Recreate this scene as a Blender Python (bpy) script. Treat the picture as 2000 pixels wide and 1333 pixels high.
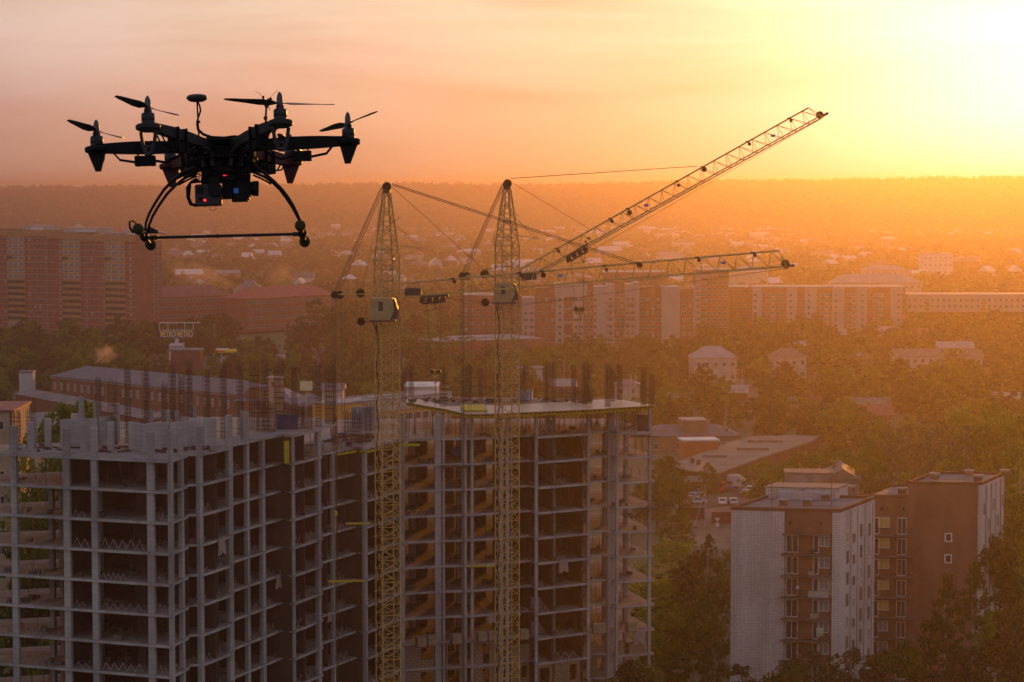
import bpy, math, random
import numpy as np
from math import radians, sin, cos, tan, pi, atan2, sqrt
from mathutils import Vector, Matrix

for _o in list(bpy.data.objects):
    bpy.data.objects.remove(_o)
SC = bpy.context.scene
COL = SC.collection
R = random.Random(7)
NR = np.random.default_rng(11)

# ------------------------------------------------------------------ camera
F = 4400.0
CAMZ = 70.0
PITCH = math.atan(296.5 / F)
cd = bpy.data.cameras.new('camera')
cam = bpy.data.objects.new('camera', cd)
COL.objects.link(cam)
cam.location = (0, 0, CAMZ)
cam.rotation_euler = (pi / 2 - PITCH, 0, 0)
cd.sensor_width = 36
cd.lens = 36 * F / 2000
cd.clip_start = 0.1
cd.clip_end = 60000
SC.camera = cam
SC.render.resolution_x = 1024
SC.render.resolution_y = 682

# ------------------------------------------------------------------ sun, sky, exposure
SUN_AZ = radians(13.4)      # right of the view axis
SUN_EL = radians(2.5)
SUN_DIR = Vector((sin(SUN_AZ) * cos(SUN_EL), cos(SUN_AZ) * cos(SUN_EL), sin(SUN_EL)))
sl = bpy.data.lights.new('sun', 'SUN')
sl.energy = 3.3
sl.angle = radians(0.6)
sl.color = (1.0, 0.325, 0.02)
sun = bpy.data.objects.new('sun', sl)
COL.objects.link(sun)
sun.rotation_euler = SUN_DIR.to_track_quat('Z', 'Y').to_euler()
sun.location = (200, 900, 120)

world = bpy.data.worlds.new('World')
SC.world = world
world.use_nodes = True
wt = world.node_tree
for n in list(wt.nodes):
    wt.nodes.remove(n)


def wn(t, **kw):
    n = wt.nodes.new(t)
    for k, v in kw.items():
        setattr(n, k, v)
    return n


def wl(a, b):
    wt.links.new(a, b)


def wmath(op, a, b=None, c=None, clamp=False):
    n = wn('ShaderNodeMath', operation=op, use_clamp=clamp)
    for i, s in enumerate((a, b, c)):
        if s is None:
            continue
        if isinstance(s, (int, float)):
            n.inputs[i].default_value = s
        else:
            wl(s, n.inputs[i])
    return n.outputs[0]


def wramp(fac, stops):
    n = wn('ShaderNodeValToRGB')
    e = n.color_ramp.elements
    while len(e) < len(stops):
        e.new(0.5)
    for i, (p, c) in enumerate(stops):
        e[i].position = p
        e[i].color = (*c, 1)
    wl(fac, n.inputs[0])
    return n.outputs[0]


def wmix(fac, a, b, blend='MIX'):
    n = wn('ShaderNodeMix', data_type='RGBA', blend_type=blend)
    if isinstance(fac, (int, float)):
        n.inputs[0].default_value = fac
    else:
        wl(fac, n.inputs[0])
    for i, s in ((6, a), (7, b)):
        if isinstance(s, tuple):
            n.inputs[i].default_value = (*s, 1)
        else:
            wl(s, n.inputs[i])
    return n.outputs[2]


tc = wn('ShaderNodeTexCoord')
DIRV = tc.outputs['Generated']
sep = wn('ShaderNodeSeparateXYZ')
wl(DIRV, sep.inputs[0])
el = sep.outputs[2]
dt = wn('ShaderNodeVectorMath', operation='DOT_PRODUCT')
wl(DIRV, dt.inputs[0])
dt.inputs[1].default_value = tuple(SUN_DIR)
cosang = dt.outputs['Value']
elc = wmath('MAXIMUM', el, 0.0)
els = wmath('POWER', elc, 0.5)      # spreads the horizon out
# towards the dusk sun
near = wramp(els, [(0.0, (0.90, 0.42, 0.20)), (0.13, (0.88, 0.48, 0.29)), (0.22, (0.88, 0.54, 0.40)),
                   (0.28, (0.90, 0.67, 0.52)), (0.45, (0.55, 0.47, 0.46)), (1.0, (0.23, 0.27, 0.39))])
# away from it
away = wramp(els, [(0.0, (0.20, 0.16, 0.20)), (0.20, (0.34, 0.29, 0.37)), (0.28, (0.58, 0.51, 0.53)), (0.5, (0.54, 0.50, 0.53)),
                   (1.0, (0.32, 0.34, 0.46))])
ang = wmath('ARCCOSINE', wmath('MINIMUM', cosang, 0.99999))
side = wmath('EXPONENT', wmath('MULTIPLY', wmath('POWER', wmath('DIVIDE', ang, 0.52), 2.0), -1.0))
base = wmix(side, away, near)
# broad rosy darkening far from the sun inside the view, glow close to it
g1 = wmath('EXPONENT', wmath('MULTIPLY', wmath('POWER', wmath('DIVIDE', ang, 0.18), 1.7), -1.0))
g2 = wmath('EXPONENT', wmath('MULTIPLY', wmath('POWER', wmath('DIVIDE', ang, 0.088), 1.6), -1.0))
# very soft streaked cloud
mp = wn('ShaderNodeMapping')
mp.inputs['Scale'].default_value = (3.5, 3.5, 26.0)
mp.inputs['Rotation'].default_value = (0.0, radians(7), 0.0)
wl(DIRV, mp.inputs[0])
nz = wn('ShaderNodeTexNoise')
nz.inputs['Scale'].default_value = 1.6
nz.inputs['Detail'].default_value = 6.0
nz.inputs['Roughness'].default_value = 0.55
nz.inputs['Distortion'].default_value = 0.4
wl(mp.outputs[0], nz.inputs['Vector'])
cl = wramp(nz.outputs[0], [(0.38, (0, 0, 0)), (0.64, (1, 1, 1))])
mp2 = wn('ShaderNodeMapping')
mp2.inputs['Scale'].default_value = (2.2, 2.2, 11.0)
mp2.inputs['Location'].default_value = (0.37, 0.1, 0.62)
mp2.inputs['Rotation'].default_value = (0.0, radians(-5), 0.0)
wl(DIRV, mp2.inputs[0])
nz2 = wn('ShaderNodeTexNoise')
nz2.inputs['Scale'].default_value = 2.4
nz2.inputs['Detail'].default_value = 7.0
nz2.inputs['Roughness'].default_value = 0.5
nz2.inputs['Distortion'].default_value = 0.8
wl(mp2.outputs[0], nz2.inputs['Vector'])
cl2 = wramp(nz2.outputs[0], [(0.40, (0, 0, 0)), (0.62, (1, 1, 1))])
lift = wmath('MULTIPLY', wmath('MULTIPLY', cl, 0.6), wmath('MULTIPLY', elc, 16.0, clamp=True))
lit = wmix(1.0, base, (1.22, 1.26, 1.34), 'MULTIPLY')
dusk = wmix(1.0, base, (0.88, 0.72, 0.74), 'MULTIPLY')
skyc = wmix(wmath('MULTIPLY', cl2, 0.85), base, dusk)
skyc = wmix(lift, skyc, lit)


def addglow(colr, fac, c, k):
    g = wn('ShaderNodeVectorMath', operation='SCALE')
    g.inputs[0].default_value = tuple(k * x for x in c)
    wl(fac, g.inputs[3])
    return wmix(1.0, colr, g.outputs[0], 'ADD')


skyc = addglow(skyc, g1, (0.25, 0.24, 0.06), 1.0)
skyc = addglow(skyc, g2, (1.3, 1.1, 0.95), 1.0)
nish = wn('ShaderNodeTexSky', sky_type='NISHITA')
nish.sun_disc = False
nish.sun_elevation = SUN_EL
nish.sun_rotation = SUN_AZ
nish.air_density = 1.2
nish.dust_density = 2.0
bg1 = wn('ShaderNodeBackground')
wl(nish.outputs[0], bg1.inputs[0])
bg1.inputs[1].default_value = 0.03
bg2 = wn('ShaderNodeBackground')
wl(skyc, bg2.inputs[0])
bg2.inputs[1].default_value = 0.80
ads = wn('ShaderNodeAddShader')
wl(bg1.outputs[0], ads.inputs[0])
wl(bg2.outputs[0], ads.inputs[1])
wo = wn('ShaderNodeOutputWorld')
wl(ads.outputs[0], wo.inputs[0])

SC.view_settings.view_transform = 'Standard'
SC.view_settings.look = 'None'
SC.view_settings.gamma = 1.0
SC.view_settings.use_curve_mapping = False
SC.view_settings.exposure = 0.0
SC.render.engine = 'CYCLES'
cy = SC.cycles
cy.use_denoising = True
cy.max_bounces = 5
cy.diffuse_bounces = 1
cy.glossy_bounces = 2
cy.transmission_bounces = 2
cy.transparent_max_bounces = 12
cy.volume_bounces = 1
cy.sample_clamp_indirect = 4
cy.use_adaptive_sampling = True
cy.adaptive_threshold = 0.01

HAZE_DENSITY = 0.00026
HAZE_G = 0.79
HAZE_COLOR = (0.315, 0.28, 0.36)


# ------------------------------------------------------------------ helpers
def W(px, py, z):
    """point of the horizontal plane z seen at a pixel of the photograph"""
    u = (px - 1000) / F
    v = (666.5 - py) / F
    dy = cos(PITCH) + v * sin(PITCH)
    dz = -sin(PITCH) + v * cos(PITCH)
    t = (z - CAMZ) / dz
    return Vector((u * t, dy * t, z))


def WY(px, py, Y):
    """point at ground distance Y seen at a pixel of the photograph"""
    u = (px - 1000) / F
    v = (666.5 - py) / F
    dy = cos(PITCH) + v * sin(PITCH)
    dz = -sin(PITCH) + v * cos(PITCH)
    t = Y / dy
    return Vector((u * t, Y, CAMZ + dz * t))


def to_px(p):
    d = p[1] * cos(PITCH) - (p[2] - CAMZ) * sin(PITCH)
    h = p[1] * sin(PITCH) + (p[2] - CAMZ) * cos(PITCH)
    return 1000 + F * p[0] / d, 666.5 - F * h / d


class MB:
    def __init__(s):
        s.v = []
        s.f = []
        s.m = []
        s.mi = 0

    def add(s, vs, fs):
        n = len(s.v)
        s.v.extend([tuple(x) for x in vs])
        for q in fs:
            s.f.append(tuple(i + n for i in q))
            s.m.append(s.mi)
        return s

    def box(s, cx, cy_, cz, sx, sy, sz, rz=0.0, top=(1, 1)):
        """box centred at cx,cy with its bottom at cz"""
        c, k = cos(rz), sin(rz)
        vs = []
        for z, (tx, ty) in ((cz, (1, 1)), (cz + sz, top)):
            for a, b in ((-1, -1), (1, -1), (1, 1), (-1, 1)):
                x, y = a * sx / 2 * tx, b * sy / 2 * ty
                vs.append((cx + x * c - y * k, cy_ + x * k + y * c, z))
        return s.add(vs, [(0, 3, 2, 1), (4, 5, 6, 7), (0, 1, 5, 4), (1, 2, 6, 5), (2, 3, 7, 6), (3, 0, 4, 7)])

    def beam(s, p, q, r, n=4, r2=None, caps=True):
        p, q = Vector(p), Vector(q)
        d = q - p
        if d.length < 1e-6:
            return s
        r2 = r if r2 is None else r2
        d.normalize()
        a = d.cross(Vector((0, 0, 1)))
        if a.length < 1e-3:
            a = d.cross(Vector((0, 1, 0)))
        a.normalize()
        b = d.cross(a)
        vs = []
        for o, rr in ((p, r), (q, r2)):
            for i in range(n):
                t = 2 * pi * (i + .5) / n
                vs.append(o + a * (cos(t) * rr) + b * (sin(t) * rr))
        fs = [(i, (i + 1) % n, n + (i + 1) % n, n + i) for i in range(n)]
        if caps:
            fs += [tuple(range(n))[::-1], tuple(range(n, 2 * n))]
        return s.add(vs, fs)

    def path(s, pts, r, n=5, r2=None):
        pts = [Vector(p) for p in pts]
        k = len(pts)
        rr = [r + ((r2 if r2 is not None else r) - r) * i / max(1, k - 1) for i in range(k)]
        vs = []
        ref = None
        for i, p in enumerate(pts):
            d = (pts[min(k - 1, i + 1)] - pts[max(0, i - 1)]).normalized()
            if ref is None:
                ref = d.cross(Vector((0, 0, 1)))
                if ref.length < 1e-3:
                    ref = d.cross(Vector((0, 1, 0)))
            a = (ref - d * ref.dot(d)).normalized()
            ref = a
            b = d.cross(a)
            for j in range(n):
                t = 2 * pi * j / n
                vs.append(p + a * (cos(t) * rr[i]) + b * (sin(t) * rr[i]))
        fs = []
        for i in range(k - 1):
            for j in range(n):
                fs.append((i * n + j, i * n + (j + 1) % n, (i + 1) * n + (j + 1) % n, (i + 1) * n + j))
        fs += [tuple(range(n))[::-1], tuple(range((k - 1) * n, k * n))]
        return s.add(vs, fs)

    def prism(s, poly, z0, z1):
        n = len(poly)
        vs = [(p[0], p[1], z0) for p in poly] + [(p[0], p[1], z1) for p in poly]
        fs = [tuple(range(n))[::-1], tuple(range(n, 2 * n))]
        fs += [(i, (i + 1) % n, n + (i + 1) % n, n + i) for i in range(n)]
        return s.add(vs, fs)

    def plate(s, poly, axis, a0, a1):
        """polygon in a plane, thickened along axis ('x','y','z')"""
        n = len(poly)
        mk = {'x': lambda u, v, w: (w, u, v), 'y': lambda u, v, w: (u, w, v), 'z': lambda u, v, w: (u, v, w)}[axis]
        vs = [mk(p[0], p[1], a0) for p in poly] + [mk(p[0], p[1], a1) for p in poly]
        fs = [tuple(range(n))[::-1], tuple(range(n, 2 * n))]
        fs += [(i, (i + 1) % n, n + (i + 1) % n, n + i) for i in range(n)]
        return s.add(vs, fs)

    def lathe(s, o, prof, n=12, axis=(0, 0, 1)):
        o = Vector(o)
        d = Vector(axis).normalized()
        a = d.cross(Vector((0.3, 1, 0.1))).normalized()
        b = d.cross(a)
        vs = []
        for r, h in prof:
            for j in range(n):
                t = 2 * pi * j / n
                vs.append(o + d * h + a * (cos(t) * r) + b * (sin(t) * r))
        k = len(prof)
        fs = []
        for i in range(k - 1):
            for j in range(n):
                fs.append((i * n + j, i * n + (j + 1) % n, (i + 1) * n + (j + 1) % n, (i + 1) * n + j))
        fs += [tuple(range(n))[::-1], tuple(range((k - 1) * n, k * n))]
        return s.add(vs, fs)

    def wall(s, p, q, z0, z1, t):
        """upright wall between plan points p and q"""
        p, q = Vector((p[0], p[1])), Vector((q[0], q[1]))
        c = (p + q) / 2
        d = q - p
        return s.box(c.x, c.y, z0, d.length, t, z1 - z0, atan2(d.y, d.x))

    def mesh(s, name, mats, off=None, smooth=False):
        me = bpy.data.meshes.new(name)
        if off is not None:
            ox, oy, oz = off
            vs = [(x - ox, y - oy, z - oz) for x, y, z in s.v]
        else:
            vs = s.v
        me.from_pydata(vs, [], s.f)
        mats = mats if isinstance(mats, (list, tuple)) else [mats]
        for m in mats:
            me.materials.append(m)
        if len(mats) > 1:
            me.polygons.foreach_set('material_index', s.m)
        if smooth:
            me.polygons.foreach_set('use_smooth', [True] * len(me.polygons))
        me.update()
        return me

    def build(s, name, mats, parent=None, off=None, smooth=False, **props):
        return obj(name, s.mesh(name, mats, off, smooth), parent, **props)


def obj(name, me, parent=None, loc=(0, 0, 0), rz=0.0, scale=None, **props):
    o = bpy.data.objects.new(name, me)
    COL.objects.link(o)
    if parent is not None:
        o.parent = parent
    o.location = loc
    if isinstance(rz, (tuple, list)):
        o.rotation_euler = rz
    else:
        o.rotation_euler = (0, 0, rz)
    if scale is not None:
        o.scale = scale
    for k, v in props.items():
        o[k] = v
    return o


def thing(name, label, cat, loc=(0, 0, 0), rz=0.0, group=None, scale=None):
    o = obj(name, None, None, loc, rz, scale)
    o.empty_display_size = 0.5
    o['label'] = label
    o['category'] = cat
    if group:
        o['group'] = group
    return o


def tag(o, label, cat, group=None, kind=None):
    o['label'] = label
    o['category'] = cat
    if group:
        o['group'] = group
    if kind:
        o['kind'] = kind
    return o


def copy_tree(o, parent=None):
    c = o.copy()
    COL.objects.link(c)
    c.parent = parent
    for ch in CH.get(o.name, []):
        copy_tree(ch, c)
    return c


CH = {}


def register(o):
    """remember children so that copies are quick"""
    CH[o.name] = list(o.children)
    for c in o.children:
        register(c)


# ------------------------------------------------------------------ materials
MATS = {}


def mat(name, color, rough=0.8, var=0.25, scale=1.0, bump=0.0, metal=0.0, color2=None, emit=None, spec=0.3,
        zscale=1.0, detail=5.0):
    m = bpy.data.materials.new(name)
    m.use_nodes = True
    t = m.node_tree
    b = t.nodes['Principled BSDF']
    b.inputs['Roughness'].default_value = rough
    b.inputs['Metallic'].default_value = metal
    b.inputs['Specular IOR Level'].default_value = spec
    if emit:
        b.inputs['Emission Color'].default_value = (*emit[0], 1)
        b.inputs['Emission Strength'].default_value = emit[1]
    if var > 0 or color2:
        c = t.nodes.new('ShaderNodeTexCoord')
        mp_ = t.nodes.new('ShaderNodeMapping')
        mp_.inputs['Scale'].default_value = (scale, scale, scale * zscale)
        t.links.new(c.outputs['Object'], mp_.inputs[0])
        n = t.nodes.new('ShaderNodeTexNoise')
        n.inputs['Scale'].default_value = 1.0
        n.inputs['Detail'].default_value = detail
        n.inputs['Roughness'].default_value = 0.62
        t.links.new(mp_.outputs[0], n.inputs['Vector'])
        r = t.nodes.new('ShaderNodeValToRGB')
        r.color_ramp.elements[0].position = 0.32
        r.color_ramp.elements[1].position = 0.68
        lo = color2 if color2 else tuple(x * (1 - var) for x in color)
        hi = color if color2 else tuple(min(1, x * (1 + var)) for x in color)
        r.color_ramp.elements[0].color = (*lo, 1)
        r.color_ramp.elements[1].color = (*hi, 1)
        t.links.new(n.outputs[0], r.inputs[0])
        t.links.new(r.outputs[0], b.inputs['Base Color'])
        if bump:
            bu = t.nodes.new('ShaderNodeBump')
            bu.inputs['Strength'].default_value = bump
            t.links.new(n.outputs[0], bu.inputs['Height'])
            t.links.new(bu.outputs[0], b.inputs['Normal'])
    else:
        b.inputs['Base Color'].default_value = (*color, 1)
    MATS[name] = m
    return m


def brickmat(name, c1, c2, mortar, bw=0.25, bh=0.075, ms=0.012, offset=0.5, stain=0.35, rough=0.85):
    """courses laid on upright faces that run along local x or y"""
    m = bpy.data.materials.new(name)
    m.use_nodes = True
    t = m.node_tree
    b = t.nodes['Principled BSDF']
    b.inputs['Roughness'].default_value = rough
    b.inputs['Specular IOR Level'].default_value = 0.2
    c = t.nodes.new('ShaderNodeTexCoord')
    s = t.nodes.new('ShaderNodeSeparateXYZ')
    t.links.new(c.outputs['Object'], s.inputs[0])
    a = t.nodes.new('ShaderNodeMath')
    t.links.new(s.outputs[0], a.inputs[0])
    t.links.new(s.outputs[1], a.inputs[1])
    cb = t.nodes.new('ShaderNodeCombineXYZ')
    t.links.new(a.outputs[0], cb.inputs[0])
    t.links.new(s.outputs[2], cb.inputs[1])
    k = t.nodes.new('ShaderNodeTexBrick')
    k.offset = offset
    k.inputs['Scale'].default_value = 1.0
    k.inputs['Brick Width'].default_value = bw
    k.inputs['Row Height'].default_value = bh
    k.inputs['Mortar Size'].default_value = ms
    k.inputs['Color1'].default_value = (*c1, 1)
    k.inputs['Color2'].default_value = (*c2, 1)
    k.inputs['Mortar'].default_value = (*mortar, 1)
    t.links.new(cb.outputs[0], k.inputs['Vector'])
    mp_ = t.nodes.new('ShaderNodeMapping')
    mp_.inputs['Scale'].default_value = (0.35, 0.35, 0.08)
    t.links.new(c.outputs['Object'], mp_.inputs[0])
    n = t.nodes.new('ShaderNodeTexNoise')
    n.inputs['Scale'].default_value = 1.0
    n.inputs['Detail'].default_value = 6.0
    t.links.new(mp_.outputs[0], n.inputs['Vector'])
    r = t.nodes.new('ShaderNodeValToRGB')
    r.color_ramp.elements[0].position = 0.35
    r.color_ramp.elements[0].color = (1 - stain, 1 - stain, 1 - stain, 1)
    r.color_ramp.elements[1].position = 0.6
    r.color_ramp.elements[1].color = (1, 1, 1, 1)
    t.links.new(n.outputs[0], r.inputs[0])
    x = t.nodes.new('ShaderNodeMix')
    x.data_type = 'RGBA'
    x.blend_type = 'MULTIPLY'
    x.inputs[0].default_value = 1.0
    t.links.new(k.outputs[0], x.inputs[6])
    t.links.new(r.outputs[0], x.inputs[7])
    t.links.new(x.outputs[2], b.inputs['Base Color'])
    MATS[name] = m
    return m


def leafmat(name, c, c2, trans=0.4):
    m = bpy.data.materials.new(name)
    m.use_nodes = True
    t = m.node_tree
    b = t.nodes['Principled BSDF']
    b.inputs['Roughness'].default_value = 0.65
    b.inputs['Specular IOR Level'].default_value = 0.15
    o = t.nodes['Material Output']
    tcn = t.nodes.new('ShaderNodeTexCoord')
    n = t.nodes.new('ShaderNodeTexNoise')
    n.inputs['Scale'].default_value = 0.9
    n.inputs['Detail'].default_value = 3.0
    t.links.new(tcn.outputs['Object'], n.inputs['Vector'])
    oi = t.nodes.new('ShaderNodeObjectInfo')
    ad = t.nodes.new('ShaderNodeMath')
    ad.operation = 'MULTIPLY_ADD'
    t.links.new(oi.outputs['Random'], ad.inputs[0])
    ad.inputs[1].default_value = 0.75
    t.links.new(n.outputs[0], ad.inputs[2])
    r = t.nodes.new('ShaderNodeValToRGB')
    r.color_ramp.elements[0].position = 0.5
    r.color_ramp.elements[1].position = 1.15 if False else 1.0
    r.color_ramp.elements[0].color = (*c, 1)
    r.color_ramp.elements[1].color = (*c2, 1)
    t.links.new(ad.outputs[0], r.inputs[0])
    t.links.new(r.outputs[0], b.inputs['Base Color'])
    tr = t.nodes.new('ShaderNodeBsdfTranslucent')
    t.links.new(r.outputs[0], tr.inputs[0])
    mx = t.nodes.new('ShaderNodeMixShader')
    mx.inputs[0].default_value = trans
    t.links.new(b.outputs[0], mx.inputs[1])
    t.links.new(tr.outputs[0], mx.inputs[2])
    t.links.new(mx.outputs[0], o.inputs[0])
    MATS[name] = m
    return m


M_CONC = brickmat('concrete', (0.42, 0.40, 0.385), (0.37, 0.35, 0.34), (0.26, 0.25, 0.24), 3.1, 0.5, 0.014, 0.0, 0.42, 0.9)
M_CONCW = mat('shaded_concrete_wall', (0.055, 0.04, 0.034), 0.9, 0.35, 0.5, 0.15, zscale=0.3)  # shade of the open bays put into the colour, far darker than the frame
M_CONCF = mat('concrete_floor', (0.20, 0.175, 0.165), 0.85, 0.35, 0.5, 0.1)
M_DARKCONC = mat('dark_concrete', (0.07, 0.065, 0.065), 0.9, 0.3, 0.5)  # dark grey concrete for the facade joint strips
M_PLY = mat('plywood_deck', (0.30, 0.22, 0.16), 0.42, 0.25, 0.8, 0.02, spec=0.6)
M_YEL = mat('yellow_formwork', (0.42, 0.33, 0.02), 0.7, 0.2, 2.0)
M_REBAR = mat('rusty_rebar', (0.085, 0.045, 0.03), 0.8, 0.3, 3.0)
M_GUARD = mat('bent_guard_strip', (0.30, 0.23, 0.21), 0.6, 0.2, 2.0)
M_CRANE = mat('worn_yellow_paint', (0.48, 0.30, 0.09), 0.5, 0.3, 1.2)
M_CRANEP = mat('pale_yellow_paint', (0.34, 0.25, 0.11), 0.5, 0.15, 1.0)
M_STEEL = mat('dark_steel', (0.05, 0.04, 0.035), 0.55, 0.3, 2.0)
M_ROPE = mat('wire_rope', (0.06, 0.045, 0.035), 0.6, 0.1, 1.0)
M_GLASS = mat('window_glass', (0.03, 0.035, 0.045), 0.12, 0.0, spec=0.5)
M_GLASSB = mat('pale_curtained_glass', (0.22, 0.23, 0.25), 0.2, 0.25, 0.5, spec=0.5)
M_WHITE = mat('white_frame', (0.58, 0.58, 0.56), 0.5, 0.08, 2.0)
M_BLUE = mat('blue_paint', (0.05, 0.16, 0.42), 0.5, 0.1, 1.0)
M_BLACK = mat('black_plastic', (0.006, 0.006, 0.007), 0.6, 0.0, spec=0.15)
M_BLACKM = mat('matte_black', (0.008, 0.008, 0.008), 0.8, 0.0, spec=0.15)
M_BRICK = brickmat('red_brick', (0.26, 0.10, 0.05), (0.20, 0.075, 0.04), (0.22, 0.16, 0.12))
M_BRICKD = brickmat('dark_red_brick', (0.20, 0.060, 0.035), (0.15, 0.045, 0.03), (0.16, 0.10, 0.08))
M_BRICKY = brickmat('tan_brick', (0.30, 0.21, 0.13), (0.25, 0.17, 0.10), (0.13, 0.10, 0.08), 0.5, 0.3, 0.03, stain=0.2)
M_TILE = brickmat('white_tile_cladding', (0.64, 0.60, 0.57), (0.56, 0.52, 0.49), (0.36, 0.34, 0.32), 0.37, 0.31, 0.026,
                  0.0, 0.30)
M_ROOFG = mat('grey_metal_roof', (0.105, 0.11, 0.13), 0.62, 0.25, 0.6, spec=0.35)
M_ROOFR = mat('red_brown_roof', (0.24, 0.075, 0.06), 0.7, 0.2, 0.5)
M_ROOFB = mat('brown_slate_roof', (0.15, 0.12, 0.11), 0.75, 0.3, 0.6)
M_ROOFP = mat('pale_slate_roof', (0.26, 0.25, 0.26), 0.7, 0.25, 0.5)
M_ROOFT = mat('tar_roof', (0.16, 0.145, 0.14), 0.8, 0.35, 0.25)
M_PALE = mat('pale_plaster', (0.42, 0.37, 0.32), 0.85, 0.2, 0.4)
M_PALEG = mat('grey_plaster', (0.40, 0.40, 0.42), 0.85, 0.15, 0.4)
M_TAN = mat('tan_plaster', (0.38, 0.28, 0.19), 0.85, 0.2, 0.4)
M_ORANGE = mat('orange_cladding', (0.62, 0.30, 0.06), 0.6, 0.1, 0.3)
M_WOOD = mat('dark_timber_wall', (0.12, 0.08, 0.055), 0.85, 0.3, 0.8)
M_BARK = mat('bark', (0.07, 0.055, 0.04), 0.9, 0.3, 2.0)
M_BIRCH = mat('birch_bark', (0.45, 0.42, 0.38), 0.8, 0.0, 2.0, color2=(0.08, 0.07, 0.06))
M_LEAF = leafmat('olive_leaves', (0.034, 0.058, 0.008), (0.13, 0.20, 0.016), 0.5)
M_LEAFY = leafmat('yellow_green_leaves', (0.06, 0.09, 0.010), (0.19, 0.26, 0.02), 0.5)
M_LEAFD = leafmat('dark_leaves', (0.012, 0.026, 0.006), (0.045, 0.085, 0.010), 0.4)
M_NEEDLE = leafmat('pine_needles', (0.016, 0.026, 0.010), (0.032, 0.045, 0.014), 0.15)
M_LEAFP = leafmat('silvery_leaves', (0.11, 0.12, 0.06), (0.19, 0.20, 0.12))
M_DRY = mat('dry_grass_ground', (0.085, 0.095, 0.035), 0.95, 0.0, 0.02, color2=(0.14, 0.105, 0.065), detail=9.0)
M_DIRT = mat('trodden_dirt', (0.20, 0.15, 0.105), 0.95, 0.35, 0.06, detail=9.0)
M_ASPH = mat('asphalt', (0.085, 0.075, 0.07), 0.85, 0.25, 0.15)
# ------------------------------------------------------------------ terrain
def smooth(a, b, x):
    t = min(1, max(0, (x - a) / (b - a)))
    return t * t * (3 - 2 * t)


def terrain(x, y):
    px = 1000 + F * x / max(y, 1.0)
    ridge = 50 + 22 * smooth(0, 2000, px) + 3 * sin(px / 260.0) + 1.5 * sin(px / 97.0)
    h = ridge * smooth(3500, 5600, y)
    h += 1.2 * sin(x / 170.0) * sin(y / 230.0) * smooth(900, 1500, y)
    h -= 40 * smooth(5800, 9000, y)
    return h


gm = MB()
ys = [-120, 100, 300, 450, 600, 800, 1000, 1200, 1400, 1700, 2000, 2400, 2800, 3200] + list(range(3500, 6000, 120)) + [6400, 7200, 8500]
xs = [-6500, -4500, -3000, -2200] + list(range(-1700, 1701, 100)) + [2200, 3000, 4500, 6500]
gv = [(x, y, terrain(x, y)) for y in ys for x in xs]
nx = len(xs)
gf = [(j * nx + i, j * nx + i + 1, (j + 1) * nx + i + 1, (j + 1) * nx + i) for j in range(len(ys) - 1) for i in range(nx - 1)]
gm.add(gv, gf)
gm.build('ground', M_DRY, smooth=True, kind='structure')

# haze: even air in one closed box round everything
hm = bpy.data.materials.new('haze_air')
hm.use_nodes = True
ht = hm.node_tree
for n in list(ht.nodes):
    if n.type != 'OUTPUT_MATERIAL':
        ht.nodes.remove(n)
pv = ht.nodes.new('ShaderNodeVolumePrincipled')
pv.inputs['Color'].default_value = (*HAZE_COLOR, 1)
pv.inputs['Density'].default_value = HAZE_DENSITY
pv.inputs['Anisotropy'].default_value = HAZE_G
ho = [n for n in ht.nodes if n.type == 'OUTPUT_MATERIAL'][0]
ht.links.new(pv.outputs[0], ho.inputs['Volume'])
HAZE_TOP = 97.0
hz = MB().box(0, 4100, -2.0, 13400, 9100, HAZE_TOP + 2.0).build('haze', hm, kind='stuff')
tag(hz, 'warm evening haze over the whole town', 'haze')
hz['kind'] = 'stuff'

# ------------------------------------------------------------------ the unfinished block
Z0 = 44.0
NL = 15
LV = [Z0 - 3.0 * k for k in range(NL)]


def v2(p):
    return Vector((p[0], p[1]))


leftF = [v2(W(px, py, 44)) for px, py in [(-25, 884), (330, 900), (364, 890), (367, 886.5), (397, 885.5), (452, 873.5),
                                          (456, 868), (552, 847.5), (572, 850), (629, 837.5)]]
rightF = [v2(W(px, py, 41)) for px, py in [(629, 886), (697, 872), (716, 874), (778, 859), (865, 856), (925, 855), (1036, 849),
                                           (1050, 853), (1152, 846), (1156, 842), (1193, 842), (1207, 844.5), (1279, 842)]]
front = leftF + rightF
backP = [Vector((13.0, 284)), Vector((-20, 284)), Vector((-34, 269)), Vector((-40, 254)), Vector((-45, 236)), Vector((-46, 230.3)), Vector((-55, 227.6))]
fullPoly = front + backP
l0poly = leftF + [v2(W(660, 825, 44)), Vector((-22, 256)), Vector((-38, 257)), Vector((-44.5, 236)), Vector((-46, 230.3)), Vector((-55, 227.6))]
deckPoly = [v2(W(px, py, 44)) for px, py in [(790, 787), (868, 800), (912, 810), (974, 809), (1038, 806), (1155, 801), (1281, 793), (1202, 780), (800, 776)]]

UB = thing('unfinished_building', 'unfinished grey concrete frame of an apartment block with open floors and rebar on top',
           'building', (-15, 250, 0))
OFF = (-15, 250, 0)


def onfront(px, z=43.0, inset=0.0):
    """plan point on the front edge under photo column px, and the inward normal there"""
    best = None
    for i in range(len(front) - 1):
        a, b = front[i], front[i + 1]
        pa, pb = to_px((a.x, a.y, z))[0], to_px((b.x, b.y, z))[0]
        if pa <= px <= pb and pb - pa > 1e-6:
            t = (px - pa) / (pb - pa)
            p = a.lerp(b, t)
            d = (b - a).normalized()
            n = Vector((-d.y, d.x))
            best = (p + n * inset, n, d)
    return best


dNW = (leftF[-1] - leftF[1]).normalized()      # long receding facade
nNW = Vector((-dNW.y, dNW.x))
dE = (rightF[-1] - rightF[3]).normalized()     # facade that faces us
nE = Vector((-dE.y, dE.x))
dS = (leftF[1] - leftF[0]).normalized()        # near gable
nS = Vector((-dS.y, dS.x))


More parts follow.
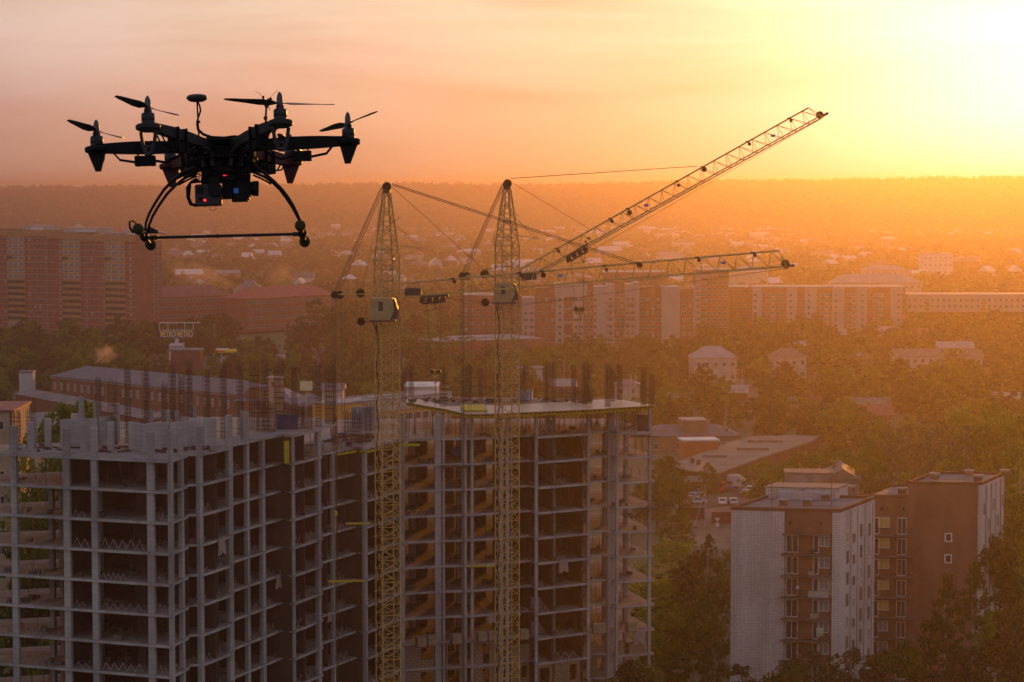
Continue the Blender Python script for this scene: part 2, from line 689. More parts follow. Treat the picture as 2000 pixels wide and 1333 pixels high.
def frame_at(px):
    if px < 345:
        return dS, nS
    if px < 770:
        return dNW, nNW
    return dE, nE


# floor slabs
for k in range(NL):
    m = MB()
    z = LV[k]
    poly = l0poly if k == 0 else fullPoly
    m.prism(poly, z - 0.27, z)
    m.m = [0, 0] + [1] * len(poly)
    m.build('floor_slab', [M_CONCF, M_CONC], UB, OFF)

# columns
frontcols = [(25.5, 14, 0), (129.5, 15, 0), (184, 14, 0), (292, 15, 0), (329.5, 9, 0), (359, 6, 0), (395.5, 9, 0),
             (453, 11, 0), (486, 6, 0), (516, 8, 0), (575, 8, 0), (626, 8, 0), (654, 5, 1), (717, 6, 1), (785, 12, 1),
             (856, 13, 1), (867, 5, 1), (908, 9, 1), (923, 6, 1), (977, 7, 1), (992, 7, 1), (1049, 6, 1),
             (1151, 6, 1), (1195, 15, 1), (1207.5, 5, 1), (1271, 6, 1)]
COLP = []
for px, w, k0 in frontcols:
    p, n, d = onfront(px)
    d, n = frame_at(px)
    wid = w * p.y / F * (1.0 if px < 345 or px > 770 else 1.6)
    wid = max(0.3, wid * 0.95)
    c = p + n * 0.35
    top = LV[k0] - 0.22 if not (k0 == 0) else LV[0] - .22
    m = MB()
    m.box(c.x, c.y, 0.0, wid, 0.42, LV[k0] - 0.1, atan2(d.y, d.x))
    if k0 == 0 and px < 500:
        hh = 2.75 if px < 440 else 3.1
        m.box(c.x, c.y, LV[0] - 0.05, wid * 0.98, 0.40, hh + R.uniform(-.1, .35), atan2(d.y, d.x))
    if k0 == 1 and px > 780:
        m.box(c.x, c.y, LV[1] - 0.05, wid * 0.98, 0.40, 2.75, atan2(d.y, d.x))
    m.build('column', M_CONC, UB, OFF)
    COLP.append((c, wid, d, k0, px))

# pillars standing back inside the frame
inner = []
for px, dep, w in [(58, 4.2, .5), (67, 5.2, .45), (97, 5.0, .55), (150, 4.5, .5), (222, 5.5, .6), (265, 7.5, .6)]:
    p, n, d = onfront(px)
    inner.append((p + n * dep, w, dS))
for px, dep, w in [(811, 8.5, .8), (843, 9.2, .8), (933, 8.0, .75), (967, 9.5, .6), (1181, 7.0, .5), (1217, 6.5, .5),
                   (1256, 6.0, .45), (1165, 11.0, .5), (880, 11.5, .5)]:
    p, n, d = onfront(px)
    inner.append((p + nE * dep, w, dE))
for c, w, d in inner:
    MB().box(c.x, c.y, 0, w, 0.5, 40.9, atan2(d.y, d.x)).build('column', M_CONC, UB, OFF)

# cross walls, storey by storey
crossw = [(369, 0, 2.6), (422, 0, 4.5), (486, 0, 3.8), (549, 0, 5.5), (571.5, 0, 3.2), (596, 0, 4.0), (640, 1, 3.5), (694, 1, 5.0),
          (714, 1, 3.5), (752, 1, 3.5)]
crossE = [(1037, 1, 6.0), (1081, 1, 6.0), (1139, 1, 6.5), (995, 1, 6.0), (742, 1, 5)]
for k in range(0, NL - 1):
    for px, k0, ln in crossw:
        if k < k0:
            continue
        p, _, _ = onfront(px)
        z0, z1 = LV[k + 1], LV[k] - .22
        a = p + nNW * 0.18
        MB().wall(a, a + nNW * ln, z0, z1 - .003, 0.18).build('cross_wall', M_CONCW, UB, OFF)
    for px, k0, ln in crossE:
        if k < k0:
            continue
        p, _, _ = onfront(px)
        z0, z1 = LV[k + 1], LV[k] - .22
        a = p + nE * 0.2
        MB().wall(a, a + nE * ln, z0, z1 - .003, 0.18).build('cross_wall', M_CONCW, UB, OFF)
    # lift shaft panel facing us, with its square hole
    if k >= 0:
        z0, z1 = LV[k + 1], (LV[k] - .22)
        m = MB()
        a = onfront(1083)[0] + nE * 3.4
        b = onfront(1101)[0] + nE * 3.2
        e = (b - a).normalized()
        L_ = (b - a).length
        h0, h1 = z0 + 1.5, z0 + 1.85
        m.wall(a, b, z0, h0, .2)
        m.wall(a, b, h1, z1 - .003, .2)
        m.wall(a, a + e * L_ * .36, h0 + .001, h1 - .001, .2)
        m.wall(a + e * L_ * .64, b, h0 + .001, h1 - .001, .2)
        m.build('shaft_wall', M_CONC, UB, OFF)
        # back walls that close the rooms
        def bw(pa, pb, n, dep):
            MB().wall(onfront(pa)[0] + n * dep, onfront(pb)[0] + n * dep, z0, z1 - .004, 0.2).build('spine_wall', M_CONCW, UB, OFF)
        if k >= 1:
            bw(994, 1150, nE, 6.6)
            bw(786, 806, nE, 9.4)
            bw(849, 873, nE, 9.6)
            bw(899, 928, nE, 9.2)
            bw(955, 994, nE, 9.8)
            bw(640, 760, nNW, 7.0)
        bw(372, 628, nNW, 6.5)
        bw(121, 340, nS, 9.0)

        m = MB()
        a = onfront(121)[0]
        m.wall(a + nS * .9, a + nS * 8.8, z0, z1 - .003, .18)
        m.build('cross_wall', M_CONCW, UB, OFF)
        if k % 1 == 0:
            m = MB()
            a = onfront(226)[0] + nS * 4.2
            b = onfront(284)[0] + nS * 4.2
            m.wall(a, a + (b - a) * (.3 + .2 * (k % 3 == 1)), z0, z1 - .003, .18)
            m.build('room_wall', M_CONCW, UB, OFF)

# stair flights in one bay
for k in (7, 8):
    a = onfront(1056)[0] + nE * 2.2
    b = onfront(1076)[0] + nE * 3.4
    m = MB()
    ns = 9
    for i in range(ns):
        t0, t1 = i / ns, (i + 1) / ns
        pa, pb = a.lerp(b, 1 - t0), a.lerp(b, 1 - t1)
        m.wall(pa, pb, LV[k + 1] + 0.02, LV[k + 1] + 0.16 * (i + 1) + .02, 1.1)
    m.build('stair_flight', M_CONC, UB, OFF)

# raised walls of the next storey, left wing
def rise(pa, pya, pb, pyb, h, t=.22):
    a, b = W(pa, pya, 44), W(pb, pyb, 44)
    MB().wall(a, b, 43.95, 44 + h, t).build('raised_wall', M_CONC, UB, OFF)
rise(118, 876, 190, 873, 2.9)
rise(195, 871, 230, 866, 2.9)
rise(253, 877, 285, 883, 2.75)
rise(286, 882, 330, 879, 2.8)
rise(334, 880, 366, 876, 2.8)
rise(369, 872, 392, 875, 2.9)
rise(398, 874, 422, 872, 2.9)
for px, py, w, h in [(60, 879, .55, 2.9), (67, 872, .45, 3.1), (94, 872, .6, 2.9), (164, 883, .55, 3.0), (217, 882, .6, 3.0),
                     (228, 862, .6, 4.0), (191, 862, .6, 4.0), (478, 857, .8, 2.9), (160, 860, .5, 4.6), (324, 864, .8, 3.4),
                     (344, 862, .6, 3.2), (376, 860, .8, 3.6), (294, 868, .5, 3.6), (147, 868, .7, 3.2)]:
    p = W(px, py, 44)
    MB().box(p.x, p.y, 43.95, w, .4, h, atan2(dS.y, dS.x)).build('column', M_CONC, UB, OFF)

# rebar cages
def cage(w, d, h, nv, st=0.26, r=0.028):
    m = MB()
    pts = []
    nn = max(2, nv)
    for i in range(nn):
        x = -w / 2 + w * i / (nn - 1)
        pts += [(x, -d / 2), (x, d / 2)]
    for x, y in pts:
        jz = R.uniform(-.25, .1)
        m.beam((x, y, 0), (x + R.uniform(-.05, .05), y + R.uniform(-.05, .05), h + jz), r, 3)
    z = .15
    while z < h - .5:
        for a, b in (((-w / 2, -d / 2), (w / 2, -d / 2)), ((w / 2, -d / 2), (w / 2, d / 2)), ((w / 2, d / 2), (-w / 2, d / 2)), ((-w / 2, d / 2), (-w / 2, -d / 2))):
            m.beam((*a, z), (*b, z + R.uniform(-.03, .03)), r * .6, 3, caps=False)
        z += st * R.uniform(.8, 1.2)
    return m.mesh('rebar_cage', M_REBAR)
cages = [cage(.6, .35, 5.2, 5), cage(.75, .4, 4.4, 6), cage(.5, .35, 5.8, 4), cage(1.2, .25, 3.2, 8, .3), cage(2.2, .25, 2.4, 12, .35), cage(.9, .3, 3.8, 5, .4)]
CG = [(22, 830, 3, 1.0, 44), (55, 828, 5, .8, 44), (70, 826, 2, .35, 44)]
def put_cage(px, py_base, top_py, z, kind, wscale=1.0):
    """stands on slab height z under pixel base; reaches pixel row top"""
    p = W(px, py_base, z)
    zt = WY(px, top_py, p.y).z
    me = cages[kind]
    h0 = max(v.co.z for v in me.vertices)
    s = (zt - z) / h0
    obj('rebar_cage', me, UB, (p.x - OFF[0], p.y - OFF[1], z - .02 - OFF[2]), atan2(dS.y, dS.x), (wscale, 1, s))
for px, pb, pt, kd in [(250, 866, 712, 2), (286, 873, 710, 0), (338, 862, 706, 0), (370, 868, 700, 0), (355, 860, 730, 2),
                       (405, 864, 716, 0), (437, 856, 706, 0), (470, 850, 704, 0), (220, 868, 740, 5),
                       (193, 868, 735, 2), (322, 864, 745, 2), (30, 880, 800, 3), (60, 875, 798, 5)]:
    put_cage(px, pb, pt, 44, kd)
for px, pb, pt, kd in [(496, 842, 703, 5), (519, 842, 700, 0), (546, 836, 702, 3), (575, 835, 712, 2), (622, 834, 708, 0),
                       (520, 843, 780, 4), (575, 838, 785, 4), (645, 828, 707, 3), (600, 838, 790, 3)]:
    put_cage(px, pb, pt, 44, kd)
for px, pb, pt, kd in [(652, 868, 812, 0), (690, 862, 800, 4), (720, 858, 785, 5)]:
    put_cage(px, pb, pt, 41, kd)
for px, pb, pt, kd in [(803, 790, 713, 0), (789, 786, 718, 2), (866, 795, 712, 1), (912, 784, 712, 3), (938, 788, 718, 2), (972, 784, 718, 5),
                       (1022, 785, 708, 1), (1068, 783, 706, 0), (1081, 785, 703, 0), (1120, 786, 712, 2), (1142, 790, 703, 0), (1150, 788, 712, 0),
                       (1187, 795, 709, 0), (1196, 785, 717, 0), (1210, 782, 710, 0), (1257, 792, 717, 0), (1272, 793, 730, 2), (1106, 782, 755, 4), (1140, 784, 757, 4)]:
    put_cage(px, pb, pt, 44.2, kd)

# bent guard strips along the open edges
def guard(n, amp=0.95, L=1.0):
    m = MB()
    pts = []
    for i in range(2 * n + 1):
        pts.append(Vector((L * i / (2 * n), R.uniform(-.06, .06), (amp * R.uniform(.75, 1) if i % 2 else 0.04))))
    for a, b in zip(pts, pts[1:]):
        d = (b - a).normalized()
        wv = Vector((0, 0.0, 1)).cross(d)
        m.add([a + Vector((0, -.02, -.05)), b + Vector((0, -.02, -.05)), b + Vector((0, -.02, .05)), a + Vector((0, -.02, .05)),
               a + Vector((0, .02, -.05)), b + Vector((0, .02, -.05)), b + Vector((0, .02, .05)), a + Vector((0, .02, .05))],
              [(0, 1, 2, 3), (7, 6, 5, 4), (3, 2, 6, 7), (1, 0, 4, 5)])
    return m.mesh('zigzag_guard', M_GUARD)
guards = [guard(2), guard(3), guard(5), guard(4), guard(3, .7), guard(5, .8)]
bays = [(-20, 18), (34, 120), (138, 176), (192, 284), (301, 324), (335, 355), (369, 390), (401, 420), (423, 446), (460, 483), (490, 511), (521, 547),
        (552, 570), (580, 621), (631, 651), (657, 692), (697, 713), (721, 745)]
baysE = [(791, 848), (872, 904), (927, 973), (998, 1035), (1053, 1080), (1084, 1135), (1157, 1187), (1211, 1267)]
for k in range(1, 11):
    for j, (a, b) in enumerate(bays + baysE):
        E_ = a > 780
        pr = .7 if not E_ else (.95 if k in (3,) else .13)
        if k == 1 and 140 < a < 400:
            pr = .15
        if E_ and k == 10 and a in (1053, 1084):
            pr = 1
        if k == 2 and a < 360 and a > 120:
            pr = .9
        if R.random() > pr:
            continue
        pa, pb = onfront(a)[0], onfront(b)[0]
        n = frame_at((a + b) / 2)[1]
        pa = pa + n * .55
        pb = pb + n * .55
        d = pb - pa
        ln = d.length
        cyc = max(2, min(5, round(ln / 1.15)))
        gi = {2: 0, 3: R.choice([1, 4]), 4: 3, 5: R.choice([2, 5])}[cyc]
        obj('zigzag_guard', guards[gi], UB, (pa.x - OFF[0], pa.y - OFF[1], LV[k]), atan2(d.y, d.x), (ln * R.uniform(.45, 1), 1, R.uniform(.6, 1.15)))
        if not E_ and a > 360 and R.random() < .65:
            n_ = frame_at(a)[1]
            obj('zigzag_guard', guards[R.choice([2, 5])], UB, (pa.x - OFF[0] + n_.x * .7, pa.y - OFF[1] + n_.y * .7, LV[k]), atan2(d.y, d.x), (ln * .9, 1, R.uniform(.7, 1.1)))

# formwork deck of the right wing, its yellow beams and props
dm = MB().prism(deckPoly, 44.0, 44.06)
dm.build('formwork_deck', M_PLY, UB, OFF)
cx_, cy_ = sum(p.x for p in deckPoly) / 9, sum(p.y for p in deckPoly) / 9
edge = deckPoly[:7]
for i in range(len(edge) - 1):
    a, b = edge[i], edge[i + 1]
    d = (b - a).normalized()
    n = Vector((-d.y, d.x))
    MB().wall(a + n * .45, b + n * .45 - d * .02, 43.52, 43.74, .12).build('formwork_beam', M_YEL, UB, OFF)
    L_ = (b - a).length
    nb = max(1, int(L_ / .55))
    for q in range(nb):
        p = a + d * (q + .5) * L_ / nb
        if i in (3, 4, 5) or q % 2 == 0:
            MB().wall(p + n * .04, p + n * 1.3, 43.745, 43.995, .1).build('formwork_joist', M_YEL, UB, OFF)
pm = MB()
for q in range(150):
    px = R.choice([R.uniform(800, 860), R.uniform(875, 970), R.uniform(1000, 1035), R.uniform(1055, 1135), R.uniform(1158, 1190), R.uniform(1215, 1265), R.uniform(1160, 1265)])
    p, n, d = onfront(px)
    c = p + nE * R.uniform(.8, 7)
    pm.beam((c.x, c.y, 41), (c.x, c.y, 43.6), .035, 4, caps=False)
    if R.random() < .4:
        for t in range(3):
            an = t * 2.1 + R.random()
            pm.beam((c.x, c.y, 41.9), (c.x + .5 * cos(an), c.y + .5 * sin(an), 41.02), .02, 3, caps=False)
for q in range(45):
    px = R.uniform(645, 740)
    p, n, d = onfront(px)
    c = p + nNW * R.uniform(.8, 4)
    pm.beam((c.x, c.y, 38), (c.x, c.y, 40.75), .035, 4, caps=False)
pm.build('steel_props', M_STEEL, UB, OFF, kind='stuff')
# yellow edge formwork under the low deck by the left crane
for (a, b) in [((655, 879), (696, 872.5)), ((697, 872), (716, 874.5)), ((717, 874), (740, 868)), ((780, 861), (820, 860))]:
    pa, pb = W(*a, 41), W(*b, 41)
    MB().wall((pa.x, pa.y - .25), (pb.x, pb.y - .25), 40.35, 40.62, .2).build('formwork_beam', M_YEL, UB, OFF)
MB().prism([v2(W(px, py, 44)) + Vector((0, 0)) for px, py in [(905, 806), (952, 806), (945, 795), (900, 795)]], 44.08, 44.28).build('formwork_panel', M_YEL, UB, OFF)
MB().box(*v2(W(560, 906, 41)), 41.02, .9, .12, 2.4, 1.1).build('formwork_panel', M_YEL, UB, OFF)
for px, py, z, l in [(502, 913, 38, 1.6), (665, 1138, 29, 2.6), (690, 1137, 29, 2.4), (700, 1025, 35, 2.6), (940, 1108, 29, 3.0)]:
    p = W(px, py, z)
    MB().box(p.x, p.y - .15, z + .05, l, .25, .18, .05).build('formwork_panel', M_YEL, UB, OFF)

# brick infill of the lowest storeys
def infill(pa, pb, k, h, opens=(), inset=.32):
    a, b = onfront(pa)[0], onfront(pb)[0]
    n = frame_at((pa + pb) / 2)[1]
    a, b = a + n * inset, b + n * inset
    d = (b - a).normalized()
    L_ = (b - a).length
    z0 = LV[k + 1]
    z1 = z0 + h
    m = MB()
    x = 0.0
    for o0, o1, s0, s1 in opens:
        x0, x1 = o0 * L_, o1 * L_
        if x0 > x + .01:
            m.box((x + x0) / 2, 0, 0, x0 - x, .25, h)
        if s0 > 0:
            m.box((x0 + x1) / 2, 0, 0, x1 - x0 - .002, .25, s0)
        if s1 < h:
            m.box((x0 + x1) / 2, 0, s1, x1 - x0 - .002, .25, h - s1)
        x = x1
    if x < L_ - .01:
        m.box((x + L_) / 2, 0, 0, L_ - x, .25, h)
    o = m.build('brick_infill', M_BRICKY, UB)
    o.location = (a.x - OFF[0], a.y - OFF[1], z0)
    o.rotation_euler = (0, 0, atan2(d.y, d.x))
win = (.9, 2.3)
for k in (9, 10, 11, 12, 13):
    full = 2.77
    if k >= 10:
        infill(791, 848, k - 1 if k == 10 else k - 1, full, [(.55, .95, .9, 2.4)])
    if k >= 10:
        infill(872, 904, k - 1, full if k > 10 else 2.77, [(.1, .8, 0, 2.5)])
        infill(927, 973, k - 1, full, [(.35, .62, 0.0, 2.4), (.85, .99, .9, 2.4)])
        infill(998, 1036, k - 1, 2.6 if k > 10 else 1.9, [(.55, .85, .9, 2.3)] if k > 10 else [])
        infill(657, 692, k, full, [(.25, .45, 0, 2.4), (.7, .9, .6, 2.3)])
        infill(697, 713, k, full, [(.3, .7, .7, 2.3)])
        infill(460, 483, k + 1 if k < 13 else k, full, [(.3, .7, .7, 2.3)])
    if k >= 11:
        infill(1053, 1080, k - 1, full, [(.1, .8, 0, 2.3)])
        infill(1084, 1135, k - 1, full, [(.6, .85, .4, 2.3)])
        infill(1157, 1187, k - 1, full, [(.4, .9, .8, 2.3)])
    if k == 10:
        infill(1157, 1187, k - 1, 1.2, [(.4, .7, .9, 1.2)])
        infill(1211, 1222, k - 1, 1.7)
        infill(1232, 1267, k - 1, 1.5, [(.4, .55, 1.1, 1.5)])

# pallets of blocks on the lower floors
def pallet(px, py, z, s=1.0):
    p = W(px, py, z)
    return p
pm_ = MB()
pm_.box(0, 0, 0, 1.15, 1.15, .12)
pm_.mi = 1
for iz in range(4):
    for ix in range(2):
        pm_.box(-.27 + .54 * ix, 0, .125 + iz * .27, .52, 1.05, .262)
pal_me = pm_.mesh('brick_pallet', [M_WOOD, mat('pale_blocks', (.27, .20, .14), .9, .25, 1.5)])
for i, (px, py, k, w) in enumerate([(822, 1264, 9, 'at the left end of the row behind the left crane mast'), (842, 1261, 9, 'second in the row between two concrete pillars'),
                                    (890, 1258, 9, 'alone in the bay left of the right crane mast'), (941, 1254, 9, 'beside a taller stack left of the right crane mast'),
                                    (960, 1252, 9, 'just left of the right crane mast'), (1022, 1249, 9, 'in the bay right of the right crane mast'),
                                    (1166, 1238, 9, 'topmost in the open right corner bay'), (1174, 1237, 9, 'in front in the open right corner bay'),
                                    (1232, 1234, 9, 'alone on the sunlit corner slab at the far right'), (668, 1292, 10, 'on the receding facade left of the left crane mast'),
                                    (507, 1290, 9, 'in a dark bay of the receding facade'), (608, 1308, 11, 'near the fold of the facade')]):
    p = W(px, py, LV[k])
    o = obj('brick_pallet', pal_me, None, (p.x, p.y, LV[k] + .01), R.uniform(-.3, .3) + .2)
    tag(o, 'pallet of pale blocks ' + w, 'pallet', 'pallets of blocks on the lower floors')
# small plant of the site
def cabin(px, py, z, w, d, h, m_, label, cat, name, extra=None):
    p = W(px, py, z)
    m = MB()
    m.box(0, 0, 0.0, w, d, h)
    m.mi = 1
    for i in range(5):
        m.box(-w / 2 + w * (i + .5) / 5, -d / 2 - .02, .1, .06, .04, h - .2)
    m.box(0, 0, h + .002, w + .08, d + .08, .06)
    o = m.build(name, [m_, M_STEEL], None)
    o.location = (p.x, p.y, z + .01)
    o.rotation_euler = (0, 0, R.uniform(-.1, .2))
    tag(o, label, cat)
    return o
cabin(560, 838, 44.0, 2.2, 1.4, 1.6, mat('navy_paint', (.04, .05, .12), .6, .2, 1), 'dark blue steel skip on the left roof slab among rebar cages', 'skip', 'steel_skip')
cabin(713, 836, 41.0, 3.2, 2.0, 2.5, mat('grey_blue_paint', (.20, .24, .30), .6, .25, .8), 'grey blue site container on the roof slab left of the left crane mast', 'container', 'site_container')
cabin(890, 890, 38.0, 1.0, .8, 1.0, M_BLUE, 'bright blue box on a hanging loading platform in the frame', 'box', 'blue_box')
cabin(1025, 781, 44.06, 1.9, 1.2, 1.1, mat('wrapped_white', (.38, .43, .50), .5, .3, 2), 'white wrapped bundle on the formwork deck right of the right crane', 'bundle', 'wrapped_bundle')
cabin(1257, 841, 41.0, 1.35, 1.1, 1.9, M_STEEL, 'black equipment cabin hung at the right corner under the deck', 'cabin', 'equipment_cabin')
lp = MB()
for px, py, k in [(890, 905, 2), (1258, 846, 1)]:
    p = W(px, py, LV[k])
    lp = MB()
    for dx in (-1.4, -.5, .5, 1.4):
        lp.beam((p.x + dx, p.y + .6, LV[k] - .32), (p.x + dx, p.y - 1.4, LV[k] - .32), .06, 4)
    lp.box(p.x, p.y - .8, LV[k] - .26, 3.4, 1.6, .05)
    lp.beam((p.x - 1.7, p.y - 1.5, LV[k] - .3), (p.x + 1.7, p.y - 1.5, LV[k] - .3), .07, 4)
    lp.build('loading_platform', M_STEEL, UB, OFF)
# loose timber and bars on the upper slabs
lt = MB()
for q in range(170):
    if q < 70:
        p = W(R.uniform(60, 420), R.uniform(868, 884), 44.0)
        z = 44.03
    elif q < 120:
        p = W(R.uniform(640, 730), R.uniform(850, 866), 41.0)
        z = 41.03
    else:
        p = W(R.uniform(800, 1150), R.uniform(779, 788), 44.06)
        z = 44.09
    a = R.uniform(0, 3.14)
    l = R.uniform(.4, 1.6)
    lt.box(p.x, p.y, z, l, R.uniform(.08, .3), R.uniform(.05, .25), a)
lt.build('site_litter', M_REBAR, None, kind='stuff', label='dark timber offcuts and steel bars littering the upper slabs', category='litter')
# dark covering on the rear roof
pp = [W(800, 776.5, 44), W(1195, 780.5, 44), W(1030, 790, 44), W(880, 795, 44)]
MB().prism([v2(p) for p in pp], 44.064, 44.075).build('roof_felt', mat('black_felt', (.025, .025, .035), .6, .3, .6), UB, OFF)
pp = [W(640, 845, 41), W(745, 851, 41), W(742, 866, 41), W(655, 880, 41), W(634, 882, 41)]
MB().prism([v2(p) for p in pp], 41.004, 41.02).build('roof_felt', mat('dark_mesh_floor', (.06, .055, .06), .5, .5, .8), UB, OFF)  # dark mottled sheet over the low roof slab
# balcony side steel canopy poking out at the right
cp = MB()
a = W(1210, 1000, LV[4])
for i in range(6):
    y0 = a.y - 1 + i * .9
    cp.beam((a.x + .5, y0, LV[4] - .6), (a.x + 6.6, y0 + .6, LV[4] + .9), .035, 3)
for i in range(5):
    cp.beam((a.x + .5 + i * 1.5, a.y - 1, LV[4] - .6 + i * .37), (a.x + .5 + i * 1.5, a.y + 3.8, LV[4] - .6 + i * .37), .035, 3)
cp.build('catch_canopy', M_STEEL, UB, OFF)

# things left about on every floor: boards, sheets, sacks, props, bits of bar at the slab edges
cm_ = MB()
for k in range(1, 12):
    for q in range(60):
        px = R.choice([R.uniform(0, 115), R.uniform(138, 325), R.uniform(372, 620), R.uniform(632, 750), R.uniform(792, 975), R.uniform(998, 1148), R.uniform(1157, 1268)])
        r_ = onfront(px)
        if r_ is None:
            continue
        n_ = frame_at(px)[1]
        dp = R.uniform(.6, 5.5) if px > 120 else R.uniform(.6, 3.5)
        c_ = r_[0] + n_ * dp
        t_ = R.random()
        if t_ < .5:
            cm_.box(c_.x, c_.y, LV[k] + .01, R.uniform(.2, 1.2), R.uniform(.15, .6), R.uniform(.06, .5), R.uniform(0, 3))
        elif t_ < .75:
            a_ = Vector((c_.x, c_.y, LV[k] + .02))
            cm_.beam(a_, a_ + Vector((R.uniform(-.5, .5), R.uniform(-.3, .3), R.uniform(.8, 2.3))), .035, 3)
        else:
            cm_.beam((c_.x, c_.y, LV[k] + .02), (c_.x, c_.y, LV[k] + 2.7), .035, 4)
    for q in range(46):
        px = R.uniform(-15, 1275)
        r_ = onfront(px)
        if r_ is None:
            continue
        c_ = r_[0]
        n_ = r_[1]
        l_ = R.uniform(.1, .5)
        cm_.beam((c_.x, c_.y, LV[k] - .1), (c_.x - n_.x * l_, c_.y - n_.y * l_, LV[k] - .1 + R.uniform(-.25, .3)), .02, 3)
cm_.build('floor_clutter', [mat('dusty_clutter', (.16, .13, .11), .9, 0.0, .9, color2=(.05, .04, .035))], None, kind='stuff', label='boards, sacks, props and stray bars lying on the open floors', category='clutter')
fb = MB()
for px, k in ((430, 3), (540, 5), (700, 2), (300, 8), (1100, 6), (640, 7), (960, 8), (1250, 9)):
    r_ = onfront(px)
    c_ = r_[0] - r_[1] * .05
    w_ = R.uniform(.8, 1.6)
    h_ = R.uniform(.8, 1.9)
    m = MB()
    d_ = r_[2]
    nx_ = 5
    vs = []
    for j in range(5):
        for i in range(nx_ + 1):
            p_ = c_ + d_ * (w_ * (i / nx_ - .5)) - r_[1] * (.05 + .06 * sin(i * 2.1 + j))
            vs.append((p_.x, p_.y, LV[k] + .1 - h_ * j / 4 * (1 + .1 * sin(i * 1.7))))
    fs = [(j * (nx_ + 1) + i, j * (nx_ + 1) + i + 1, (j + 1) * (nx_ + 1) + i + 1, (j + 1) * (nx_ + 1) + i) for j in range(4) for i in range(nx_)]
    m.add(vs, fs)
    m.build('hanging_sheet', M_GUARD, UB, OFF)
# ------------------------------------------------------------------ tower cranes
def mast_section(w, h, panels, r=.085, rd=.045):
    m = MB()
    c = [(-w / 2, -w / 2), (w / 2, -w / 2), (w / 2, w / 2), (-w / 2, w / 2)]
    for x, y in c:
        m.beam((x, y, 0), (x, y, h), r, 4)
    ph = h / panels
    for i in range(panels):
        z0, z1 = i * ph, (i + 1) * ph
        for j in range(4):
            a, b = c[j], c[(j + 1) % 4]
            if i % 2:
                a, b = b, a
            m.beam((*a, z0), (*b, z1), rd, 3, caps=False)
            m.beam((*c[j], z0 + .02), (*c[(j + 1) % 4], z0 + .02), rd, 3, caps=False)
            mid = ((a[0] + b[0]) / 2, (a[1] + b[1]) / 2)
            m.beam((*b, z0 + ph * .0), (*mid, z0 + ph * .5), rd * .7, 3, caps=False)
    for x, y in c:
        m.box(x, y, -.08, .3, .3, .16)
    # ladder inside
    for s in (-.18, .18):
        m.beam((s, w / 2 - .25, 0), (s, w / 2 - .25, h), .02, 3, caps=False)
    z = .2
    while z < h:
        m.beam((-.18, w / 2 - .25, z), (.18, w / 2 - .25, z), .015, 3, caps=False)
        z += .35
    return m


def wheel(m, o, r, t=.12, axis=(0, 1, 0), spokes=5):
    o = Vector(o)
    d = Vector(axis)
    m.lathe(o - d * t / 2, [(r * .8, 0), (r, 0), (r, t), (r * .8, t), (r * .8, 0)], 14, axis)
    m.lathe(o - d * t * .7, [(.001, 0), (r * .22, 0), (r * .22, t * 1.4), (.001, t * 1.4)], 8, axis)
    a = d.cross(Vector((0, 0, 1))).normalized()
    b = d.cross(a)
    for i in range(spokes):
        an = i * 2 * pi / spokes
        m.beam(o, o + (a * cos(an) + b * sin(an)) * r * .85, r * .08, 3)


def truss_jib(p0, p1, t0, t1, n, wid, rb, rt, rd, plane_n):
    """triangular jib: bottom chords run p0-p1, top chord t0-t1"""
    p0, p1, t0, t1 = map(Vector, (p0, p1, t0, t1))
    s = Vector(plane_n).normalized() * wid / 2
    m = MB()
    for q in (-s, s):
        m.beam(p0 + q, p1 + q, rb, 4)
    m.beam(t0, t1, rt, 5)
    bp = [p0.lerp(p1, i / n) for i in range(n + 1)]
    tp = [t0.lerp(t1, (i + .5) / n) for i in range(n)]
    for i in range(n):
        for q in (-s, s):
            m.beam(bp[i] + q, tp[i], rd, 3, caps=False)
            m.beam(tp[i], bp[i + 1] + q, rd, 3, caps=False)
        m.beam(bp[i] - s, bp[i] + s, rd, 3, caps=False)
        m.beam(bp[i] - s, bp[i + 1] + s, rd, 3, caps=False)
    m.beam(t1, p1 + s, rd * 1.2, 3)
    m.beam(t1, p1 - s, rd * 1.2, 3)
    m.beam(t0, p0 + s, rd * 1.6, 3)
    m.beam(t0, p0 - s, rd * 1.6, 3)
    return m


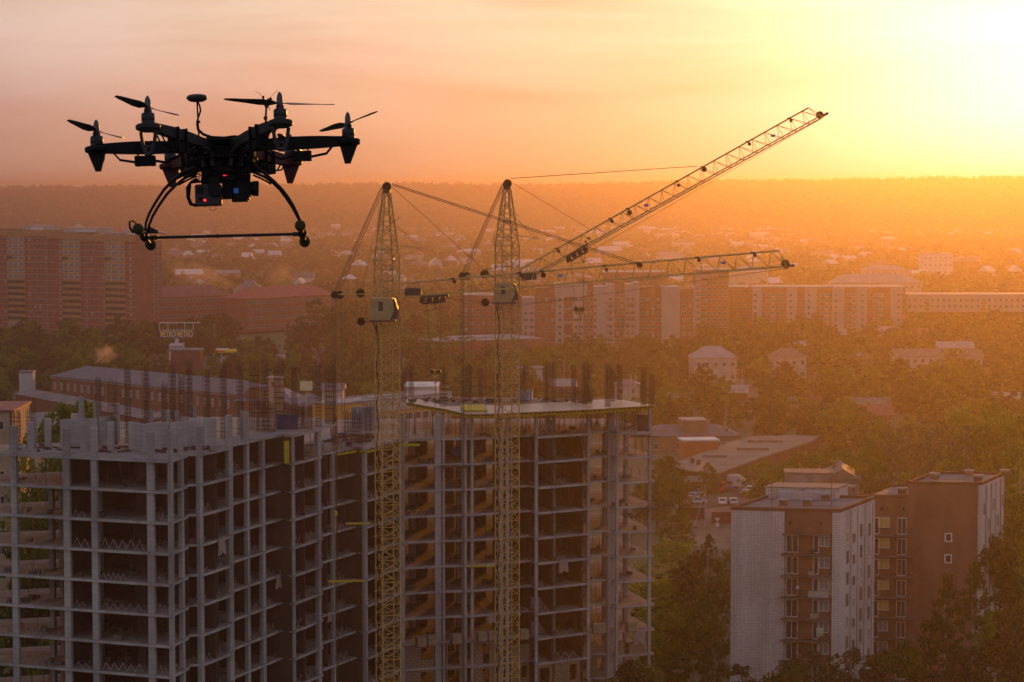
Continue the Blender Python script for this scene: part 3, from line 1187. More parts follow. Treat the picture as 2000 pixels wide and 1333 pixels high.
def crane(px0, Y, sq_top_py, top_py, label, rz, c):
    """c holds the photo pixels of the jib, cab, strut and ropes, all at distance Y unless given"""
    base = WY(px0, 900, Y)
    X = base.x
    root = thing('tower_crane', label, 'crane', (X, Y, 0), 0, 'yellow tower cranes')
    off = (X, Y, 0)
    P = lambda px, py, dy=0.0: WY(px, py, Y + dy)
    w = 2.0
    ztop = P(px0, sq_top_py).z
    zhead = P(px0, top_py).z
    sh = 5.85
    ms = mast_section(w, sh, 5)
    me = ms.mesh('mast_section', M_CRANE)
    z = ztop - sh
    while z > -2:
        zz = max(z, 0)
        obj('mast_section', me, root, (0, 0, z if z >= 0 else 0), rz, (1, 1, 1 if z >= 0 else (z + sh) / sh))
        z -= sh
    # tapering head
    m = MB()
    cs = [(-1, -1), (1, -1), (1, 1), (-1, 1)]
    ang = rz
    def cn(a, b, s):
        return (a * s * cos(ang) - b * s * sin(ang), a * s * sin(ang) + b * s * cos(ang))
    nz_ = 7
    lv = []
    for i in range(nz_ + 1):
        t = i / nz_
        s = w / 2 * (1 - t) + .30 * t
        lv.append((ztop + (zhead - ztop - .7) * t, s))
    for i in range(nz_):
        (za, sa), (zb, sb) = lv[i], lv[i + 1]
        for j in range(4):
            a, b = cs[j], cs[(j + 1) % 4]
            m.beam((*cn(*a, sa), za), (*cn(*a, sb), zb), .09, 4, caps=False)
            pa, pb = (a, b) if i % 2 else (b, a)
            m.beam((*cn(*pa, sa), za), (*cn(*pb, sb), zb), .05, 3, caps=False)
            m.beam((*cn(*a, sb), zb), (*cn(*b, sb), zb), .05, 3, caps=False)
    m.build('head_frame', M_CRANE, root)
    m = MB()
    wheel(m, (.05, -.35, zhead - .05), .48, .12)
    wheel(m, (-.05, .35, zhead - .12), .44, .12)
    m.beam((0, -.6, zhead - .1), (0, .6, zhead - .1), .09, 6)
    m.box(0, 0, zhead - .75, .75, .9, .35)
    m.beam((-.15, 0, zhead), (-.15, 0, zhead + .7), .02, 3)
    m.build('head_sheave', M_STEEL, root)
    # side ladder and service platform
    m = MB()
    x0 = -1.15
    for dx in (0, .4):
        m.beam((x0 + dx, -.3, ztop), (-.75 + dx * .8, -.2, zhead - .9), .025, 3)
    for i in range(18):
        t = i / 18
        m.beam((x0 + .4 * t, -.3, ztop + (zhead - .9 - ztop) * t), (x0 + .4 + .35 * t, -.3, ztop + (zhead - .9 - ztop) * t), .018, 3)
    m.build('ladder', M_CRANE, root)
    m = MB()
    m.box(-.35, 0, ztop - .05, 2.2, 2.5, .12)
    for q in (-1.42, .3):
        for yy in (-1.2, 1.2):
            m.beam((q, yy, ztop), (q, yy, ztop + 1.05), .025, 3)
    for hz_ in (.55, 1.05):
        m.beam((-1.42, -1.2, ztop + hz_), (.3, -1.2, ztop + hz_), .02, 3)
        m.beam((-1.42, -1.2, ztop + hz_), (-1.42, 1.2, ztop + hz_), .02, 3)
        m.beam((-1.42, 1.2, ztop + hz_), (.3, 1.2, ztop + hz_), .02, 3)
    m.build('service_platform', M_CRANE, root)
    # cab
    (cx0, cy0), (cx1, cy1) = c['cab']
    a, b = P(cx0, cy0, -1.3), P(cx1, cy1, -1.3)
    wd, hh = b.x - a.x, a.z - b.z
    m = MB()
    m.plate([(a.x, b.z), (a.x + wd * .70, b.z), (a.x + wd * .86, b.z + hh * .42), (a.x + wd * .80, a.z), (a.x, a.z)], 'y', a.y - 1.0, a.y + 1.1)
    body = m.build('cab', M_CRANEP, root, off)
    m = MB()
    m.plate([(a.x + wd * .70 + .02, b.z + .05), (a.x + wd * .98, b.z + .2), (a.x + wd, b.z + hh * .5), (a.x + wd * .88, a.z - .1), (a.x + wd * .80 + .02, a.z - .05), (a.x + wd * .86 + .02, b.z + hh * .42)], 'y', a.y - .9, a.y + 1.0)
    m.build('cab_windscreen', M_GLASS, body, off).location = (0, 0, 0)
    m = MB()
    m.box(a.x + wd * .38, a.y - 1.015, b.z + hh * .42, .45, .03, hh * .42)
    m.build('cab_window', M_GLASS, body, off)
    m = MB()
    m.box(a.x + wd * .45, a.y, b.z - .18, wd * .9, 2.2, .16)
    m.beam((a.x + .2, a.y, b.z - .15), (X - 1.0, Y, b.z - 1.4), .08, 4)
    m.beam((a.x + .6, a.y, b.z - .15), (X - .8, Y, b.z - 2.2), .06, 4)
    m.build('cab_bracket', M_STEEL, root, off)
    # rear strut
    sx, sy = c['strut']
    e = P(sx, sy)
    m = MB()
    jr = P(*c['root'][0])
    for dy in (-.5, .5):
        m.beam((e.x, Y + dy * .4, e.z), (X + 1.2, Y + dy, jr.z + .35), .085, 4)
        m.beam((e.x, Y + dy * .4, e.z + .0), (X - .9, Y + dy, e.z + 1.0), .03, 3)
    for t in (.25, .5, .75):
        q = e.lerp(Vector((X + 1.2, Y, jr.z + .35)), t)
        m.beam((q.x, Y - .4, q.z), (q.x, Y + .4, q.z), .04, 3)
    m.build('rear_strut', M_CRANE, root, off)
    def sheave(pp, r_, t_):
        m = MB()
        wheel(m, pp, r_, t_)
        return m.build('guide_sheave', M_STEEL, root, off)
    sheave((e.x - .15, Y - .35, e.z), .42, .12)
    sheave((e.x + .35, Y + .3, e.z - .05), .45, .12)
    q = P(sx + (px0 - sx) * .48, sy - 2)
    sheave((q.x, Y - .3, q.z + .1), .5, .1)
    q = P(*c['low'])
    sheave((q.x, Y - 1.2, q.z), .46, .1)
    m = MB()
    m.beam((q.x, Y - 1.2, q.z), (a.x + .3, Y - 1.2, b.z + .4), .03, 3)
    m.beam((q.x, Y - 1.2, q.z), (a.x + .6, Y - 1.2, b.z - .1), .05, 3)
    m.build('sheave_arm', M_STEEL, root, off)
    # side davit
    m = MB()
    dv = [P(*q) for q in c['davit']]
    m.beam(dv[0], dv[1], .06, 4)
    m.beam(dv[2], dv[3], .05, 4)
    m.beam(dv[2], dv[1], .03, 3)
    m.beam(dv[2] + Vector((.15, 0, -.2)), dv[1] + Vector((-.4, 0, 0)), .025, 3)
    m.build('davit', M_CRANE, root, off)
    # jib
    b0, b1 = c['root'][0], c['tip'][0]
    t0, t1 = c['root'][1], c['tip'][1]
    Y1 = c.get('tipdy', 0.0)
    pn = (0, 1, 0) if Y1 == 0 else Vector((-(Y1) / 38.0, 1, 0))
    m = truss_jib(P(*b0), P(*b1, Y1), P(*t0), P(*t1, Y1), 22, 1.3, .085, .10, .035, pn)
    jb = m.build('jib', M_CRANE, root, off)
    m = MB()
    tp = P(*c['nose'], Y1)
    m.beam(P(*b1, Y1), tp, .16, 5)
    wheel(m, P(b1[0] - 2, b1[1] - 4, Y1 - .2), .45, .12)
    wheel(m, tp, .16, .1)
    m.build('jib_nose_sheave', M_STEEL, jb, off)
    m = MB()
    for t in (.12, .3, .36, .53, .62, .78, .93):
        q = P(*t0).lerp(P(*t1, Y1), t)
        wheel(m, q + Vector((.2, -.1, -.4 if t in (.36, .53) else -.25)), .3 if t in (.36, .62) else .2, .12)
        m.box(q.x, q.y, q.z - .1, .45, .22, .22)
    m.build('jib_roller', M_STEEL, jb, off)
    fl = MB()
    for t in (.4, .83):
        q = P(*b0).lerp(P(*b1, Y1), t)
        fl.box(q.x, q.y - .7, q.z + .75, .5, .04, .3)
    fl.build('jib_marker', M_BLUE, jb, off)
    m = MB()
    q = P(*c['motor'])
    m.box(q.x, q.y - .2, q.z - .35, 1.7, 1.0, .75, 0)
    m.lathe((q.x - .7, q.y - .2, q.z + .05), [(.01, 0), (.42, 0), (.42, 1.4), (.01, 1.4)], 10, (1, 0, 0))
    m.build('winch', M_STEEL, jb, off)
    # trolley
    tx, ty, td = c['trolley']
    q = P(tx, ty, td)
    s = c.get('tslope', 0.0)
    m = MB()
    dx = Vector((cos(s), 0, sin(s)))
    up = Vector((-sin(s), 0, cos(s)))
    for yy in (-.75, .75):
        o = q + Vector((0, yy, 0))
        m.beam(o - dx * 1.3 + up * .2, o + dx * 1.6 + up * .35, .13, 4)
        m.beam(o - dx * 1.1 - up * .45, o + dx * 1.0 - up * .35, .1, 4)
        for t in (-1.1, -.4, .3, 1.0):
            m.beam(o + dx * t + up * .2, o + dx * t - up * .42, .09, 4)
            wheel(m, o + dx * t - up * .1, .3, .1)
    for t in (-1.2, 1.1, 1.5):
        m.beam(q + dx * t + Vector((0, -.8, .2 + s * t)), q + dx * t + Vector((0, .8, .2 + s * t)), .15, 4)
    m.beam(q - up * .3 + Vector((.2, 0, 0)), q - up * 1.2 + Vector((.2, 0, 0)), .07, 4)
    m.beam(q - up * 1.0 + Vector((-.9, 0, -.3)), q - up * 1.0 + Vector((1.2, 0, .1)), .035, 3)
    m.build('trolley', M_STEEL, root, off)
    # hook block
    hx, hy = c['hook']
    h = P(hx, hy, td)
    m = MB()
    m.plate([(h.x - .62, h.z), (h.x - .45, h.z + .32), (h.x - .1, h.z + .3), (h.x, h.z + .16), (h.x + .1, h.z + .3), (h.x + .45, h.z + .32), (h.x + .62, h.z), (h.x + .12, h.z - .6), (h.x - .12, h.z - .6)], 'y', h.y - .1, h.y + .1)
    wheel(m, (h.x - .33, h.y, h.z + .05), .3, .32)
    wheel(m, (h.x + .33, h.y, h.z + .05), .3, .32)
    hk = m.build('hook_block', M_CRANE, root, off)
    m = MB()
    pts = [(h.x, h.y, h.z - .55), (h.x, h.y, h.z - .75)] + [(h.x + .16 * sin(t), h.y, h.z - .92 + .17 * cos(t)) for t in np.linspace(0.2, 4.4, 9)]
    m.path(pts, .05, 5)
    for i in range(c['chain']):
        z = h.z - 1.1 - i * .28
        m.beam((h.x, h.y, z), (h.x, h.y, z - .24), .045, 4)
    m.build('hook', M_STEEL, hk, off)
    # ropes
    m = MB()
    def rope(p, q, r=.025, n=3, sag=0.0):
        p, q = Vector(p), Vector(q)
        if sag == 0:
            m.beam(p, q, r, n, caps=False)
        else:
            pts = [p.lerp(q, i / 8) - Vector((0, 0, sag * 4 * (i / 8) * (1 - i / 8))) for i in range(9)]
            m.path(pts, r, n)
    hd = Vector((X, Y, zhead - .1))
    for i, o in enumerate((-.6, -.2, .35)):
        rope(hd + Vector((-.35 + o * .3, o, 0)), e + Vector((o * .5, o, .1)), .042)
    rope(hd + Vector((-.6, .1, -2.2)), P(sx + (px0 - sx) * .48, sy), .02)
    for (pa, pb, r_, dya, dyb) in c['ropes']:
        rope(P(*pa, dya), P(*pb, dyb), r_)
    for dx in (-.7, .8):
        rope((q.x + dx, q.y, q.z - .3), (h.x + dx * .6, h.y, h.z + .2), .028)
    for o, r_, zb in ((-.35, .04, 20), (-.1, .06, 14), (.02, .03, 14), (.55, .028, 20), (.85, .022, 25)):
        rope((e.x + o, Y + o * .3, e.z), (e.x + o * .8, Y + o * .3, zb), r_)
    rope(P(*c['low'], -1.2), (P(*c['low']).x + .1, Y - 1.2, 18), .02)
    m.build('rope', M_ROPE, root, off)
    # hanging weight under the strut ropes
    if 'weight' in c:
        wq = P(*c['weight'])
        m = MB()
        m.lathe((wq.x, Y, wq.z - .3), [(.05, 0), (.28, .1), (.28, .45), (.05, .6)], 8)
        m.beam((wq.x, Y, wq.z - .3), (wq.x, Y, wq.z - 1.9), .1, 5)
        m.build('rope_weight', M_CRANE, root, off)
    # climbing cable wound on the mast
    m = MB()
    pts = [(-.95 + .12 * sin(i * 1.7), -1.05, ztop - 4 - i * 1.1) for i in range(42)]
    m.path(pts, .05, 4)
    m.build('power_cable', M_BLACKM, root)
    # undercarriage
    m = MB()
    m.box(0, 0, 0.02, 5.2, 5.2, .7)
    m.box(0, 1.2, .75, 3.4, 2.0, 1.6)
    for sx_ in (-2.5, 2.5):
        m.box(sx_, 0, 0.0, .5, 6.0, .5)
    m.build('undercarriage', M_CRANE, root)
    return root


crane(757, 235, 506, 364, 'left yellow lattice tower crane with a level jib reaching right and a pale cab', radians(24), dict(
    cab=((724, 582), (778, 625)), strut=(657, 576), low=(707, 627), root=((800, 579), (797, 553)), tip=((1536, 520), (1521, 490)),
    nose=(1549, 519), motor=(807, 571), trolley=(846, 584, -1.0), tslope=.05, hook=(850, 728), chain=9, weight=(655, 1003),
    davit=((768, 479), (828, 486), (767, 435), (783, 425)),
    ropes=[((766, 359), (1243, 513), .045, 0, 0), ((766, 362), (1240, 516), .045, -.4, -.4), ((765, 365), (965, 545), .03, 0, 0),
           ((870, 582), (1545, 521), .02, -.6, -.3), ((1010, 598), (1540, 524), .03, .6, .3), ((797, 575), (1010, 598), .03, .6, .6)]))
crane(990.5, 248, 480, 358, 'right yellow lattice tower crane with its long jib raised steeply to the right', radians(24), dict(
    cab=((965, 553), (1012, 590)), strut=(906, 539), low=(948, 590), root=((1022, 549), (1017, 526)), tip=((1603, 229), (1579, 211)),
    tipdy=14.0, nose=(1616, 222), motor=(1033, 540), trolley=(1127, 495, 1.0), tslope=.5, hook=(1131, 605), chain=13,
    davit=((1002, 459), (1053, 467), (1001, 420), (1016, 421)),
    ropes=[((997, 349), (1362, 325), .04, 0, 8.5), ((1000, 357), (1150, 447), .03, 0, 3), ((1140, 498), (1605, 232), .028, 2.5, 14),
           ((1000, 595), (1130, 585), .02, 0, 0)]))
# ------------------------------------------------------------------ window pieces (shared meshes)
def win_mesh(name, w, h, glass, frame, mull=1, trans=0, fr=.07, dep=.09, sill=False):
    """frame stands dep proud of y=0 (outside is -y), pane lies inside it"""
    m = MB()
    m.mi = 0
    m.box(-w / 2 + fr / 2, -dep / 2, 0, fr, dep, h)
    m.box(w / 2 - fr / 2, -dep / 2, 0, fr, dep, h)
    m.box(0, -dep / 2, 0, w - 2 * fr - .002, dep, fr)
    m.box(0, -dep / 2, h - fr, w - 2 * fr - .002, dep, fr)
    for i in range(mull):
        x = -w / 2 + w * (i + 1) / (mull + 1)
        m.box(x, -dep / 2, fr + .002, fr * .8, dep * .9, h - 2 * fr - .004)
    for i in range(trans):
        z = h * (i + 1) / (trans + 1)
        m.box(0, -dep / 2, z, w - 2 * fr - .01, dep * .7, fr * .6)
    if sill:
        m.box(0, -dep * .8, -.06, w + .1, dep * 1.6, .05)
    m.mi = 1
    m.box(0, -dep * .25, fr * .5, w - fr, dep * .3, h - fr)
    return m.mesh(name, [frame, glass])


M_FRAMEG = mat('grey_frame', (0.38, 0.36, 0.34), 0.6, 0.1, 2.0)
M_CURT = mat('yellow_curtain', (0.45, 0.36, 0.08), 0.6, 0.2, 1.0)  # plain yellow pane colour
WM = {
    'small': win_mesh('window', 1.3, 1.5, M_GLASS, M_WHITE, 1),
    'smalld': win_mesh('window', 1.3, 1.5, M_GLASS, M_FRAMEG, 1, fr=.05),
    'pale': win_mesh('window', 1.3, 1.5, M_GLASSB, M_WHITE, 1),
    'tall': win_mesh('window', 1.2, 2.1, M_GLASSB, M_WHITE, 1, 1, fr=.12),
    'wide': win_mesh('window', 2.3, 1.5, M_GLASS, M_WHITE, 2, fr=.09),
    'loggia': win_mesh('window', 3.0, 1.6, M_GLASS, M_WHITE, 4, 1, fr=.13),
    'loggiad': win_mesh('window', 3.0, 1.5, M_GLASS, M_WOOD, 4, fr=.10),
    'square': win_mesh('window', 1.1, 1.5, M_GLASS, M_WHITE, 0, fr=.2),
    'bdoor': win_mesh('balcony_door', 1.55, 2.25, M_GLASS, M_WHITE, 1, fr=.11),
    'bdoor2': win_mesh('balcony_door', .75, 2.25, M_GLASS, M_WHITE, 0, fr=.12),
    'bwin': win_mesh('window', 1.3, 1.4, M_GLASSB, M_WHITE, 1, fr=.10),
    'bwiny': win_mesh('window', 1.5, 1.35, M_CURT, M_WHITE, 1, fr=.08),
}


def put_win(parent, kind, x, z, y=0.0, rz=0.0, s=(1, 1)):
    """on a wall that faces local -y (rz turns it)"""
    me = WM[kind]
    return obj(me.name, me, parent, (x, y, z), rz, (s[0], 1, s[1]))


def gable_roof(m, w, d, h, rh, ov=.5, axis='x', cx=0, cy_=0):
    W2, D2 = w / 2 + ov, d / 2 + ov
    if axis == 'x':
        v = [(-W2, -D2, 0), (W2, -D2, 0), (W2, D2, 0), (-W2, D2, 0), (-W2, 0, rh), (W2, 0, rh)]
        f = [(0, 1, 5, 4), (2, 3, 4, 5), (0, 4, 3), (1, 2, 5), (0, 3, 2, 1)]
    else:
        v = [(-W2, -D2, 0), (W2, -D2, 0), (W2, D2, 0), (-W2, D2, 0), (0, -D2, rh), (0, D2, rh)]
        f = [(0, 4, 5, 3), (1, 2, 5, 4), (0, 1, 4), (2, 3, 5), (0, 3, 2, 1)]
    m.add([(a + cx, b + cy_, c + h) for a, b, c in v], f)


def hip_roof(m, w, d, h, rh, ov=.5, cx=0, cy_=0, run=None):
    W2, D2 = w / 2 + ov, d / 2 + ov
    r = min(W2, D2) if run is None else run
    if W2 >= D2:
        v = [(-W2, -D2, 0), (W2, -D2, 0), (W2, D2, 0), (-W2, D2, 0), (-W2 + r, 0, rh), (W2 - r, 0, rh)]
        f = [(0, 1, 5, 4), (1, 2, 5), (2, 3, 4, 5), (3, 0, 4), (0, 3, 2, 1)]
    else:
        v = [(-W2, -D2, 0), (W2, -D2, 0), (W2, D2, 0), (-W2, D2, 0), (0, -D2 + r, rh), (0, D2 - r, rh)]
        f = [(0, 1, 4), (1, 2, 5, 4), (2, 3, 5), (3, 0, 4, 5), (0, 3, 2, 1)]
    m.add([(a + cx, b + cy_, c + h) for a, b, c in v], f)


FOOT = []   # cleared ground: x, y, radius or boxes (x0,x1,y0,y1)


def clear(x0, x1, y0, y1):
    FOOT.append((min(x0, x1), max(x0, x1), min(y0, y1), max(y0, y1)))


def house(label, cat, x, y, w, d, h, rz, wallm, roofm, roof='gable', rh=2.5, axis='x', floors=2, nwin=3, wk='small',
          chim=1, group=None, name='house', gz=None, winscale=1.0, dorm=0, sidewin=0, front=28):
    z = terrain(x, y) if gz is None else gz
    t = thing(name, label, cat, (x, y, z), rz, group)
    MB().box(0, 0, -.6, w, d, h + .6).build('wall', wallm, t)
    m = MB()
    if roof == 'gable':
        gable_roof(m, w, d, h + .002, rh, .5, axis)
    elif roof == 'hip':
        hip_roof(m, w, d, h + .002, rh)
    else:
        m.box(0, 0, h + .002, w + .5, d + .5, .35)
        m.box(0, 0, h + .36, w * .3, d * .3, rh)
    rf = m.build('roof', roofm, t)
    for i in range(chim):
        cxx = (-.2 + .45 * i) * w
        MB().box(cxx, d * .1, h + rh * .25, .6, .6, rh * .95).build('chimney', M_BRICK, rf)
    for i in range(dorm):
        cxx = -w / 2 + w * (i + 1) / (dorm + 1)
        mm = MB()
        mm.box(cxx, -d * .27, h + rh * .22, 1.5, 1.6, .8)
        gable_roof(mm, 1.5, 1.7, h + rh * .22 + .8, .5, .15, 'y', cxx, -d * .27)
        mm.build('dormer', roofm, rf)
    fh = h / floors
    for f in range(floors):
        for i in range(nwin):
            put_win(t, wk, -w / 2 + w * (i + .5) / nwin, f * fh + fh * .3, -d / 2, 0, (winscale, winscale * min(1.0, fh / 3.0)))
        for i in range(sidewin):
            put_win(t, wk, w / 2, f * fh + fh * .3, -d / 2 + d * (i + .5) / sidewin, pi / 2, (winscale, winscale * min(1.0, fh / 3.0)))
    r = max(w, d) / 2 + 2
    clear(x - r, x + r, y - r - front, y + r)
    return t


# ------------------------------------------------------------------ tall brick block at the left
def long_block(name, label, x0, y0, x1, y1, h, depth, group=None):
    """empty whose local x runs along the facade from the left end"""
    d = Vector((x1 - x0, y1 - y0))
    t = thing(name, label, 'apartment block', (x0, y0, 0), atan2(d.y, d.x), group)
    clear(min(x0, x1) - 3, max(x0, x1) + 3, min(y0, y1) - 35, max(y0, y1) + depth + 5)
    return t, d.length


Pa, Pb = WY(-70, 500, 1100), WY(264, 500, 1062)
t, L = long_block('brick_apartment_block', 'tall red and ochre brick block of seventeen storeys behind the drone at the left edge', Pa.x, Pa.y, Pb.x, Pb.y, 50, 16)
FH = 2.92
Hb = 50.4
M_OCH = mat('ochre_brick', (.36, .20, .09), .85, .15, .3)
M_REDW = mat('red_brick_far', (.27, .085, .055), .85, .2, .3)
M_PALEL = mat('pale_band', (.42, .36, .33), .8, .1, 1)
def fx(px):
    return (px + 70) / 334.0 * L
def seg(a, b, z0, z1, m_, y0=0.0, dep=16, nm='wall'):
    MB().box((fx(a) + fx(b)) / 2, y0 + dep / 2, z0, fx(b) - fx(a) - .01, dep, z1 - z0).build(nm, m_, t)
seg(-70, 18, -1, Hb, M_REDW, 0.0)
seg(18, 52, -1, Hb, M_OCH, -.7, 16.7)
seg(52, 98, -1, Hb - 1.5, M_REDW, 0)
seg(98, 126, -1, Hb - 1, M_REDW, .4, 15.6)
seg(126, 161, -1, Hb - 1, M_OCH, -.7, 16.7)
seg(161, 208, -1, Hb - 2.2, M_REDW, 0)
seg(208, 246, -1, Hb - 2, M_OCH, -.7, 16.7)
seg(246, 264, -1, Hb - 2, M_REDW, 0)
for a, b, hh in ((-70, 98, Hb), (98, 161, Hb - 1), (161, 264, Hb - 2)):
    MB().box((fx(a) + fx(b)) / 2, 7.3, hh - 3.0, fx(b) - fx(a) - .02, 16.4, 3.0).build('attic_band', M_OCH, t)
for f in range(17):
    z = f * FH + .2
    MB().box(L / 2, -.01, z + 2.66, L - .1, .18, .16).build('floor_band', M_PALEL, t)
    for a, w in ((18, 34), (126, 35), (208, 38)):
        for q in range(3):
            pxm = a + w * (q + .5) / 3
            k = 'loggia' if (f > 8 and not (q == 0 and f % 5 == 2)) or f in (0, 1) and a == 18 else 'loggiad'
            put_win(t, k, fx(pxm), z + (1.1 if k != 'loggia' else .9), -.7, 0, (fx(w / 3.0 - 70) / 3.0 * .97, 1.0))
            if k == 'loggia':
                pass
    for a, kk in ((12, 'smalld'), (60, 'small'), (71, 'smalld'), (80, 'smalld'), (93, 'small'), (119, 'pale'), (170, 'small'), (181, 'smalld'), (190, 'smalld'), (203, 'small'), (255, 'pale'), (-20, 'small'), (-45, 'small')):
        if f >= 16:
            continue
        y = 0.4 if a == 119 else 0
        put_win(t, kk if R.random() > .15 else 'pale', fx(a), z + 1.0, y, 0, (.8, 1))
# roof houses and little dishes
for a, b, dz in ((34, 88, 0), (113, 195, -1), (226, 262, -2)):
    MB().box((fx(a) + fx(b)) / 2, 9, Hb + dz + .01, fx(b) - fx(a), 7, 2.2).build('roof_house', M_PALE, t)
    MB().box((fx(a) + fx(b)) / 2 + 1, 5.2, Hb + dz + .02, (fx(b) - fx(a)) * .5, .5, 1.2).build('roof_house', M_WHITE, t)
    m = MB()
    m.beam((fx(a + 22), 9, Hb + dz + 2.2), (fx(a + 22), 9, Hb + dz + 4.6), .12, 4)
    m.lathe((fx(a + 22), 9, Hb + dz + 4.4), [(1.0, 0), (.9, .35), (.2, .5)], 8)
    m.build('roof_vent', M_FRAMEG, t)
# receding end wing
Pc = WY(316, 500, 1085)
t2, L2 = long_block('brick_apartment_block', 'receding end wing of the tall brick block with a column of white balconies', Pb.x + .05, Pb.y + .4, Pc.x, Pc.y, 48, 14)
MB().box(L2 / 2, 7, -1, L2, 14, 46.5).build('wall', M_REDW, t2)
for f in range(15):
    z = f * FH + .2
    MB().box(L2 / 2, -.01, z + 2.66, L2 - .1, .18, .14).build('floor_band', M_PALEL, t2)
    for a, kk in ((.12, 'small'), (.45, 'smalld'), (.86, 'small')):
        put_win(t2, kk, a * L2, z + 1.0, 0, 0, (.8, 1))
    put_win(t2, 'loggia' if f < 3 else 'tall', .66 * L2, z + .8, 0, 0, (1.0, .8))

# ------------------------------------------------------------------ the two red roofed school blocks and what is between
def slab_house(label, name, pa, pb, Ya, Yb, h, depth, rh, wallm, roofm, floors, nwin, wk='small', roof='hip', gz=0.0, cat='building', dorm=0, chim=0):
    a, b = WY(pa, 600, Ya), WY(pb, 600, Yb)
    d = Vector((b.x - a.x, b.y - a.y))
    w = d.length
    n = Vector((-d.y, d.x)).normalized()
    c = Vector((a.x, a.y)) + d / 2 + n * depth / 2
    return house(label, cat, c.x, c.y, w, depth, h, atan2(d.y, d.x), wallm, roofm, roof, rh, 'x', floors, nwin, wk, chim, None, name, gz, dorm=dorm)


slab_house('long brick school building with a dull red hip roof right of the tall block', 'school_building', 300, 452, 1080, 1110, 15, 16, 5, M_REDW, M_ROOFR, 4, 20, dorm=3, gz=3)
slab_house('long brick school building with a bright red roof and pale ridge line', 'school_building', 482, 655, 1080, 1125, 15.5, 17, 5, M_REDW, mat('bright_red_roof', (.34, .075, .06), .7, .15, .4), 4, 22, dorm=3, gz=2)
slab_house('low brick link with large windows between two red roofed schools', 'link_building', 440, 482, 1100, 1090, 7, 10, 1, M_REDW, M_ROOFR, 1, 7, 'pale', 'flat')
slab_house('grey hipped roof house seen between the two red roofed schools', 'house', 456, 512, 1320, 1320, 11, 14, 6, M_PALEG, M_ROOFG, 2, 3)
slab_house('small annexe with a pink roof in front of the dull red roofed school', 'annexe', 398, 440, 1050, 1052, 6, 9, 2, M_REDW, M_ROOFR, 1, 4, 'small', 'gable')
# grass slope and paved strips before the schools
for pts, z, m_, nm in (([(470, 640), (640, 645), (640, 680), (440, 668)], .3, mat('lawn', (.09, .12, .03), .95, .25, .05), 'lawn'),
                       ([(455, 690), (640, 680), (640, 688), (455, 700)], .34, M_ASPH, 'path'),
                       ([(1330, 950), (1420, 935), (1480, 950), (1450, 985), (1370, 992)], .12, M_ASPH, 'parking_ground'),
                       ([(1330, 1000), (1440, 985), (1440, 1100), (1300, 1040)], .11, M_DIRT, 'dirt_yard'),
                       ([(1290, 700), (1500, 712), (1500, 722), (1290, 735)], .3, M_DRY, 'path'),
                       ([(1250, 745), (1450, 740), (1440, 752), (1260, 760)], .3, M_DIRT, 'path'),
                       ([(560, 690), (1100, 700), (1100, 712), (560, 706)], .2, M_ASPH, 'road')):
    MB().prism([v2(W(px, py, z)) for px, py in pts], -.5, z).build(nm, m_, kind='structure')

# ------------------------------------------------------------------ METRO sign
sp = WY(345, 655, 920)
S = 920 / F
sg = thing('sign_tower', 'yellow METRO lettering on blue panels with a white frame above on a pylon', 'sign', (sp.x, 920, 0), 0)
def zt(py, Y=920):
    return WY(345, py, Y).z
m = MB()
m.box(0, 0, 0, 5.6, 5.0, zt(672))
m.build('pylon_base', M_WHITE, sg)
for i in range(3):
    MB().box(0, -2.56, zt(686 - i * 4), 5.7, .12, .35).build('pylon_band', mat('dark_band%d' % i, (.08, .06, .12), .6, 0), sg)
MB().beam((0, 0, zt(672)), (0, 0, zt(645)), .8, 8).build('pole', M_WHITE, sg)
M_LET = mat('yellow_lettering', (.80, .62, .03), .5, 0)
M_SGN = mat('violet_blue_panel', (.07, .07, .30), .5, 0)
zA, zB = zt(661), zt(645.5)
for sgn, rz_ in ((-1, radians(-8)), (1, radians(8))):
    w_ = 6.9
    p = MB().box(0, 0, 0, w_, .3, zB - zA).build('sign_panel', M_SGN, sg, None)
    p.location = (sgn * w_ * .5, .0 - (0.5), zA)
    p.rotation_euler = (0, 0, sgn * radians(7))
    tcv = bpy.data.curves.new('lettering', 'FONT')
    tcv.body = 'METRO'
    tcv.align_x = 'CENTER'
    tcv.align_y = 'CENTER'
    tcv.size = 3.1
    tcv.extrude = .06
    tcv.offset = .045
    tmp = bpy.data.objects.new('lettering', tcv)
    COL.objects.link(tmp)
    dg = bpy.context.evaluated_depsgraph_get()
    dg.update()
    lm = bpy.data.meshes.new_from_object(tmp.evaluated_get(dg))
    bpy.data.objects.remove(tmp)
    xs_ = [v.co.x for v in lm.vertices]
    s_ = w_ * .92 / (max(xs_) - min(xs_))
    for v in lm.vertices:
        v.co = Vector((v.co.x * s_, v.co.z - .2, v.co.y * 1.15))
    lm.materials.clear()
    lm.materials.append(M_LET)
    obj('lettering', lm, p, (0, 0, (zB - zA) / 2))
    m = MB()
    for q in (0, w_ / 2, w_):
        m.beam((sgn * q, -.5, zB), (sgn * q, -.5, zB + 3.1), .14, 4)
    m.beam((0, -.5, zB + 3.1), (sgn * w_, -.5, zB + 3.1), .2, 4)
    m.beam((0, -.5, zB + .2), (sgn * w_, -.5, zB + .2), .12, 4)
    m.build('sign_frame', M_WHITE, sg)
MB().beam((-7, -.5, zB + 3.2), (9.5, 2, zB + 3.0), .25, 4).build('sign_frame', M_WHITE, sg)
clear(sp.x - 9, sp.x + 9, 840, 930)

# plain brick box in front of it
bx = WY(361, 700, 800)
house('windowless brown brick box with a pale roof edge in front of the METRO sign', 'building', bx.x, 806, 10.4, 9, zt(686, 800), 0, M_BRICKD, M_ROOFG, 'flat', .1, 'x', 1, 0, chim=0, name='brick_box')
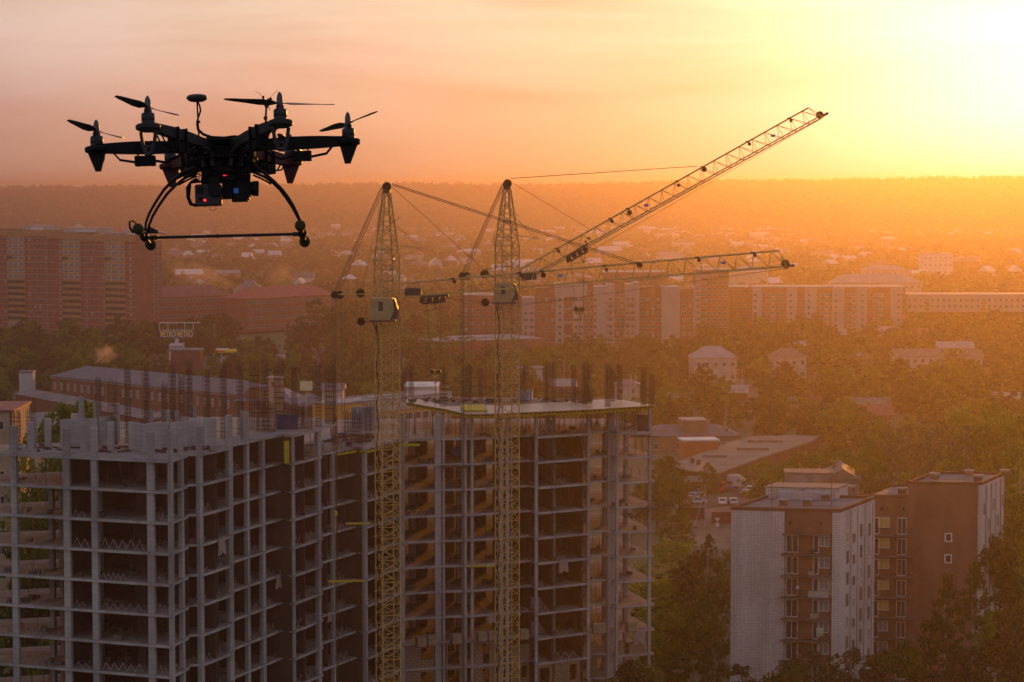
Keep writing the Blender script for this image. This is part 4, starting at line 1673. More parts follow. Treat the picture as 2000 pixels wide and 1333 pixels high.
# fuel station
gs = WY(444, 690, 900)
g = thing('fuel_station', 'low fuel station canopy with a red and yellow fascia beyond the rebar', 'station', (gs.x, 900, 0), .1)
zc = WY(444, 688, 900).z
MB().box(0, 0, zc, 7.5, 6, .9).build('canopy', mat('fascia_yellow', (.85, .55, .03), .5, 0), g)
MB().box(-3, -3.05, zc + .15, 4.5, .1, .55).build('fascia', mat('fascia_red', (.75, .10, .02), .5, 0), g)
MB().box(-2, .5, zc + .91, 5, 4, .4).build('canopy_top', M_WHITE, g)
for q in (-2.5, 2.5):
    MB().beam((q, 0, 0), (q, 0, zc), .2, 5).build('post', M_WHITE, g)
MB().box(.5, 4, 0, 6, 3, 2.6).build('kiosk', M_WHITE, g)
clear(gs.x - 8, gs.x + 8, 820, 908)

# ------------------------------------------------------------------ long two storey works building with a grey roof
a, b = WY(100, 750, 705), WY(470, 750, 640)
d = Vector((b.x - a.x, b.y - a.y)); Lw = d.length; n = Vector((-d.y, d.x)).normalized()
c = Vector((a.x, a.y)) + d / 2 + n * 8
wk_ = house('long red brick works building with a blue grey metal roof behind the left wing', 'building', c.x, c.y, Lw, 16, 11.5, atan2(d.y, d.x), M_BRICK, M_ROOFG, 'hip', 3.2, 'x', 2, 0, chim=3, name='works_building')
for i in range(26):
    if i in (8, 9, 17):
        continue
    x = -Lw / 2 + 2 + (Lw - 4) * i / 25
    put_win(wk_, 'pale', x, 7.3, -8, 0, (.85, 1.55))
    put_win(wk_, 'pale', x, 2.0, -8, 0, (.85, 1.4))
MB().box(0, -8.25, 10.9, Lw + .8, .3, .3).build('eaves', M_ROOFP, wk_)
for i in range(30):
    MB().beam((-Lw / 2 + Lw * i / 29, -8.2, 11.5), (-Lw / 2 + Lw * i / 29, -8.2, 12.2), .05, 3).build('roof_rail_post', M_STEEL, wk_)
# its end wing with a rounded gable and the entrance tower
e0 = WY(520, 770, 622)
hw = house('brick wing with a violet grey hip roof and round gable by the rebar', 'building', e0.x, 632, 17, 14, 11, radians(-8), M_BRICK, mat('violet_roof', (.13, .13, .20), .5, .2, .4), 'hip', 4.5, 'x', 2, 4, 'pale', 0, name='works_wing')
m = MB()
pts = [(-3.2, 0)] + [(3.6 * cos(t) * -1, 2.6 * sin(t) + .8) for t in np.linspace(0, pi, 9)] + [(3.2, 0)]
m.plate([(p[0] - 2, p[1] + 11.8) for p in pts], 'y', -7.4, -6.6)
m.build('round_gable', M_BRICK, hw)
tw = WY(534, 770, 608)
et = thing('entrance_tower', 'tan entrance tower with an arched top and a small red emblem', 'tower', (tw.x, 612, 0), radians(-6))
zt_ = WY(534, 735, 612).z
MB().box(0, 0, 0, 3.8, 4, zt_ - .5).build('wall', M_TAN, et)
MB().box(0, 0, zt_ - .498, 4.3, 4.5, .35).build('cornice', M_ROOFP, et)
m = MB()
m.lathe((0, -2.02, zt_ - 1.9), [(.001, 0), (.55, 0), (.55, .05), (.001, .05)], 8, (0, -1, 0))
m.box(0, -2.06, zt_ - 2.9, 1.3, .06, .3)
m.build('emblem', mat('dull_red', (.30, .03, .03), .6, 0), et)
for q in (-.8, 0, .8):
    put_win(et, 'tall', q, 5.0, -2.0, 0, (.5, 1.6))
clear(tw.x - 5, tw.x + 5, 540, 616)
slab_house('low brick annexe with a violet roof right of the entrance tower', 'building', 549, 583, 628, 615, 10.5, 12, 2.8, M_BRICK, M_ROOFG, 2, 3, 'pale')
# flat lower hall in front
a, b = WY(-60, 780, 590), WY(300, 800, 535)
slab_house('long low workshop hall with a dark flat roof at the left behind the frame', 'workshop_hall', -90, 300, 600, 520, 8.5, 30, .3, M_TAN, M_ROOFT, 1, 18, 'smalld', 'flat', gz=0)
slab_house('shed with a dark pitched roof in front of the brick works building', 'workshop_hall', 28, 290, 660, 585, 10, 10, 1.2, M_BRICKD, M_ROOFT, 1, 0, 'smalld', 'gable')
p = WY(53, 732, 690)
house('plain grey concrete box on the low roofs near the left edge', 'building', p.x, 690, 4.2, 4, WY(53, 727, 690).z, 0, M_PALEG, M_ROOFG, 'flat', .1, floors=1, nwin=0, chim=0, name='concrete_box')
# near brick building at the left edge
nb = WY(-22, 900, 330)
q = house('brown brick block cut by the left edge with dark windows', 'building', nb.x - 1.5, 338, 9.2, 14, WY(0, 806, 331).z, radians(2), M_TAN, M_ROOFR, 'flat', .1, floors=10, nwin=2, wk='wide', chim=0, name='brick_block', winscale=.9)
# billboard
bb = WY(598, 756, 560)
t = thing('billboard', 'white billboard with a yellow and blue abstract print on a post', 'billboard', (bb.x, 560, 0), 0)
m_bb = mat('billboard_print', (.55, .60, .62), .5, 0.0, .6, color2=(.60, .52, .10))
z0 = WY(598, 763, 560).z
MB().box(0, 0, z0, 2.9, .25, 2.2).build('panel', m_bb, t)
MB().box(0, .16, z0 - .1, 3.1, .06, 2.4).build('panel_frame', M_WHITE, t)
MB().beam((0, .1, 0), (0, .1, z0), .15, 6).build('post', M_FRAMEG, t)
clear(bb.x - 3, bb.x + 3, 500, 562)
# small sign with three characters seen in the haze
bb = WY(549, 698, 880)
t = thing('roadside_sign', 'small white roadside sign with dark red characters behind the rebar', 'sign', (bb.x, 880, 0), 0)
z0 = WY(549, 704, 880).z
MB().box(0, 0, z0, 3.3, .2, 2.2).build('panel', M_WHITE, t)
for i, xx in enumerate((-.9, 0, .9)):
    m = MB()
    m.box(xx - .22, -.13, z0 + .5, .14, .06, 1.2)
    m.box(xx + .22, -.13, z0 + .5, .14, .06, 1.2)
    m.box(xx, -.13, z0 + (1.56 if i != 1 else 1.0), .3, .06, .14)
    m.build('character', mat('sign_red%d' % i, (.35, .04, .04), .6, 0), t)
MB().beam((0, .1, 0), (0, .1, z0), .15, 6).build('post', M_FRAMEG, t)
# white block with the small square holes, orange market building, parapet box
slab_house('pale grey flat roofed block with small dark openings behind the left rebar', 'building', 583, 712, 520, 545, 14.2 , 16, .25, M_PALEG, M_ROOFP, 3, 7, 'smalld', 'flat', gz=-6)
slab_house('small pale hut with a metal roof on top of the grey block', 'hut', 628, 668, 575, 575, WY(640, 762, 575).z, 8, 1.4, M_PALE, M_ROOFG, 1, 2, 'smalld', 'gable', gz=0)
ob = slab_house('orange and white shopping building seen behind the left crane mast', 'building', 652, 880, 430, 455, WY(652, 792, 430).z, 6, .25, M_ORANGE, M_ROOFP, 1, 0, 'wide', 'flat', gz=0)
a, b = WY(652, 600, 430), WY(880, 600, 455)
d = Vector((b.x - a.x, b.y - a.y)); Lo = d.length
for i in range(14):
    put_win(ob, 'wide', -Lo / 2 + 2 + i * Lo / 14, WY(652, 792, 430).z - 8.5, -3.0, 0, (.7, 1.0))
    put_win(ob, 'wide', -Lo / 2 + 2 + i * Lo / 14, WY(652, 792, 430).z - 4.4, -3.0, 0, (.7, 1.0))
MB().box(Lo * .12, -3.15, WY(652, 792, 430).z - 2.2, Lo * .76, .28, 2.1).build('white_band', M_PALE, ob)
MB().box(Lo * .12, -3.15, WY(652, 792, 430).z - 6.4, Lo * .76, .28, 1.6).build('white_band', M_PALE, ob)
MB().box(0, -2.5, WY(652, 792, 430).z + 1.3, Lo, .1, .08).build('roof_railing', M_WHITE, ob)
for f_ in range(2):
    pass
p = WY(822, 770, 540)
slab_house('white plant box on the shopping building roof between the cranes', 'plant_box', 790, 854, 520, 520, WY(820, 757.5, 520).z, 12, .1, M_PALE, M_WHITE, 1, 0, 'wide', 'flat', gz=0)
# long low red brown hall
slab_house('long low red brown hall with a pale roof edge behind the cranes', 'building', 858, 1058, 905, 925, 9.5, 30, .4, mat('red_brown_cladding', (.25, .07, .05), .8, .15, .1), M_ROOFP, 1, 0, 'wide', 'flat', gz=-1)
slab_house('blue and white shop front under the rebar right of the cranes', 'shop', 1010, 1060, 800, 800, 6.0, 12, .2, M_PALEG, M_ROOFG, 1, 4, 'pale', 'flat')

# ------------------------------------------------------------------ the pale and brick high blocks in the middle
t = thing('apartment_block', 'group of pale and red brick slab towers behind the crane jibs', 'apartment block', (0, 975, 0), 0)
M_PALEB = mat('pale_grey_panels', (.33, .29, .28), .85, .08, .3, zscale=.2)
M_MIDB = mat('mid_red_brick', (.25, .085, .05), .85, .12, .3)
M_DKB = mat('dark_red_panels', (.17, .05, .03), .85, .12, .3)
SX = 975 / F
def mx(px):
    return (px - 1000) * SX
secs = [(1008, 1019, 578, M_MIDB, 0), (1019, 1045, 582, M_PALEB, -1.0), (1045, 1075, 562, M_MIDB, 0), (1075, 1085, 557, M_MIDB, .5), (1085, 1102, 557, M_PALEB, -1), (1102, 1119, 560, M_DKB, .8),
        (1119, 1140, 557, M_PALEB, -.6), (1140, 1159, 553, M_MIDB, 0), (1159, 1184, 560, M_PALEB, -1.2), (1184, 1201, 556, M_PALEB, -.6), (1201, 1220, 550, M_MIDB, 0),
        (1220, 1241, 556, M_PALEB, -.6), (1241, 1249, 552, M_PALEB, -1.2), (1249, 1271, 562, M_DKB, 0), (1271, 1280, 562, M_MIDB, -.8), (1280, 1292, 562, M_DKB, 0),
        (1292, 1328, 560, M_PALEB, -1.2), (1328, 1355, 565, M_MIDB, 0), (1355, 1358, 560, M_PALEB, -.5)]
NWIN = 0
for a_, b_, top, m_, y0 in secs:
    hh = WY(a_, top, 975).z
    MB().box((mx(a_) + mx(b_)) / 2, 9 + y0 / 2 + .001 * a_ / 10, -1, mx(b_) - mx(a_) - .02, 18 - y0, hh + 1).build('wall', m_, t)
    fl = 2.95
    nf = int((hh - 1) / fl)
    for f in range(nf):
        z = f * fl + .9
        if z + 1.6 > hh - (3 if m_ is M_PALEB else 0):
            continue
        wpx = b_ - a_
        if (a_, b_) in ((1159, 1184), (1292, 1328)):
            if (a_, b_) == (1159, 1184):
                put_win(t, 'smalld', mx(a_ + 3), z, y0 - .0, 0, (.7, 1)); NWIN += 1
            continue
        if wpx < 9:
            continue
        xs_ = [mx((a_ + b_) / 2)] if wpx < 18 else [mx(a_ + wpx * .3), mx(a_ + wpx * .75)]
        for x in xs_:
            k = R.choice(['small', 'wide', 'small', 'pale']) if m_ is not M_PALEB else R.choice(['small', 'wide', 'smalld'])
            put_win(t, k, x, z, y0, 0, (.95, 1)); NWIN += 1
        if (a_, b_) in ((1184, 1201), (1220, 1241), (1102, 1119), (1271, 1280)):
            MB().box(mx((a_ + b_) / 2), y0 - .55, z - .85, mx(b_) - mx(a_) - .5, 1.1, 1.0).build('balcony', m_ if f % 2 else M_PALEB, t)
MB().box(mx(1115), 8.9, WY(1075, 580, 975).z, mx(1140) - mx(1075) - .2, 19.9, WY(1075, 556, 975).z - WY(1075, 580, 975).z + .2).build('upper_band', M_PALEB, t)
for a_, b_, tp, rh_ in ((1196, 1222, 548, 3), (1265, 1285, 556, 4), (1130, 1150, 553, 2.4)):
    m = MB()
    zz = WY(a_, tp, 975).z
    gable_roof(m, mx(b_) - mx(a_), 4, zz - .2, rh_, .1, 'y', mx((a_ + b_) / 2), 3)
    m.build('gable', M_MIDB, t)
clear(mx(1000), mx(1365), 925, 1000)
# taller ones behind
def simple_tower(name, label, pa, pb, Y, pytop, wallm, cols, depth=18, roofm=None, winkinds=('small',), balc=(), fl=2.95, gz=0.0, yaw=0.0, front=30, pal=None):
    a, b = WY(pa, 600, Y), WY(pb, 600, Y)
    w = b.x - a.x
    h = WY(pa, pytop, Y).z - gz
    t = thing(name, label, 'apartment block', ((a.x + b.x) / 2, Y, gz), yaw)
    MB().box(0, depth / 2, -1, w, depth, h + 1).build('wall', wallm, t)
    MB().box(0, depth / 2, h + .002, w + .3, depth + .3, .5).build('parapet', roofm or M_PALEL, t)
    nf = int(h / fl)
    if pal:
        for q0, q1 in pal:
            MB().box(-w / 2 + w * (q0 + q1) / 2, -.2, -1, w * (q1 - q0), .4, h + .9).build('pale_strip', M_PALEB, t)
    for f in range(nf):
        z = f * fl + .9
        for i in range(cols):
            x = -w / 2 + w * (i + .5) / cols
            inb = any(q0 <= (i + .5) / cols <= q1 for q0, q1 in balc)
            y = -.4 if pal and any(q0 <= (i + .5) / cols <= q1 for q0, q1 in pal) else 0
            if pal and y and i % 2:
                continue
            put_win(t, 'loggia' if inb else R.choice(winkinds), x, z, y, 0, (.9 * min(1.0, w / cols / 2.6), 1))
            if inb:
                MB().box(x, -.5, z - .9, w / cols * .9, 1.0, .95).build('balcony', M_DKB if i % 2 else M_PALEB, t)
    clear((a.x + b.x) / 2 - w / 2 - 2, (a.x + b.x) / 2 + w / 2 + 2, Y - front, Y + depth)
    return t
simple_tower('apartment_block', 'tall brick tower with glazed balconies right of the pale slab towers', 1358, 1422, 1080, 528, M_MIDB, 6, balc=((.05, .3),), winkinds=('small', 'wide'))
simple_tower('apartment_block', 'brick block whose upper floors show over the pale towers under the level jib', 1178, 1300, 1120, 533, M_MIDB, 9, winkinds=('small', 'smalld'), balc=((.4, .6),))
simple_tower('apartment_block', 'brown brick block half hidden behind the left part of the tower group', 905, 1008, 1000, 578, mat('brown_brick', (.22, .09, .06), .85, .15, .3), 9, winkinds=('pale', 'small'))
simple_tower('apartment_block', 'long nine storey block of brick and pale strips on the right', 1470, 1768, 1080, 562, M_MIDB, 34, pal=((.0, .06), (.22, .29), (.34, .42), (.52, .60), (.68, .75), (.9, .98)), winkinds=('small', 'wide', 'smalld'), balc=((.1, .16), (.44, .5), (.62, .67), (.8, .86)))
simple_tower('apartment_block', 'long low five storey pale block at the right edge', 1771, 2060, 1085, 577, M_PALEB, 26, winkinds=('small', 'smalld'), gz=12, balc=((.1, .14), (.5, .54)))
simple_tower('apartment_block', 'brown block with bare rooftop plant beside the brick tower', 1424, 1472, 1120, 562, M_MIDB, 4, winkinds=('small',))
slab_house('wide pitched pink grey roof behind the long right block', 'building', 1625, 1800, 1350, 1350, 14, 18, 5, M_PALE, M_ROOFP, 3, 14, gz=0, roof='hip')
slab_house('white many windowed building among trees on the far right', 'building', 1688, 1775, 1600, 1600, 13, 20, 3, M_PALE, M_ROOFP, 3, 8, 'pale', gz=0)
slab_house('white flat building among trees near the right edge', 'building', 1802, 1860, 1750, 1750, 17, 20, .5, M_WHITE, M_ROOFP, 3, 6, 'pale', 'flat', gz=3)
slab_house('pale slate roofed hall right of the brick towers', 'building', 1430, 1500, 1500, 1500, 15, 20, 4, M_PALE, M_ROOFP, 1, 0, gz=0)

# ------------------------------------------------------------------ two storey houses of the right middle ground
MH = [
 ('large cream mansion with a white hipped metal roof', 1350, 1438, 748, 699, 676, 'hip', M_PALE, M_ROOFP, 5, 0),
 ('slate roofed house partly behind the cream mansion', 1405, 1445, 690, 688, 668, 'gable', M_PALE, M_ROOFB, 3, 0),
 ('cream house with a brown hipped roof right of the mansion', 1506, 1574, 742, 697, 679, 'hip', M_PALE, M_ROOFB, 4, 1),
 ('house with a grey gable roof just behind the brown hipped one', 1531, 1583, 700, 680, 666, 'gable', M_TAN, M_ROOFP, 3, 0),
 ('small dark timber house with a grey roof left of the pale gabled one', 1614, 1652, 668, 654, 642, 'gable', M_WOOD, M_ROOFP, 2, 0),
 ('pale house with a wide grey gable among trees', 1700, 1744, 668, 652, 637, 'gable', M_PALE, M_ROOFP, 3, 0),
 ('low cream house with a slanted grey roof half hidden by a dark tree', 1656, 1706, 720, 700, 684, 'hip', M_PALE, M_ROOFP, 3, 0),
 ('long cream two storey house with a mauve slate roof', 1746, 1841, 732, 697, 681, 'gable', M_PALE, M_ROOFB, 6, 1),
 ('roof of a long house behind the long cream house', 1832, 1905, 694, 680, 667, 'gable', M_TAN, M_ROOFP, 4, 0),
 ('narrow cream end house with a mauve roof near the right edge', 1889, 1919, 735, 698, 683, 'gable', M_PALE, M_ROOFB, 2, 0),
 ('slim cream tower house above the long cream house', 1792, 1811, 690, 656, 641, 'gable', M_PALE, M_ROOFR, 1, 0),
 ('little grey roofed shed by a pole in the middle right', 1414, 1462, 782, 768, 752, 'gable', M_BRICKD, M_ROOFP, 0, 0),
 ('old timber farmhouse with a dark red roof among the trees', 1680, 1744, 842, 812, 790, 'gable', M_WOOD, M_ROOFR, 4, 1),
 ('second farmhouse roof just behind the dark red one', 1662, 1744, 806, 792, 776, 'gable', M_WOOD, M_ROOFB, 4, 0),
 ('house with a pinkish roof at the right edge above the trees', 1942, 1996, 800, 780, 766, 'gable', M_TAN, M_ROOFP, 2, 0),
 ('small square two storey house with a grey pyramid roof beside the deck corner', 1200, 1250, 800, 752, 742, 'hip', M_PALE, M_ROOFG, 2, 0),
 ('brick house with a pale pitched roof behind the formwork deck', 1078, 1124, 785, 755, 740, 'gable', M_BRICK, M_ROOFP, 2, 1),
 ('low shed with a light roof under the trees right of the deck', 1298, 1326, 790, 778, 767, 'gable', M_BRICKD, M_ROOFP, 0, 0),
 ('grey roofed outbuilding among bushes in the middle right', 1520, 1560, 800, 789, 775, 'gable', M_TAN, M_ROOFG, 1, 0),
]
for lab, pa, pb, pyb, pye, pyt, rt, wm, rm, nwn, ch in MH:
    g_ = W((pa + pb) / 2, pyb, 0)
    Y = g_.y
    a, b = WY(pa, pyb, Y), WY(pb, pyb, Y)
    w = b.x - a.x
    he = WY(pa, pye, Y).z
    dep = min(w * .7, 10)
    rh_ = max(1.6, WY(pa, pyt, Y + dep / 2).z - he)
    hs = house(lab, 'house', (a.x + b.x) / 2, Y + dep / 2, w * .96, dep, he, R.uniform(-.12, .2), wm, rm, rt, rh_, 'x', 2 if he > 4.5 else 1, nwn, 'small' if nwn else 'smalld', ch, None, sidewin=1 if nwn > 3 else 0, front=50)
# tall white vent pipes on the square house
m = WY(1232, 745, W(1225, 800, 0).y - 1)
for q in (1232, 1241):
    p = WY(q, 732, m.y)
    o = MB().beam((0, 0, 0), (0, 0, p.z), .14, 6).build('flue_pipe', M_WHITE)
    o.location = (p.x, p.y - 1.2, 0)
    tag(o, 'tall thin white flue pipe on the square house wall, ' + ('left' if q == 1232 else 'right') + ' one of two', 'pipe', 'flue pipes')

# hipped roof brick building with flat box, and the long garage
g_ = W(1360, 893, 0)
t = house('long tan brick building with a seamed grey roof right of the unfinished frame', 'building', WY(1345, 890, 600).x, 606, 27, 12, WY(1300, 852, 600).z, radians(6), M_BRICKY, M_ROOFG, 'hip', 2.6, 'x', 2, 0, chim=0, name='brick_building', front=60)
for px in (1262, 1276, 1320, 1400, 1412, 1421):
    put_win(t, 'small', (px - 1345) * 600 / F, WY(px, 878, 600).z, -6, 0, (.9, 1.2))
MB().box(1.2, -1.5, WY(1300, 852, 600).z + .4, 6.5, 7, 3.6).build('roof_box', M_BRICKY, t)
MB().box(1.2, -1.5, WY(1300, 852, 600).z + 4.01, 6.9, 7.4, .25).build('roof_box_lid', M_ROOFP, t)
for q in (-7, 10):
    MB().box(q, -3.2, WY(1300, 852, 600).z + 1.0, 1.2, 1, .7).build('dormer', M_ROOFG, t)
p = WY(1366, 870, 560)
house('plain orange red brick box with a white roof edge by the garages', 'building', p.x, 563, 9, 6, WY(1366, 862, 560).z, radians(8), mat('orange_brick', (.40, .13, .05), .85, .1, .4), M_WHITE, 'flat', .05, floors=1, nwin=0, chim=0, name='brick_box', front=40)
# long garage: flat tar roof running away
gpoly = [v2(W(1300, 912, 5)), v2(W(1400, 925, 5)), v2(W(1490, 892, 5)), v2(W(1585, 862, 5)), v2(W(1600, 850, 5)), v2(W(1470, 852, 5)), v2(W(1420, 866, 5))]
c = sum(gpoly, Vector((0, 0))) / len(gpoly)
t = thing('garage_hall', 'long low garage hall with a patched tar roof left of the brick tower', 'garage', (c.x, c.y, 0), 0)
MB().prism([p - c for p in gpoly], -.5, 4.7).build('wall', M_BRICKD, t)
MB().prism([(p - c) * 1.015 for p in gpoly], 4.702, 5.0).build('roof', mat('patched_tar_roof', (.27, .20, .15), .8, .0, .12, color2=(.15, .11, .09), detail=8), t)
for px, py, w_ in ((1494, 864, 9), (1395, 893, 6), (1470, 879, 8)):
    q = W(px, py, 5)
    MB().box(q.x - c.x, q.y - c.y, 5.01, w_, 1.5, .5).build('roof_light', M_ROOFB, t)
for px, py in ((1352, 905), (1364, 908)):
    q = W(px, py, 5)
    MB().box(q.x - c.x, q.y - c.y, 5.01, .8, .8, 1.2, top=(1.3, 1.3)).build('roof_vent', M_STEEL, t)
clear(min(p.x for p in gpoly), max(p.x for p in gpoly), min(p.y for p in gpoly) - 30, max(p.y for p in gpoly))
q = W(1352, 938, 3)
house('small shed with a ribbed mauve roof above the parked trucks', 'shed', q.x, q.y, 8, 9, 3.2, radians(20), M_BRICKD, M_ROOFB, 'gable', .8, floors=1, nwin=0, chim=0, name='shed', front=10)
# whitish gabled building behind the brick tower
M_WBR = mat('whitewashed_brick', (.25, .21, .20), .85, .25, .4)
gx = WY(1652, 930, 425)
t = house('whitish gable ended building behind the near brick tower', 'building', gx.x, 431, 6.4, 12, WY(1652, 938, 425).z, radians(-6), M_WBR, M_ROOFB, 'gable', 2.2, 'y', 1, 0, chim=1, name='gabled_building')
wx = WY(1590, 930, 425)
MB().box(wx.x - gx.x, -2.5, 0, 9.5, 6, WY(1590, 928, 425).z).build('side_wing', M_WBR, t)
MB().box(wx.x - gx.x, -2.5, WY(1590, 928, 425).z + .003, 9.8, 6.3, .3).build('side_wing_roof', M_ROOFB, t)

# ------------------------------------------------------------------ near brick tower at the lower right
zr = WY(1500, 998, 280).z       # roof level
def lw(px, py):
    return W(px, py, zr)
A0, A1 = lw(1428, 996), lw(1640, 1001)        # front roof edge
A2 = lw(1709, 975)                           # right rear corner
H = zr
BT = thing('residential_tower', 'nine storey block of pale tiles and red brick with balconies, nearer stepped part', 'apartment block', (A0.x, A0.y, 0), 0)
ang = atan2(A1.y - A0.y, A1.x - A0.x)
BT.rotation_euler = (0, 0, ang)
L1 = (A1 - A0).length
dv = Vector((A2.x - A1.x, A2.y - A1.y))
DEP = dv.x * sin(-ang) + dv.y * cos(-ang)
KS0 = (dv.x * cos(-ang) - dv.y * sin(-ang)) / DEP
print('tower front', L1, DEP, zr, ang)
fpx = lambda px: (px - 1428) / (1640 - 1428) * L1
xa, xb, xc = fpx(1533), fpx(1626), L1
skew = atan2(dv.y, dv.x) - ang - pi / 2       # side wall is not quite square in the photo
REC = .55
FH2 = 2.72
M_BSLAB = mat('dark_balcony_slab', (.13, .105, .09), .9, .3, .8)
def side_pt(s):
    return (L1 + 0.0, s)
MB().box(xa / 2, DEP / 2, -.5, xa, DEP, H + .5).build('tiled_wall', M_TILE, BT)
MB().box((xb + xc) / 2, DEP / 2, -.5, xc - xb, DEP, H + .5).build('tiled_wall', M_TILE, BT)
MB().box((xa + xb) / 2, REC + (DEP - REC) / 2, -.5, xb - xa - .004, DEP - REC, H + .49).build('brick_wall', M_BRICK, BT)
MB().box((xa + xb) / 2, .3, H - 2.75, xb - xa - .006, .5, 2.74).build('brick_band', M_BRICK, BT)
for q in (.12, .75):
    MB().box(xa + (xb - xa) * q, .04, H - 1.7, .25, .06, .45).build('vent_hole', M_BLACKM, BT)
# parapet as four rails round the tar roof
RF = MB().box(L1 / 2, DEP / 2, H + .003, L1 - .3, DEP - .3, .05).build('roof', M_ROOFT, BT)
for cx1, cy1, w1, d1 in ((L1 / 2, .1, L1 + .15, .35), (L1 / 2, DEP - .1, L1 + .15, .35), (.1, DEP / 2, .35, DEP - .36), (L1 - .1, DEP / 2, .35, DEP - .36)):
    MB().box(cx1, cy1, H - .02, w1, d1, .42).build('parapet', M_BRICKD, RF)
M_VSH = mat('vent_lid', (.30, .27, .25), .85, .2, 2)
def vent(parent, x, y, z):
    v = MB().box(0, 0, 0, .95, .6, .5).build('vent_shaft', M_BRICK, parent)
    v.location = (x, y, z)
    return v
for px, py in ((1530, 989), (1577, 989), (1571, 976), (1613, 979), (1605, 966), (1642, 970), (1660, 962)):
    q = lw(px, py)
    v = Vector((q.x - A0.x, q.y - A0.y))
    x = v.x * cos(-ang) - v.y * sin(-ang)
    y = v.x * sin(-ang) + v.y * cos(-ang)
    x -= KS0 * y
    m = MB()
    m.box(x, y, H + .05, .95, .6, .55)
    m.mi = 1
    m.box(x, y, H + .82, 1.3, .95, .1)
    for sx_ in (-.45, .45):
        m.box(x + sx_, y, H + .6, .1, .55, .22)
    m.build('vent_shaft', [M_BRICK, M_VSH], RF)
# roof antennas
for px, py, hgt in ((1507, 994, 3.3), (1624, 990, 3.6), (1570, 976, 1.4)):
    q = lw(px, py)
    v = Vector((q.x - A0.x, q.y - A0.y))
    x = v.x * cos(-ang) - v.y * sin(-ang)
    y = v.x * sin(-ang) + v.y * cos(-ang)
    x -= KS0 * y
    m = MB()
    m.beam((x, y, H + .05), (x, y, H + hgt), .035, 5)
    for i in range(4):
        m.beam((x - .35, y, H + hgt * .35 + i * .22), (x + .35, y, H + hgt * .35 + i * .22), .015, 3)
    m.build('roof_antenna', M_STEEL, RF)
# lift house
ya, yb = DEP * .72, DEP + 2.5
p0, p1 = lw(1505, 968), lw(1640, 966)
m = MB()
q = lw(1505, 962)
v = Vector((q.x - A0.x, q.y - A0.y))
x0_ = v.x * cos(-ang) - v.y * sin(-ang) - KS0 * DEP
MB().box(x0_ + 4.7, DEP + .6, H - .6, 9.2, 4.2, 2.0).build('lift_house', M_TILE, BT)
MB().box(x0_ + 4.7, DEP + .6, H + 1.402, 9.5, 4.5, .14).build('lift_house_roof', M_ROOFT, BT)
MB().box(x0_ + 5.6, DEP - 2.0, H + .06, 6.8, 1.0, 1.0).build('lift_house', M_PALEG, BT)
# balconies, doors and windows
for f in range(10):
    z = H - 2.75 - FH2 * (f + 1) + .16
    if z < -1:
        break
    MB().box((xa + xb) / 2 - .15, -.22, z - .16, xb - xa + .05, 1.3, .16).build('balcony_slab', M_BSLAB, BT)
    rl = MB()
    for i in range(22):
        x = xa + .1 + (xb - xa - .2) * i / 21
        rl.beam((x, -.82, z), (x, -.82, z + .95), .018, 3, caps=False)
    rl.beam((xa + .05, -.82, z + .95), (xb - .1, -.82, z + .95), .03, 4)
    rl.beam((xa + .05, -.82, z + .1), (xb - .1, -.82, z + .1), .02, 4)
    rl.build('balcony_railing', M_STEEL, BT)
    if f == 2:
        MB().box(xa + (xb - xa) * .77, REC - .02, z, (xb - xa) * .42, .04, 2.5).build('painted_wall', M_PALE, BT)
        MB().box(xa + (xb - xa) * .77, -.86, z + .1, (xb - xa) * .42, .03, .8).build('balcony_panel', M_PALE, BT)
    put_win(BT, 'bdoor', xa + .95, z + .02, REC - .03)
    put_win(BT, 'bdoor2', xa + (xb - xa) * .66, z + .02, REC - .05)
    put_win(BT, 'bwin', xa + (xb - xa) * .66 + 1.05, z + .85, REC - .05)
    if f in (0, 1, 3, 5):
        MB().box(xa + (xb - xa) * R.uniform(.5, .9), .1, z, R.uniform(.4, .8), .4, R.uniform(.4, .8)).build('balcony_clutter', R.choice([M_PALE, M_WOOD, M_TAN]), BT)
MB().box((xa + xb) / 2, -.2, H - 2.92, xb - xa + .02, 1.0, .14).build('balcony_slab', M_BSLAB, BT)
# side wall: recessed dark ribs and narrow windows on the end facade
for f in range(9):
    z = H - 2.75 - FH2 * (f + 1) + .9
    for i, s in enumerate((.22, .40, .60, .84)):
        if z > 0:
            w_ = put_win(BT, 'smalld' if (f + i) % 4 else 'bwin', L1 + .0, z + (.0 if i % 2 else .35), DEP * s, pi / 2, (.7, 1.15 if i != 1 else .8))
for s in (.5, .31, .71, .93):
    MB().box(L1 + .01, DEP * s, 0, .05, .12, H - .4).build('joint_strip', M_DARKCONC, BT)
# low linking part behind (between blocks) at roof height
clear(A0.x - 6, A2.x + 40, A0.y - 14, A0.y + 60)


def skew_tower(root, k, sidex, sa):
    """the plan of the block is a leaning parallelogram: its side walls run back to the right"""
    for c in root.children_recursive:
        if c.data is None:
            continue
        if c.data.users > 1:
            if abs(c.rotation_euler[2] - pi / 2) < .01:
                c.location.x += c.location.y * k
                c.rotation_euler[2] = sa
        else:
            for v in c.data.vertices:
                v.co.x += v.co.y * k
dl = Vector((dv.x * cos(-ang) - dv.y * sin(-ang), dv.x * sin(-ang) + dv.y * cos(-ang)))
KS = dl.x / dl.y
bpy.context.view_layer.update()
skew_tower(BT, KS, L1, atan2(dl.y, dl.x))
DEPY = dl.y
